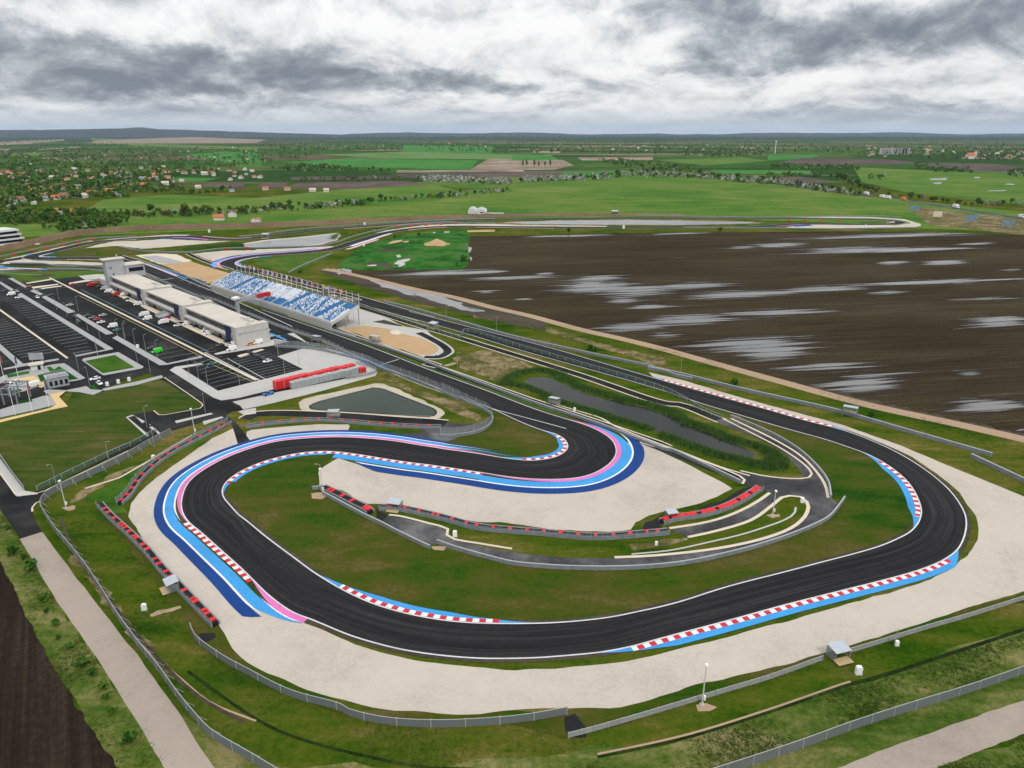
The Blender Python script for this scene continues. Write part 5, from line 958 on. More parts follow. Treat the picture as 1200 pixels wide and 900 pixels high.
# flag poles behind the stand
FX = [265,295,322,352,385,418,448,482,515,548,582,617,652,688,726,763,801,840,880,921,961,1003,1047,1090,1135]
FC = {3:('orange',(.75,.28,.10)),4:('white',(.78,.78,.80)),5:('red',(.55,.05,.05)),6:('salmon',(.70,.28,.18)),7:('pale blue',(.42,.50,.75)),8:('lilac',(.45,.42,.70)),9:('orange and yellow',(.75,.35,.06)),10:('light blue',(.30,.45,.75)),11:('white',(.78,.78,.80)),12:('tangerine',(.72,.25,.05)),13:('brick red',(.40,.09,.06)),14:('cream',(.70,.62,.50)),15:('violet',(.30,.16,.50)),16:('crimson',(.52,.03,.08)),17:('brown',(.30,.12,.06)),18:('yellow',(.72,.50,.08)),19:('purple',(.30,.10,.38)),20:('pink',(.62,.22,.28)),21:('bright orange',(.85,.30,.04))}
ORD = ['first','second','third','fourth','fifth','sixth','seventh','eighth','ninth','tenth','eleventh','twelfth','thirteenth','fourteenth','fifteenth','sixteenth','seventeenth','eighteenth','nineteenth','twentieth','twenty-first','twenty-second','twenty-third','twenty-fourth','twenty-fifth']
f0, f1 = FX[0], FX[-1]; fm = {}
for i in range(25):
    q = SL+su*(SLEN*(i+.3)/24.5)+sv*(SD+.9)
    nm = FC.get(i); lab = ('white flagpole with %s flag, %s from left behind grandstand' % (nm[0], ORD[i])) if nm else ('white flagpole with furled flag, %s from left behind grandstand' % ORD[i])
    t = thing('flagpole', lab, 'flagpole', (q[0], q[1], 0), 0, 'flagpoles along grandstand back')
    if not fm:
        b = MB(); b.tube((0, 0, 0), (0, 0, 17.2), .15, .08, 8); fm['p'] = b.build('pole', MT['whitebox'], t)
    else: o = fm['p'].copy(); COL.objects.link(o); o.parent = t
    b = MB(); c = nm[1] if nm else (.5, .5, .52); W2 = 1.3 if nm else .35
    V = []
    for j in range(5):
        for z in (17.0, 14.8): V.append((.14+j/4*W2, .14*math.sin(j*1.7+i), z-.15*j/4))
    Fl = [(2*j, 2*j+1, 2*j+3, 2*j+2) for j in range(4)]; ang = math.radians(-15+RNG.normal()*14)
    V = [(x*math.cos(ang)-y*math.sin(ang), x*math.sin(ang)+y*math.cos(ang), z) for x, y, z in V]
    fo = mk('flag', V, Fl, plain('flag_cloth_'+str(i), tuple(x*.6+.12 for x in c), .8, .12, 2), t)
# ---------------------------------------------------------------- hotel-like terraced building at the left edge
hA, hB = G((30.5, 287.5)), G((-45, 297)); hd = (hB-hA)/np.linalg.norm(hB-hA); hn = np.array([-hd[1], hd[0]]); hn = hn if hn[1] > 0 else -hn
ht = thing('terraced_building', 'white banded terraced building with dark window strips at left frame edge', 'building', (*hA, 0))
def th_(x, y, z): v = hd*x+hn*y; return (v[0], v[1], z)
for fl in range(4):
    z = fl*3.7
    b = MB(); b.box(fl*.8, 70, fl*1.5+1.0, 26, z, z+2.5, 0, th_); b.build('window_strip', MT['glass'], ht)
    b = MB(); b.box(-1.5+fl*.8, 70, fl*1.5-.6, 26, z+2.5, z+3.7, 0, th_); b.build('floor_band', MT['whitewall'], ht)
b = MB(); b.box(2.2, 70, 6, 26.5, 14.8, 15.5, 0, th_); b.build('roof', MT['whitewall'], ht)
b = MB(); b.box(-10, 60, -5.5, -.7, 0, 1.0, 0, th_); b.build('terrace_base', MT['wall'], ht)
# hangar beyond the bank
hp0 = G((548, 251.3)); hg = thing('hangar', 'white twin gabled hangar standing in green field beyond circuit', 'hangar', (*hp0, 0), 0)
for i, (x0_, y0_, wd) in enumerate(((0, 9, 14), (13.5, 0, 16.5))):
    b = MB(); b.prism([(x0_, 0), (x0_+wd, 0), (x0_+wd, 5), (x0_+wd*.85, 7.4), (x0_+wd/2, 9.2), (x0_+wd*.15, 7.4), (x0_, 5)], y0_, y0_+34); b.build('hall', MT['whitewall'], hg)
    b = MB(); b.prism([(x0_+wd*.12, 7.25), (x0_+wd*.5, 9.25), (x0_+wd*.88, 7.25), (x0_+wd*.88, 7.5), (x0_+wd*.5, 9.5), (x0_+wd*.12, 7.5)], y0_+2, y0_+34.3); b.build('roof_panel', MT['sheetmetal'], hg)
b = MB(); b.box(20, 26, -.12, -.01, 2.4, 4.2); b.build('door_window', MT['glass'], hg); b = MB(); b.box(30.5, 58, 2, 8, 0, 2.2); b.build('low_shed', MT['wall'], hg); hg.scale = (.8, .8, .75)
# kiosk wall and gate building by the entrance
k0 = G(pt(X_, 275, 265)); kd = (G(pt(X_, 385, 248))-k0); kl = np.linalg.norm(kd); kd /= kl; kn = np.array([-kd[1], kd[0]])
kk = thing('kiosk', 'small white kiosk block with flat roof by entrance lawn', 'kiosk', (*k0, 0)); tk = lambda x, y, z: (*(kd*x+kn*y), z)
b = MB(); b.box(0, kl, 0, 4, .1, 2.6, 0, tk); b.build('wall', MT['whitewall'], kk); b = MB(); b.box(-.5, kl+.5, -.6, 4.6, 2.6, 2.9, 0, tk); b.build('roof', MT['roof'], kk); b = MB(); b.box(kl*.55, kl*.8, -.1, -.01, .2, 2.2, 0, tk); b.build('door', MT['glass'], kk)
g0_ = G(pt(X_, 430, 420)); gdv = G(pt(X_, 615, 385))-g0_; gll = np.linalg.norm(gdv); gdv /= gll; gnv = np.array([-gdv[1], gdv[0]])
gh = thing('gatehouse', 'grey container gatehouse with rooftop railing at paddock entrance', 'gatehouse', (*g0_, 0)); tq = lambda x, y, z: (*(gdv*x+gnv*y), z)
b = MB(); b.box(0, gll, 0, 6, .1, 4.2, 0, tq); b.build('wall', MT['containergrey'], gh); b = MB(); b.box(-.3, gll+.3, -.3, 6.3, 4.2, 4.5, 0, tq); b.build('roof', MT['grey'], gh)
for i in range(4): b = MB(); b.box(gll*(.08+.24*i), gll*(.22+.24*i), -.1, -.01, 1, 3, 0, tq); b.build('window', MT['glass'], gh)
b = MB(); b.box(0, gll, 0, .1, 4.5, 5.7, 0, tq); b.build('roof_railing', MT['debris'], gh); b = MB(); b.box(0, gll, 5.9, 6, 4.5, 5.7, 0, tq); b.build('roof_railing', MT['debris'], gh)
# turnstile frames at the left edge
tz = G(pt(X_, 40, 560)); tn = thing('entrance_portal', 'dark steel entrance portal frame at left edge beside grey plaza', 'portal', (*tz, 0))
for i, (x, y) in enumerate(((-4, 0), (0, 0), (4.5, 1), (-4, 9), (0, 9), (4.5, 9))): b = MB(); b.box(x-.2, x+.2, y-.2, y+.2, 0, 7); b.build('column', MT['door'], tn)
for z in (4.2, 6.6):
    for y in (0, 9): b = MB(); b.box(-4.6, 5, y-.21, y+.21, z, z+.35); b.build('beam', MT['door'], tn)
for x in (-4, 0, 4.5): b = MB(); b.box(x-.15, x+.15, .22, 8.78, 6.65, 6.92); b.build('beam', MT['door'], tn)
# green-framed board behind the kiosk
def board(name, px, w_, h_, hz_, lab, m, cat_='board', ang=0.0, back='steel'):
    q = G(px); t = thing(name, lab, cat_, (*q, 0), ang); b = MB(); b.box(-w_/2, w_/2, -.1, .1, hz_, hz_+h_); b.build('panel', MT[m], t)
    for x in (-w_*.35, w_*.35): b = MB(); b.box(x-.12, x+.12, .12, .3, 0, hz_+h_*.9); b.build('leg', MT[back], t)
    return t
MT['boardblue'] = plain('board_blue_grey', (.16, .24, .30), .5, .25, .3); MT['cream_panel'] = plain('cream_panel', (.62, .55, .42), .7, .1, 1)
board('information_board', pt(X_, 330, 190), 6, 3.2, 1.6, 'grey framed information board standing behind kiosk', 'grey', ang=.2)
board('billboard', pt(BH, 340, 260), 14, 6, 3, 'blue grey billboard nearest to distant loop in right meadow', 'boardblue', 'billboard'); board('billboard', pt(BH, 520, 303), 11, 6.5, 1.5, 'cream billboard standing right of distant loop', 'cream_panel', 'billboard'); board('billboard', pt(BH, 787, 343), 15, 7, 2.5, 'blue grey billboard on dry meadow in middle of right group', 'boardblue', 'billboard', .1); board('billboard', pt(BH, 1068, 380), 15, 6.5, 2, 'dark blue grey billboard nearest right frame edge', 'boardblue', 'billboard', .1)
# ---------------------------------------------------------------- marshal shelters
def shelter(px, ang, lab, s=1.0):
    q = G(px); t = thing('marshal_shelter', lab, 'shelter', (*q, 0), ang, 'marshal shelters beside barriers')
    b = MB(); b.box(-1.9, 1.9, -2.6, -.6, .35, .5); b.build('platform', MT['ply'], t)
    b = MB(); b.prism([(-2.0, 2.75), (2.0, 2.75), (2.0, 2.85), (-2.0, 2.85)], -1.5, 1.6, tr=lambda x, y, z: (x, y, z+.12*y)); b.build('roof', MT['sheetmetal'], t)
    for x in (-1.85, 1.85):
        for y in (-1.3, 1.35): b = MB(); b.tube((x, y, 0), (x, y, 2.75+.12*y), .06); b.build('post', MT['steel'], t)
    b = MB(); b.box(-2, 2, 1.36, 1.42, .9, 2.7); b.build('front_screen', MT['debris'], t); b = MB(); b.box(-2.06, -2, -1.2, 1.4, .4, 2.5); b.build('side_screen', MT['debris'], t); b = MB(); b.box(2, 2.06, -1.2, 1.4, .4, 2.5); b.build('side_screen', MT['debris'], t)
    s *= .78; t.scale = (s, s, s); return t
shelter(pt(BE, 610, 545), math.radians(-52), 'marshal shelter with sandy platform beside long straight tyre wall at left', 1.15)
shelter(pt(P_, 545, 512), math.radians(17), 'marshal shelter standing in gap of pale concrete barrier at bottom right', 1.2); shelter(pt(AE, 515, 235), math.radians(-15), 'marshal shelter with plywood platform at left end of longest tyre wall', 1.2)
shelter(pt(AC, 685, 748), math.radians(-175), 'marshal shelter at middle of tyre wall beside triangular pond', 1.4); shelter(pt(G_, 112, 500), math.radians(-35), 'marshal shelter between back straight fence and service lane', 1.5); shelter(pt(H_, 642, 618), math.radians(150), 'white marshal shelter beyond long dark barrier below ploughed field', 1.6)
shelter(pt(K_, 678, 296), math.radians(150), 'marshal shelter on service lane barrier near reed pond', 1.3); shelter(pt(AD, 445, 305), math.radians(150), 'marshal shelter beside sand area and main straight barrier', 1.5); shelter(pt(S_, 237, 335), math.radians(0), 'white marshal shelter by distant retention pond', 2.2); shelter(pt(BG, 255, 258), math.radians(15), 'marshal shelter at left end of almost continuous red tyre wall', 1.0)
shelter(pt(U_, 740, 80), 0, 'distant grey marshal shelter on bank above straight', 2.6); shelter(pt(AA, 970, 345), math.radians(150), 'marshal shelter beside back straight behind grandstand', 1.8); shelter(pt(AC, 535, 78), math.radians(150), 'white marshal shelter on pit wall opposite concrete apron', 1.4)
# ---------------------------------------------------------------- cabinets
def cabinet(px, lab, s=1.0, ang=0.0):
    q = G(px); t = thing('utility_cabinet', lab, 'cabinet', (*q, 0), ang, 'white cabinets around circuit'); s *= .64; b = MB(); b.box(-.7, .7, -.45, .45, 0, .2); b.build('plinth', MT['concrete'], t)
    b = MB(); b.prism([(-.6, .2), (.6, .2), (.6, 1.75), (.45, 1.95), (-.45, 1.95), (-.6, 1.75)], -.38, .38); b.build('body', MT['whitebox'], t); b = MB(); b.box(-.5, .5, -.40, -.385, .35, 1.6); b.build('door', MT['whitebox'], t); t.scale = (s, s, s)
for p, lab, s in ((pt(M_,508,345),'white cabinet on grass between perimeter fence and long straight tyre wall',1.3),(pt(P_,617,570),'white cabinet on rough grass below bottom right marshal shelter',1.5),(pt(P_,752,470),'white cabinet beside lamp post at lower right barrier',1.0),(pt(L_,196,636),'white cabinet on dry grass below central tyre wall',.9),(pt(L_,880,436),'white cabinet on grass island inside road junction loop',1.3),(pt(AE,866,395),'white cabinet by kink of cream kerb near asphalt pad',1.4),(pt(K_,773,328),'white cabinet between reed pond and service lane',1.2),(pt(BD,480,352),'white cabinet on green fence above upper left gravel trap',1.3),(pt(X_,945,392),'white cabinet nearest parked white car, leftmost of three by lawn',1.4),(pt(X_,1042,370),'white cabinet in middle of three by lawn edge',1.4),(pt(X_,1137,350),'white cabinet on right of three by lawn edge',1.4),(pt(AB,528,580),'white cabinet on pavement strip among lamp posts',1.4),(pt(V_,856,130),'tiny white cabinet below most distant loop',3.0),(pt(R_,790,132),'white cabinet standing on earth bank at far left',2.6),(pt(U_,788,152),'white cabinet beside distant straight above flooded field',3.0),(pt(S_,1105,214),'white cabinet on top of earth bank by distant curve',2.4),(pt(T_,48,402),'white cabinet near edge of lush green patch',2.0),(pt(N_,697,80),'white cabinet beside lower service road kerb',.8)): cabinet(p, lab, s)
# ---------------------------------------------------------------- containers
c0, c1 = G(pt(AC, 318, 502)), G(pt(AC, 905, 366)); cd = (c1-c0); cl = np.linalg.norm(cd); cd /= cl; cn = np.array([-cd[1], cd[0]])
NG = 15; cw = cl/NG
def crate(name, lab, m, org, wd, dp, ht_, group, rib=True):
    t = thing(name, lab, 'container', (*org, 0), math.atan2(cd[1], cd[0]), group); t.location.z = .14
    b = MB(); b.box(.08, wd-.08, 0, dp, .1, ht_); b.build('body', MT[m], t)
    b = MB(); b.box(.02, wd-.02, -.04, dp+.04, ht_, ht_+.12); b.build('top_frame', MT['steel'] if 'grey' in name or m == 'containergrey' else MT[m], t)
    for x in (.05, wd-.13):
        b = MB(); b.box(x, x+.09, -.05, .03, 0, ht_); b.build('corner_post', MT['steel'], t)
    for i in range(3): b = MB(); x = wd*(.25+.25*i); b.box(x-.05, x+.05, -.03, -.005, .2, ht_-.1); b.build('rib', MT[m], t)
for i in range(NG): crate('storage_container', 'grey storage container, %s from left in front row beside red ones' % ORD[i], 'containergrey', c0+cd*cw*i, cw, 2.9, 2.7+.25*((i*37) % 3)/2, 'grey containers in front row')
for i in range(10): crate('storage_container', 'red storage container, %s from left in row behind grey ones' % ORD[i], 'containerred', c0+cd*(-5.5+(cl+6)*i/10)+cn*(3.3), (cl+6)/10, 3.0, 3.4+.3*((i*13) % 4)/3, 'red containers in back row')
crate('storage_container', 'single red storage container lying at right end of grey row', 'containerred', G(pt(AC, 915, 362)), 3.2, 2.4, 2.2, None)
# ---------------------------------------------------------------- vehicles
def carpaint(name, c): return plain('paint_'+name, c, .28, .03, 1, 0, .5)
PAINT = {n: carpaint(n.replace(' ', '_'), c) for n, c in {'white': (.78,.78,.78), 'silver': (.42,.44,.46), 'dark grey': (.05,.055,.06), 'black': (.012,.012,.014), 'red': (.42,.012,.02), 'dark blue': (.012,.03,.12), 'blue': (.02,.13,.42), 'teal': (.03,.14,.16), 'green': (.03,.55,.02), 'orange': (.65,.22,.03), 'dark green': (.02,.06,.04), 'grey': (.18,.19,.20), 'rust': (.30,.12,.05)}.items()}
def loft(b, secs, m=0):
    """secs: list of (x, [(y,z)...]) closed rings"""
    n = len(secs[0][1]); V = [(x, y, z) for x, r in secs for y, z in r]
    Fc = [(i*n+k, i*n+(k+1) % n, (i+1)*n+(k+1) % n, (i+1)*n+k) for i in range(len(secs)-1) for k in range(n)]
    Fc += [tuple(range(n-1, -1, -1)), tuple(range((len(secs)-1)*n, len(secs)*n))]
    b.add(V, Fc, m)
def ring(w_, z0, z1, tw=.9): return [(-w_/2, z0), (w_/2, z0), (w_/2, z0+(z1-z0)*.65), (w_/2*tw, z1), (-w_/2*tw, z1), (-w_/2, z0+(z1-z0)*.65)]
def wheel_mesh(r):
    b = MB(); b.tube((0, -.11, 0), (0, .11, 0), r, n=14); me = bpy.data.meshes.new('wheel'); me.from_pydata(b.v, [], b.f); me.materials.append(MT['tyre']); return me
WM = {.32: wheel_mesh(.32), .42: wheel_mesh(.42)}
def make_vehicle(kind, color, label):
    t = thing({'car': 'parked_car', 'van': 'parked_van', 'truck': 'parked_truck', 'pickup': 'pickup_truck'}[kind], label, 'car' if kind == 'car' else kind); P = PAINT[color]
    b = MB(); w2 = MB()
    if kind == 'car':
        loft(b, [(-2.15, ring(1.55, .35, .75)), (-2.0, ring(1.72, .25, .92)), (-.9, ring(1.78, .22, .98)), (.9, ring(1.78, .22, .95)), (1.9, ring(1.72, .25, .85)), (2.15, ring(1.5, .35, .65))]); 
        loft(w2, [(-1.75, [(-.72, .95), (.72, .95), (.68, .97), (-.68, .97)]), (-1.2, [(-.74, .95), (.74, .95), (.58, 1.38), (-.58, 1.38)]), (.35, [(-.74, .95), (.74, .95), (.58, 1.40), (-.58, 1.40)]), (1.15, [(-.72, .93), (.72, .93), (.68, .95), (-.68, .95)])])
        rf = MB(); loft(rf, [(-1.15, [(-.56, 1.385), (.56, 1.385), (.5, 1.45), (-.5, 1.45)]), (.3, [(-.56, 1.405), (.56, 1.405), (.5, 1.46), (-.5, 1.46)])]); wx, wr, wy = (-1.3, 1.35), .32, .8
    elif kind == 'van':
        loft(b, [(-2.7, ring(1.9, .4, 2.3)), (-2.6, ring(1.95, .3, 2.45)), (1.2, ring(1.95, .3, 2.45)), (1.6, ring(1.9, .3, 2.2)), (2.1, ring(1.85, .3, 1.2)), (2.75, ring(1.7, .35, .95))])
        loft(w2, [(1.30, [(-.80, 1.35), (.80, 1.35), (.74, 2.36), (-.74, 2.36)]), (1.66, [(-.82, 1.3), (.82, 1.3), (.78, 2.12), (-.78, 2.12)]), (2.08, [(-.84, 1.24), (.84, 1.24), (.82, 1.26), (-.82, 1.26)])])
        rf = MB(); rf.box(-2.5, 1.1, -.8, .8, 2.46, 2.52); wx, wr, wy = (-1.7, 1.75), .42, .9
    elif kind == 'pickup':
        loft(b, [(-2.5, ring(1.7, .4, 1.0)), (-2.4, ring(1.8, .35, 1.05)), (1.6, ring(1.8, .35, 1.05)), (2.5, ring(1.65, .4, .95))]); loft(w2, [(-.6, [(-.78, 1.06), (.78, 1.06), (.66, 1.6), (-.66, 1.6)]), (.9, [(-.78, 1.06), (.78, 1.06), (.66, 1.6), (-.66, 1.6)]), (1.5, [(-.76, 1.04), (.76, 1.04), (.74, 1.06), (-.74, 1.06)])])
        rf = MB(); rf.box(-.5, .8, -.6, .6, 1.6, 1.66); wx, wr, wy = (-1.5, 1.6), .42, .85
    else:
        loft(b, [(-4.0, ring(2.4, .9, 3.4, .99)), (1.6, ring(2.4, .9, 3.4, .99))]); loft(b, [(1.75, ring(2.2, .5, 2.7)), (3.2, ring(2.2, .5, 2.5)), (3.6, ring(2.1, .5, 1.5))])
        w2.box(3.22, 3.5, -.95, .95, 1.5, 2.3); rf = MB(); rf.box(-3.9, 1.5, -1.1, 1.1, 3.41, 3.47); wx, wr, wy = (-2.6, 2.5), .42, 1.05
    b.build('body', P, t); w2.build('window', MT['glass'], t); rf.build('roof', P, t)
    for x in wx:
        for y in (-wy, wy): o = bpy.data.objects.new('wheel', WM[wr]); COL.objects.link(o); o.parent = t; o.location = (x, y, wr)
    hl = MB(); 
    return t
PROTO = {}
A2 = math.atan2(-E2[1], -E2[0]); A1a = math.atan2(E1[1], E1[0])
def vehicle(kind, color, px, label, ang=None, group=None, s=1.0, z=.09):
    ang = A2 if ang is None else ang; q = G(px)
    if kind not in PROTO:
        t = make_vehicle(kind, color, label); t.location = (q[0], q[1], z); t.rotation_euler = (0, 0, ang); t.scale = (s,)*3; PROTO[kind] = t
    else: t = dup(PROTO[kind], (q[0], q[1], z), ang, label, None, s, {'body': PAINT[color], 'roof': PAINT[color]})
    if group: t['group'] = group
    elif 'group' in t: del t['group']
    return t
VS = [('car','dark grey',W_,770,345,'dark grey car at upper end of row beside pavement strip',None),('car','grey',W_,815,362,'slate grey car second in row beside pavement strip',None),('car','red',W_,858,378,'red car in row beside pavement strip',None),('car','white',W_,888,402,'white car parked next to red car in row',None),('car','silver',W_,903,340,'silver car parked apart behind red car',None),('van','white',W_,992,440,'large white van at lower end of parked row',None),('car','teal',W_,1030,472,'dark teal car parked in front of large white van',None),('car','black',W_,660,355,'black car on road side of pavement strip',A1a),('car','teal',W_,690,392,'dark teal car on road side of pavement strip',A1a),('car','silver',W_,615,250,'lone silver car near middle of upper parking lot',None),('car','dark grey',W_,450,165,'lone dark car beside upper pavement strip',None),('pickup','teal',W_,362,118,'teal pickup by short pavement island',None),('car','rust',W_,255,88,'rust coloured car at corner of upper lot',None),('car','white',W_,330,182,'small white car on paddock road between pavement strips',A1a),('van','white',W_,100,158,'white van at top of striped parking lot',None),('car','silver',W_,150,128,'silver car beside road at top of striped lot',A1a),('car','dark blue',W_,50,128,'dark blue car at left edge above striped lot',None),('car','white',W_,165,183,'white car at top end of striped lot',None),('car','red',W_,640,70,'dark red car near far lot entrance',None),('truck','red',W_,803,82,'red and white truck by tower foot',None),('truck','rust',W_,850,62,'rust coloured truck nearest control tower',None),('car','dark green',W_,872,88,'dark green car behind truck near tower',None),('van','silver',W_,918,108,'silver van in front of pit building upper section',None),('van','white',W_,955,132,'long white van in front of pit building upper section',None),('truck','red',W_,1035,163,'red box truck in front of pit building',None),('truck','white',W_,1098,162,'white truck next to red box truck',None),('car','white',W_,1140,210,'white car with green neighbour before pit building',None),('car','dark green',W_,1118,200,'green car touching white car before pit building',None),('van','white',AB,530,152,'white van before middle stair tower',None),('car','white',AB,595,160,'white car before middle stair tower',None),('truck','white',AB,590,262,'white truck left of stair ramp',None),('van','white',AB,625,298,'white van at foot of stair ramp',None),('truck','white',AB,785,340,'white lorry between stair ramp and blue awning',None),('car','red',AB,820,288,'red flat car parked under stair ramp',None),('car','white',AB,928,362,'white car before blue awning',None),('van','white',AB,1025,348,'long white van before near stair tower',None),('car','dark green',AB,1120,370,'dark green car next to long white van',None),('van','white',Z_,315,585,'white van first of two before near pit section',None),('van','white',Z_,350,620,'white van nearer of two before near pit section',None),('car','dark grey',Z_,480,758,'dark grey car on open asphalt near pit building end',None),('car','dark blue',Z_,572,708,'dark blue car beside near pit section',None),('van','white',Z_,645,752,'white van by near banner of pit building',None),('van','white',Z_,618,808,'white van at corner of pit building end',None),('car','orange',Z_,832,745,'orange machine parked against pit building end wall',None),('van','white',Z_,925,728,'white van parked against pit building end wall',None),('car','black',F_,212,617,'black car first of dark row in near lot',A1a),('car','dark grey',F_,236,628,'dark grey car second of dark row in near lot',A1a),('car','black',F_,258,639,'black car third of dark row in near lot',A1a),('car','dark grey',F_,278,648,'dark grey car last of dark row in near lot',A1a),('car','white',F_,294,658,'white car at end of dark row in near lot',None),('car','dark grey',AB,668,592,'dark grey car beside bright green van',None),('van','green',AB,722,630,'bright green van in middle parking lot',None),('pickup','teal',F_,35,672,'teal grey pickup at edge of left near lot',None),('car','black',F_,8,662,'black car beside teal grey pickup',None),('pickup','blue',F_,298,812,'blue pickup on road in front of red containers',None),('car','white',X_,838,338,'white car beside lamp post above lawn',None),('car','white',X_,876,378,'white car parked next to leftmost lawn cabinet',A1a),('car','white',X_,135,368,'white car on grey plaza by yellow path',None),('van','white',X_,295,400,'white van on grey plaza by yellow path',None)]
for kd_, colr, f, x, y, lab, an in VS: vehicle(kd_, colr, pt(f, x, y), lab, an, s={'car': .95, 'truck': .74}.get(kd_, .88))
# traffic on the highway
HW = D_((-200,262),(0,290),(200,322),(350,342),(520,362),(700,388),(900,420),(1200,466),(1500,515)); ribbon('highway', GW(HW), 17, .06, MT['old_asphalt'], step=10)
hp_ = GW(HW)
def hang(px): q = G(px); i = int(np.argmin(((hp_-q)**2).sum(1))); i = min(max(i, 1), len(hp_)-2); v = hp_[i+1]-hp_[i-1]; return math.atan2(v[1], v[0])
for colr, px, lab, kd_ in (('white', pt(D_,462,354),'white lorry beside tree on distant highway','truck'),('white', pt(BH,95,148),'white lorry leading pair on distant highway','truck'),('white', pt(BH,140,155),'white lorry following pair on distant highway','truck'),('orange', pt(BH,258,166),'orange lorry on distant highway','truck'),('white', pt(BH,668,226),'white topped lorry on distant highway near right billboards','truck'),('white', pt(BH,1178,300),'white van on distant highway at right frame edge','van')): vehicle(kd_, colr, px, lab, hang(px), s=1.5 if kd_ == 'truck' else 1.5, z=.07)
# ---------------------------------------------------------------- lamp posts and masts
LP = {}
def lamp(px, h, ang, lab, group='lamp posts around paddock', r=1.0):
    q = G(px); key = round(h)
    if key not in LP:
        t = thing('street_lamp', lab, 'street lamp', (*q, 0), ang, group); b = MB(); b.tube((0, 0, 0), (0, 0, h), .09, .05, 8); b.build('pole', MT['steel'], t); b = MB(); b.tube((0, 0, h-.1), (.9, 0, h+.12), .035); b.build('arm', MT['steel'], t)
        b = MB(); b.prism([(.7, h+.08), (1.4, h+.14), (1.4, h+.2), (.7, h+.18)], -.13, .13); b.build('lamp_head', MT['grey'], t); LP[key] = t
    else: dup(LP[key], (*q, 0), ang, lab, group)
aE1 = math.atan2(E1[1], E1[0])
rowlamps = [(AB,400,512),(AB,505,572),(AB,612,630),(AB,728,692),(W_,1100,540),(W_,690,300),(W_,520,200),(W_,1035,520)]
for i, (f, x, y) in enumerate(rowlamps): lamp(pt(f, x, y), 9, aE1+math.pi/2, 'thin steel lamp post on pavement strip between lot and paddock road', 'lamp posts on pavement strips')
for i, (f, x, y) in enumerate([(AB,525,728),(W_,880,540),(W_,775,470),(W_,680,410),(W_,590,345),(W_,500,290),(W_,860,690),(AB,120,620)]): lamp(pt(f, x, y), 8, aE1-math.pi/2, 'thin steel lamp post along edge of striped parking lot', 'lamp posts beside striped lot')
for f, x, y, lab in [(AB,655,835,'lamp post at crossing beside square lawn corner'),(X_,695,270,'lamp post beside second lawn island'),(X_,790,395,'lamp post beside white car above lawn'),(AB,1050,880,'lamp post left of two in near lot'),(AB,1140,895,'lamp post right of two in near lot'),(F_,15,768,'lamp post on lot edge nearest crossing'),(F_,165,768,'lamp post on concrete apron corner'),(F_,375,716,'lamp post on concrete apron near red containers'),(F_,443,672,'lamp post alone on pale concrete apron'),(F_,345,628,'lamp post beside dark car row'),(I_,690,405,'lamp post at asphalt bay beside left lawn'),(I_,963,335,'lamp post at road corner beside left lawn'),(I_,515,578,'curved lamp post along lane below left lawn'),(I_,268,690,'curved lamp post at lower corner of left lawn'),(I_,725,500,'lamp post at bend of lane below left lawn'),(P_,745,468,'short lamp post by pale barrier at lower right'),(G_,172,445,'lamp post on grass between mud and back straight'),(G_,407,515,'small lamp post along far side barrier of back straight'),(G_,225,692,'lamp post on dry grass beside reed pond end'),(H_,103,485,'lamp post on grass above gravel strip start'),(J_,550,690,'thin lamp post at left end of central gravel trap'),(Q_,555,245,'lamp post above far barrier at upper left')]: lamp(pt(f, x, y), 8.0 if f is not P_ else 4.2, random.uniform(0, 6.28), lab, None if f in (P_,) else 'lamp posts around circuit')
def mast(px, h, lab):
    q = G(px); t = thing('camera_mast', lab, 'mast', (*q, 0), 0, 'concrete camera masts'); b = MB(); b.tube((0, 0, 0), (0, 0, h), .15, .09, 10); b.build('pole', MT['pole'], t); b = MB(); b.box(-.25, .25, -.5, .25, h, h+.35); b.build('camera_housing', MT['whitebox'], t); b = MB(); b.box(-.4, .4, -.4, .4, 0, .2); b.build('foot', MT['concrete'], t); b = MB(); b.box(.2, .5, -.2, .2, 1.2, 2.1); b.build('control_box', MT['whitebox'], t)
mast(pt(I_, 914, 436), 9.5, 'concrete camera mast beside perimeter fence near crossing'); mast(pt(I_, 310, 783), 8.5, 'concrete camera mast beside perimeter fence by left corner'); mast(pt(P_, 68, 678), 9, 'concrete camera mast on sandy patch behind bottom barrier'); mast(pt(L_, 741, 497), 7.5, 'concrete camera mast on grass island in infield junction'); mast(pt(J_, 552, 715), 8, 'concrete camera mast on sandy patch at left tip of infield tyre wall')
# entrance flags
for i, (x, y, hx, c, nm) in enumerate([(135,648,100,(.10,.13,.20),'dark blue'),(285,616,255,(.36,.09,.11),'red and white'),(435,582,405,(.10,.13,.20),'navy'),(40,900-560,10,(.34,.12,.13),'faded red'),(170,350,150,(.05,.09,.22),'blue')]):
    q = G(pt(X_, x, y)); t = thing('flagpole', 'entrance flagpole with %s banner flag beside %s' % (nm, 'grey plaza' if i < 3 else 'parking lot'), 'flagpole', (*q, 0), 0, 'entrance flagpoles'); b = MB(); b.tube((0, 0, 0), (0, 0, 11), .11, .07, 8); b.build('pole', MT['whitebox'], t)
    V = [(.12+.9*j/3, .1*math.sin(j*2), z) for j in range(4) for z in (10.8, 7.6)]; mk('flag', V, [(2*j, 2*j+1, 2*j+3, 2*j+2) for j in range(3)], plain('banner_cloth_'+str(i), c, .8, .3, 1.2), t)
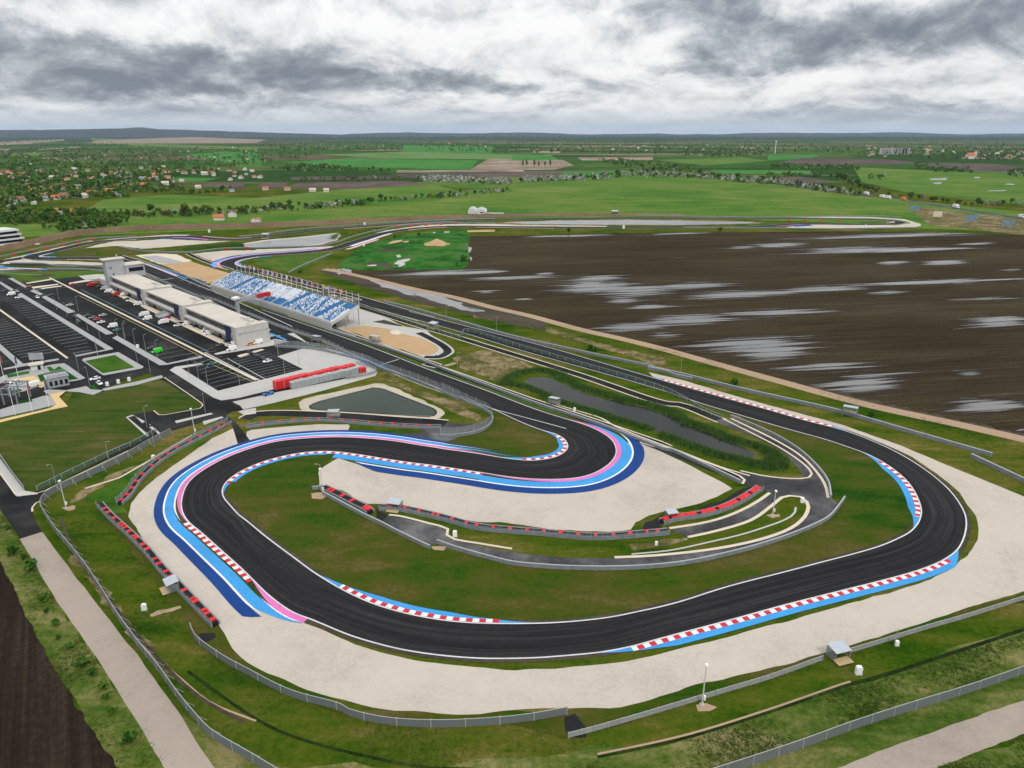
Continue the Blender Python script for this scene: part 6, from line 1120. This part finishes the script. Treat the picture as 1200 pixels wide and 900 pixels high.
# ---------------------------------------------------------------- vegetation
def crown_quads(cx, cy, cz, rx, rz, n, q, rng, clumps=7):
    """leaf-sized faces gathered in clumps through an uneven crown volume"""
    cc = rng.normal(0, 1, (clumps, 3)); cc /= np.linalg.norm(cc, axis=1)[:, None]; cc *= rng.uniform(.35, .85, (clumps, 1)); cr = rng.uniform(.28, .55, clumps)
    k = rng.integers(0, clumps, n); d = rng.normal(0, 1, (n, 3)); d /= np.linalg.norm(d, axis=1)[:, None]; p = cc[k]+d*(cr[k]*rng.uniform(.55, 1.0, n))[:, None]
    P = np.c_[cx+p[:, 0]*rx, cy+p[:, 1]*rx, cz+p[:, 2]*rz]
    nrm = d+rng.normal(0, .5, (n, 3)); nrm /= np.linalg.norm(nrm, axis=1)[:, None]
    u = np.cross(nrm, rng.normal(0, 1, (n, 3))); u /= np.linalg.norm(u, axis=1)[:, None]; v = np.cross(nrm, u); s = (q*rng.uniform(.6, 1.3, n))[:, None]
    V = np.stack([P-u*s-v*s*.6, P+u*s-v*s*.5, P+u*s*.7+v*s*.7, P-u*s*.8+v*s*.6], 1).reshape(-1, 3)
    return V, np.arange(n*4).reshape(n, 4)
def trunk_mesh(h, r, rx):
    b = MB(); b.tube((0, 0, 0), (.05*h, 0, h*.45), r, r*.7, 7); b.tube((.05*h, 0, h*.45), (0, .03*h, h*.8), r*.7, r*.25, 6)
    for k in range(4): a = k*1.7+.4; b.tube((.04*h, 0, h*(.35+.08*k)), (rx*.6*math.cos(a), rx*.6*math.sin(a), h*(.58+.09*k)), r*.4, r*.12, 5)
    return b
TP = {}
def tree_proto(kind, label, loc, group):
    m, rx, rz, cz, h, n, q = {'broadleaf_tree': ('leaf', 3.6, 3.3, 4.6, 7.5, 230, .62), 'olive_tree': ('leaf2', 3.4, 3.4, 4.4, 7.5, 210, .60), 'silver_tree': ('blossom', 3.6, 3.0, 3.7, 6.3, 220, .60), 'rusty_shrub': ('leafrust', 3.2, 2.0, 2.2, 3.6, 170, .55), 'tall_tree': ('leaf2', 2.6, 6.5, 8.5, 14, 280, .62), 'shrub': ('leaf', 1.0, .85, .9, 1.4, 240, .17)}[kind]
    t = thing(kind, label, 'shrub' if 'shrub' in kind else 'tree', loc, 0, group); rng = np.random.default_rng(abs(hash(kind)) % 1000 if 0 else len(kind)*7)
    trunk_mesh(h, .05*h**.8 if kind != 'shrub' else .05, rx).build('trunk', MT['bark'], t)
    V, Fc = crown_quads(0, 0, cz, rx, rz, n, q, rng, 9); mk('crown', V, Fc, MT[m], t)
    return t
def plant(kind, px, s, label, group, sz=None):
    q = G(px); s *= random.uniform(.85, 1.45) if kind != 'shrub' else 1; sc = (s*random.uniform(.85, 1.2), s*random.uniform(.85, 1.2), (sz or s)*random.uniform(.85, 1.15))
    if kind not in TP: TP[kind] = tree_proto(kind, label, (*q, 0), group); TP[kind].scale = sc; return
    dup(TP[kind], (*q, 0), random.uniform(0, 6.28), label, group, sc)
def along(px, n, jit, kinds, s0, s1, label, group):
    P = np.array(px, float); d = np.r_[0, np.cumsum(np.linalg.norm(np.diff(P, axis=0), axis=1))]
    for i in range(n):
        t = d[-1]*(i+random.uniform(.1, .9))/n; p = (np.interp(t, d, P[:, 0])+random.gauss(0, jit), np.interp(t, d, P[:, 1])+random.gauss(0, jit*.35)); k_ = random.choice(kinds)
        nm = {'broadleaf_tree': 'dark green bushy tree', 'olive_tree': 'yellow green bushy tree', 'silver_tree': 'silvery grey leaved tree', 'rusty_shrub': 'rust brown leafless shrub', 'tall_tree': 'tall slim green tree'}[k_]
        plant(k_, p, random.uniform(s0, s1), '%s %s' % (nm, label), '%s %s' % (nm, group))
GRN = ['broadleaf_tree', 'broadleaf_tree', 'olive_tree']; MIX = ['broadleaf_tree', 'olive_tree', 'silver_tree', 'rusty_shrub']
along(B_((0,430),(200,415),(450,402),(640,380),(880,362),(1050,350),(1200,335)), 46, 1.6, ['broadleaf_tree','broadleaf_tree','rusty_shrub','silver_tree'], .7, 1.25, 'in hedgerow crossing green field left of hangar', 'in hedgerow left of hangar')
along(BA((0,800),(600,830),(1200,840)) + BB((0,825),(500,815),(1200,790)), 44, 3.0, GRN+['rusty_shrub'], .7, 1.3, 'in belt above earth bank at left', 'in belt above earth bank')
along(A_((0,470),(200,480),(420,500),(560,505)), 34, 4.5, GRN+['olive_tree'], .8, 1.4, 'in thicket beside terraced building', 'in thicket by terraced building')
along(BB((560,630),(720,630),(860,610),(980,580)), 9, .6, ['broadleaf_tree'], .8, 1.1, 'in short hedge on left meadow', 'in short hedge')
along(B_((745,285),(1000,290),(1200,300)) + C_((60,292),(250,285),(330,278)), 44, 2.4, ['silver_tree','silver_tree','silver_tree','broadleaf_tree'], .9, 1.4, 'in pale orchard belt beyond right field', 'in pale orchard belt')
along(C_((330,285),(450,270),(560,258),(680,262),(800,268),(1000,280),(1200,300)), 44, 2.0, ['silver_tree','silver_tree','broadleaf_tree','broadleaf_tree'], .9, 1.4, 'in tree line behind wide meadow', 'behind wide meadow')
along(D_((0,285),(100,305),(230,325),(420,352)), 26, 1.6, ['silver_tree','silver_tree','broadleaf_tree'], .8, 1.2, 'along near side of distant highway', 'along distant highway')
along(D_((290,275),(340,290),(400,310),(430,330),(510,345)), 12, 1.4, ['broadleaf_tree','olive_tree'], 1.2, 1.9, 'in clump where distant highway begins', 'in highway clump')
along(D_((560,362),(700,375),(850,398),(960,410),(1100,402),(1200,400)), 24, 1.3, ['broadleaf_tree','broadleaf_tree','silver_tree'], .7, 1.1, 'on far side of distant highway', 'on far side of highway')
for x in (50, 70, 105, 125, 155, 180): plant('tall_tree', pt(C_, x, 224), random.uniform(1.0, 1.5), 'tall slim green tree in poplar row beside fallow field', 'tall trees in poplar row')
along(B_((150,240),(300,235),(480,240),(640,250)), 14, 2.5, GRN, 1.0, 1.5, 'in wood beside brown field left of centre', 'in wood beside brown field')
for x, y, s in [(50,150,1.2),(86,168,.8),(112,205,1.5),(155,312,1.05),(165,355,.6),(200,398,.8),(246,480,.75),(208,448,.5),(290,545,1.1),(322,575,.8),(362,620,.9),(375,655,.65),(395,708,.75),(458,812,1.15),(30,60,.7)]: plant('shrub', pt(M_, x, y), s*1.25, 'small dark green shrub on grass verge between ploughed soil and bottom left farm road', 'shrubs on farm road verge')
for f, x, y, s in [(H_,272,522,1.7),(H_,712,626,1.6),(G_,850,604,1.8),(G_,872,606,1.4),(U_,490,172,3.2),(V_,175,146,3.4),(T_,535,310,2.4),(T_,930,530,3.0),(T_,865,575,1.6),(T_,320,330,2.0),(AA,770,190,2.0)]: plant('shrub', pt(f, x, y), s, 'lone dark green shrub away from farm road', 'lone shrubs round ploughed field')
# far wood and village trees read as one mass
rng = np.random.default_rng(11)
AREAS = [(BA((0,80),(700,95),(1250,130),(1250,660),(900,650),(420,690),(100,760),(0,780)), 1500, 8.5), (BB((0,160),(1200,190),(1200,345),(860,380),(850,450),(480,440),(420,540),(540,600),(0,610)), 620, 8.0), (B_((0,105),(300,95),(690,110),(690,150),(300,150),(0,130)), 330, 11), (B_((60,235),(200,215),(400,225),(480,245),(200,248)), 120, 8), (B_((0,140),(330,158),(200,190),(0,205)), 90, 9), (B_((200,285),(700,275),(710,285),(210,292)), 40, 6),
 (B_((700,100),(1200,105),(1200,160),(830,150)), 130, 11), (C_((0,95),(1200,110),(1200,165),(600,165),(280,160),(0,158)), 480, 11), (C_((370,190),(560,195),(700,215),(880,235),(900,255),(640,245),(480,215)), 130, 9), (C_((780,150),(1200,150),(1200,175),(800,178)), 130, 10), (D_((0,110),(500,120),(900,130),(1200,125),(1200,195),(850,190),(500,170),(0,150)), 420, 11), (D_((0,210),(430,225),(430,240),(0,235)), 90, 8), (D_((680,215),(970,240),(960,255),(700,240)), 60, 8), (D_((1100,245),(1250,240),(1250,275),(1110,265)), 60, 9), (D_((470,265),(550,270),(550,288),(470,285)), 14, 7), (D_((0,255),(250,262),(240,272),(0,268)), 50, 7), (A_((0,80),(300,75),(420,90),(420,105),(300,112),(0,115)), 90, 11), (D_((1020,190),(1200,185),(1200,100),(900,95),(600,90)), 160, 13), (C_((0,80),(1200,84),(1200,100),(0,98)), 200, 16), (B_((0,80),(1200,80),(1200,98),(0,96)), 220, 16), (D_((0,80),(1200,78),(1200,95),(0,98)), 200, 16),
 (B_((0,425),(450,395),(880,355),(1200,328),(1200,342),(880,370),(640,388),(450,410),(0,440)), 110, 6.0, [.25, .2, .2, .1, .05, .2]), (C_((50,282),(330,272),(330,288),(60,298)) , 90, 7.5, [.03, .03, .04, .05, .05, .8]), (B_((740,275),(1200,288),(1200,308),(800,300)), 150, 7.5, [.03, .03, .04, .05, .05, .8]), (C_((330,272),(560,250),(680,255),(1000,270),(1200,290),(1200,308),(1000,290),(800,275),(560,270),(330,292)), 240, 7.5, [.12, .1, .1, .08, .05, .55]), (D_((0,280),(230,318),(440,352),(420,362),(220,335),(0,300)), 110, 6.5, [.1, .1, .1, .08, .05, .57]), (BB((0,520),(540,560),(560,600),(0,615)), 160, 5.5, [.05, .05, .1, .35, .4, .05]), (BA((0,810),(1200,800),(1200,890),(300,890),(0,880)), 230, 5.5), (BB((0,800),(1200,770),(1200,800),(500,835),(0,845)), 110, 5.0),
 (A_((0,430),(560,445),(580,500),(320,540),(130,500),(0,500)), 160, 6.5)]
VV, FF, MI, off = [], [], [], 0
for area in AREAS:
    poly, n, s = area[:3]; pw = area[3] if len(area) > 3 else [.22, .22, .2, .16, .14, .06]
    P = np.array(poly); lo, hi = P.min(0), P.max(0); k_ = 0
    while k_ < n:
        p = rng.uniform(lo, hi, (n, 2)); ok = inside(p[:, 0], p[:, 1], P)
        for q in p[ok][:n-k_]:
            g = G(q); r = s*.55*rng.uniform(.45, 1.5); V, Fc = crown_quads(g[0], g[1], r*1.0, r, r*.95, 16, r*.42, rng, 4)
            VV.append(V); FF.append(Fc+off); MI += [int(rng.choice([0, 0, 0, 1, 1, 2], p=pw))]*len(Fc); off += len(V); k_ += 1
mk('distant_woodland', np.vstack(VV), np.vstack(FF), [MT['leaf'], MT['leaf2'], MT['blossom']], midx=MI, kind='stuff')
# coarse tufts and weeds over the rough ground and along gravel edges
TV, off = [], 0
def tufts(poly, n, s, zmax):
    global off
    P = GW(poly); lo, hi = P.min(0), P.max(0); got = 0; n = int(n*.55)
    while got < n:
        p = rng.uniform(lo, hi, (n*2, 2)); p = p[inside(p[:, 0], p[:, 1], P)]
        cl_ = np.sin(p[:, 0]*.21+1.3*np.sin(p[:, 1]*.13))+np.sin(p[:, 1]*.17+np.sin(p[:, 0]*.11)*1.7); p = p[cl_ > rng.normal(.35, .7, len(p))]
        for q in p[:n-got]:
            m = rng.integers(5, 11); a = rng.uniform(0, 6.28, m); r = s*rng.uniform(.5, 1.5); c0 = q+rng.normal(0, r*.5, (m, 2)); hh = zmax*.45*rng.uniform(.4, 1.1, m)*r/s
            d = np.c_[np.cos(a), np.sin(a)]*(r*.35)
            TV.append(np.stack([np.c_[c0-d[:, ::-1]*.6, np.full(m, .03)], np.c_[c0+d[:, ::-1]*.6, np.full(m, .03)], np.c_[c0+d*1.2, hh]], 1).reshape(-1, 3)); got += 1
for poly, n, s, zm in ((P_((180,900),(600,760),(1000,640),(1240,540),(1240,415),(900,520),(560,625),(300,715),(0,805),(-300,870),(-400,905)), 5200, .35, .45), (M_((0,0),(60,90),(240,390),(420,640),(580,890),(430,900),(330,770),(220,600),(120,420),(40,250),(0,170)), 2600, .32, .4), (M_((200,0),(330,0),(480,150),(640,400),(740,500),(900,600),(1200,705),(1200,900),(900,890),(700,720),(480,430),(300,180)), 3000, .28, .3), (N_((0,600),(350,730),(700,760),(1090,740),(1200,830),(700,900),(0,880)), 2000, .28, .3), (P_((880,905),(1240,780),(1240,920)), 900, .35, .45), (H_((0,420),(400,520),(800,640),(1200,760),(1200,720),(800,600),(400,490),(0,395)), 1500, .5, .4), (G_((200,380),(500,490),(900,600),(1200,680),(1200,620),(800,520),(560,450)), 1200, .6, .4), (K_((180,100),(520,60),(620,110),(460,150),(430,200),(300,150)), 500, .5, .4), (I_((300,330),(700,240),(900,250),(600,470),(300,640),(120,660),(30,520)), 1200, .35, .25), (J_((110,730),(270,600),(500,540),(600,530),(530,620),(540,690),(800,880),(500,880),(280,870)), 900, .3, .22), (N_((200,140),(500,120),(900,220),(1200,230),(1200,340),(900,370),(600,345),(400,290)), 1100, .3, .22)): tufts(poly, n, s, zm)
TVs = np.vstack(TV); mk('grass_tufts', TVs, np.arange(len(TVs)).reshape(-1, 3), MT['tuft'], kind='stuff')
# reeds round the long pond
def reeds(px, n, width, h):
    C = resample(crom(GW(px), 8), 1.0); N = normals(C); i = rng.integers(0, len(C), n); o = rng.normal(0, width*.42, n); P = C[i]+N[i]*o[:, None]+rng.normal(0, .3, (n, 2))
    a = rng.uniform(0, 6.28, n); hh = h*rng.uniform(.55, 1.15, n)*np.clip(1.15-np.abs(o)/width, .4, 1); w_ = .16; ln = rng.normal(0, .35, (n, 2))
    V = np.stack([np.c_[P[:, 0]-np.cos(a)*w_, P[:, 1]-np.sin(a)*w_, np.zeros(n)], np.c_[P[:, 0]+np.cos(a)*w_, P[:, 1]+np.sin(a)*w_, np.zeros(n)], np.c_[P+ln, hh]], 1).reshape(-1, 3)
    return V, np.arange(n*3).reshape(n, 3)
RV, RF, off = [], [], 0
for args in ((K_((440,205),(480,165),(560,142),(640,140),(720,165),(800,215),(900,245),(1000,275),(1100,295),(1200,325)) + L_((330,55),(440,95),(560,145),(680,180),(740,210),(745,240),(690,262),(600,242),(480,215),(350,170),(220,120)), 15000, 3.4, 2.1), (K_((1130,415),(1000,375),(900,345),(800,315),(700,285),(620,245),(530,212),(470,200)), 7500, 2.8, 1.7), (L_((700,270),(770,270),(780,240),(720,195)), 2200, 3.0, 1.9), (L_((330,70),(300,20),(200,-10)), 900, 2.5, 1.8), (S_((820,340),(870,300),(960,285)), 500, 6, 2.0), (R_((560,285),(700,262),(900,250),(1080,232)), 1500, 10, 2.2)):
    V, Fc = reeds(*args); RV.append(V); RF.append(Fc+off); off += len(V)
mk('reeds', np.vstack(RV), np.vstack(RF), MT['reed'], kind='stuff')
# ---------------------------------------------------------------- village houses
ROOF = {n: plain('roof_'+n, c, .8, .18, .4) for n, c in {'orange': (.42, .13, .05), 'red': (.30, .06, .04), 'brown': (.20, .10, .07), 'grey': (.20, .20, .21), 'pale': (.48, .40, .34)}.items()}
hproto = []
def house(px, roof, s, label, group, wall='whitewall', hip=False, stretch=1.0):
    q = G(px); ang = random.choice([.2, .25, 1.75, .1])+random.gauss(0, .12); s *= .78; sc = (s*stretch*random.uniform(.85, 1.15), s*random.uniform(.85, 1.15), s*random.uniform(.9, 1.1))
    if not hproto:
        t = thing('village_house', label, 'house', (*q, 0), ang, group); hproto.append(t)
        b = MB(); b.prism([(-4.5, 0), (4.5, 0), (4.5, 3.6), (0, 6.6), (-4.5, 3.6)], -5.5, 5.5, tr=lambda x, y, z: (y, x, z)); b.build('wall', MT['whitewall'], t)
        b = MB(); b.prism([(-5.1, 3.35), (0, 6.75), (5.1, 3.35), (5.1, 3.6), (0, 7.05), (-5.1, 3.6)], -6, 6, tr=lambda x, y, z: (y, x, z)); b.build('roof', ROOF[roof], t); t.scale = sc; return
    dup(hproto[0], (*q, 0), ang, label, group, sc, {'roof': ROOF[roof], 'wall': MT[wall]})
VH = [(25,435,'red',1.5),(75,420,'orange',1.4),(125,430,'red',1.5),(185,440,'red',1.3),(110,470,'orange',1.2),(205,490,'orange',1.3),(260,460,'orange',1.1),(265,510,'grey',1.1),(95,550,'pale',1.4),(40,548,'red',1),(180,552,'orange',1.1),(270,555,'brown',1.5),(400,575,'brown',1.3),(325,605,'orange',1.5),(385,640,'orange',1.0),(435,635,'orange',1.3),(190,700,'brown',1.9),(420,680,'grey',1.4),(525,672,'orange',1.4),(605,660,'brown',1.7),(690,650,'orange',1.3),(780,655,'pale',1.5),(865,630,'red',1.6),(755,620,'red',1.2),(640,595,'orange',1.2),(735,565,'grey',1.3),(585,550,'red',1.3),(515,570,'red',1.4),(650,560,'red',1.2),(725,525,'grey',1),(490,475,'pale',1.4),(385,470,'brown',1),(320,445,'grey',.9),(390,425,'orange',.9),(300,400,'grey',1),(345,400,'grey',.8),(380,400,'grey',.8),(635,490,'orange',1.1),(650,450,'orange',1.2),(715,460,'orange',1.3),(730,490,'orange',.9),(700,400,'pale',1.7),(835,405,'brown',1.4),(870,475,'orange',1.3),(960,445,'orange',1.4),(985,460,'pale',1.2),(1060,435,'orange',1.5),(1085,415,'brown',1.2),(1180,430,'grey',1.3),(1185,485,'brown',1.2),(1090,545,'orange',1.0),(1140,540,'pale',1),(970,570,'grey',1.2),(1035,610,'orange',1.7),(925,515,'grey',1),(880,530,'grey',1),(820,560,'grey',.9),(540,420,'brown',1),(440,340,'pale',1.5),(240,275,'orange',1),(320,235,'brown',1),(800,285,'orange',1),(835,275,'orange',.9),(615,295,'red',.9),(985,258,'brown',1.2),(890,135,'red',1),(635,148,'pale',1),(500,130,'pale',1),(920,215,'brown',.8),(570,215,'pale',.8),(1180,300,'orange',1),(720,215,'red',.8),(320,715,'pale',.9),(520,795,'orange',1.3),(570,795,'red',1.0),(675,795,'orange',1.2)]
VB = [(80,178,'red',1),(240,200,'orange',.8),(395,200,'red',1),(490,225,'orange',1.2),(570,220,'orange',1.3),(660,205,'orange',.9),(735,192,'red',1),(795,240,'pale',1.3),(575,275,'pale',1.2),(300,260,'brown',.9),(130,285,'red',1),(100,265,'red',.8),(760,280,'pale',1),(812,280,'pale',1),(860,280,'red',1),(815,312,'pale',.9),(720,292,'orange',.8),(955,312,'orange',1),(1005,318,'orange',.9),(1115,295,'orange',1.3),(1060,215,'orange',.9),(1108,222,'pale',1),(1140,235,'pale',.9),(890,200,'orange',.8),(985,182,'pale',1.2),(125,380,'grey',1.2),(45,425,'brown',1.3),(15,475,'brown',1.2),(290,398,'orange',1.2),(335,370,'pale',1.2),(240,425,'red',1.3),(260,460,'orange',1.9),(205,490,'orange',1.4),(145,495,'grey',1.8),(145,555,'orange',2.0),(375,475,'orange',1.3),(410,505,'red',1.2),(505,503,'pale',1.1),(345,420,'orange',1),(395,418,'orange',1),(460,410,'brown',1.4),(530,430,'brown',1.5),(625,425,'brown',1.6),(605,405,'orange',1),(645,388,'orange',.9),(720,440,'pale',1.6),(770,405,'orange',1.4),(795,430,'orange',1.3),(805,450,'pale',1.2),(850,388,'pale',1),(950,405,'red',1.2),(1000,420,'red',1.1),(1095,395,'pale',1.5),(1000,455,'red',1),(1060,475,'orange',1.6),(1110,440,'grey',1),(1165,412,'pale',1.2),(1185,465,'orange',1.2),(960,492,'pale',1.2),(660,565,'pale',1.2),(975,598,'grey',1),(350,537,'pale',1.6),(980,830,'brown',1.8),(855,862,'orange',1.4),(1185,880,'red',1.2)]
W_L = {'orange': 'white walled village house with orange roof', 'red': 'white walled village house with dark red roof', 'brown': 'white walled village house with brown roof', 'grey': 'white walled village house with grey roof', 'pale': 'white walled village house with pale roof'}
for x, y, r_, s in VH: house((x/8, 150+y/8), r_, s*.92, W_L[r_]+' among trees in left half of village', r_+' roofed houses in left half of village')
for x, y, r_, s in VB: house((150+x/8, 150+y/8), r_, s*.92, W_L[r_]+' among trees in right half of village', r_+' roofed houses in right half of village')
for x, y, r_, s in [(45,330,'orange',1.2),(148,332,'orange',1.2),(265,338,'pale',1.2),(330,340,'pale',1.2),(20,275,'orange',1.6),(905,115,'red',2.4),(1075,130,'pale',1.6),(990,124,'red',1.6),(10,480,'orange',1.0)]: house((300+x/4, 140+y/4), r_, s, W_L[r_]+' standing beside fields left of centre', r_+' roofed houses beside fields left of centre')
for i in range(34):
    x = random.uniform(300, 1180); y = 120+random.uniform(0, 30); r_ = random.choice(['orange', 'red', 'pale', 'brown']); house((600+x/4, 140+y/4), r_, random.uniform(1.1, 1.7), W_L[r_]+' in far settlement above wide meadow', r_+' roofed houses in far settlement')
for i in range(52):
    x = random.uniform(450, 1190); y = 125+random.gauss(25, 16)+max(0, x-850)*.06; r_ = random.choice(['orange', 'red', 'red', 'pale', 'brown']); house((900+x/4, 140+max(y, 116)/4), r_, random.uniform(1.1, 1.9), W_L[r_]+' in far town at right', r_+' roofed houses in far town at right')
for i, (x, w_) in enumerate([(538,14),(558,12),(592,12),(608,11),(625,11),(640,11),(652,9)]):
    q = G(pt(D_, x, 163)); t = thing('apartment_block', 'white apartment block, %s from left in distant town row' % ORD[i], 'apartment block', (*q, 0), 0, 'apartment blocks in distant town'); b = MB(); b.box(-11, 11, 0, 14, 0, 27); b.build('wall', MT['whitewall'], t)
    b = MB(); b.box(-11.5, 11.5, -.5, 14.5, 27, 28); b.build('roof', MT['grey'], t)
    for k_ in range(4): b = MB(); b.box(-9+k_*5, -6.6+k_*5, -.4, -.05, 2, 25); b.build('window_column', MT['glass'], t)
q = G(pt(D_, 945, 184)); t = thing('church', 'church with orange roof and white steeple in distant town', 'church', (*q, 0)); b = MB(); b.prism([(-12, 0), (12, 0), (12, 12), (0, 21), (-12, 12)], -14, 14, tr=lambda x, y, z: (y, x, z)); b.build('nave', MT['whitewall'], t); b = MB(); b.prism([(-13, 11.6), (0, 21.4), (13, 11.6), (13, 12.6), (0, 22.6), (-13, 12.6)], -15, 15, tr=lambda x, y, z: (y, x, z)); b.build('roof', ROOF['orange'], t)
b = MB(); b.box(15, 23, -4, 4, 0, 27); b.build('steeple', MT['whitewall'], t); b = MB(); b.tube((19, 0, 27), (19, 0, 36), 4.4, .2, 8); b.build('spire', ROOF['grey'], t)
for px, h in ((pt(D_, 32, 160), 55),): q = G(px); t = thing('radio_mast', 'tall thin white mast on far plain right of centre', 'mast', (*q, 0)); b = MB(); b.tube((0, 0, 0), (0, 0, h), 2.0, 1.2, 8); b.build('tower', MT['whitebox'], t); b = MB(); b.tube((0, 0, h), (0, 0, h+5), 4, 3, 10); b.build('platform', MT['whitebox'], t)
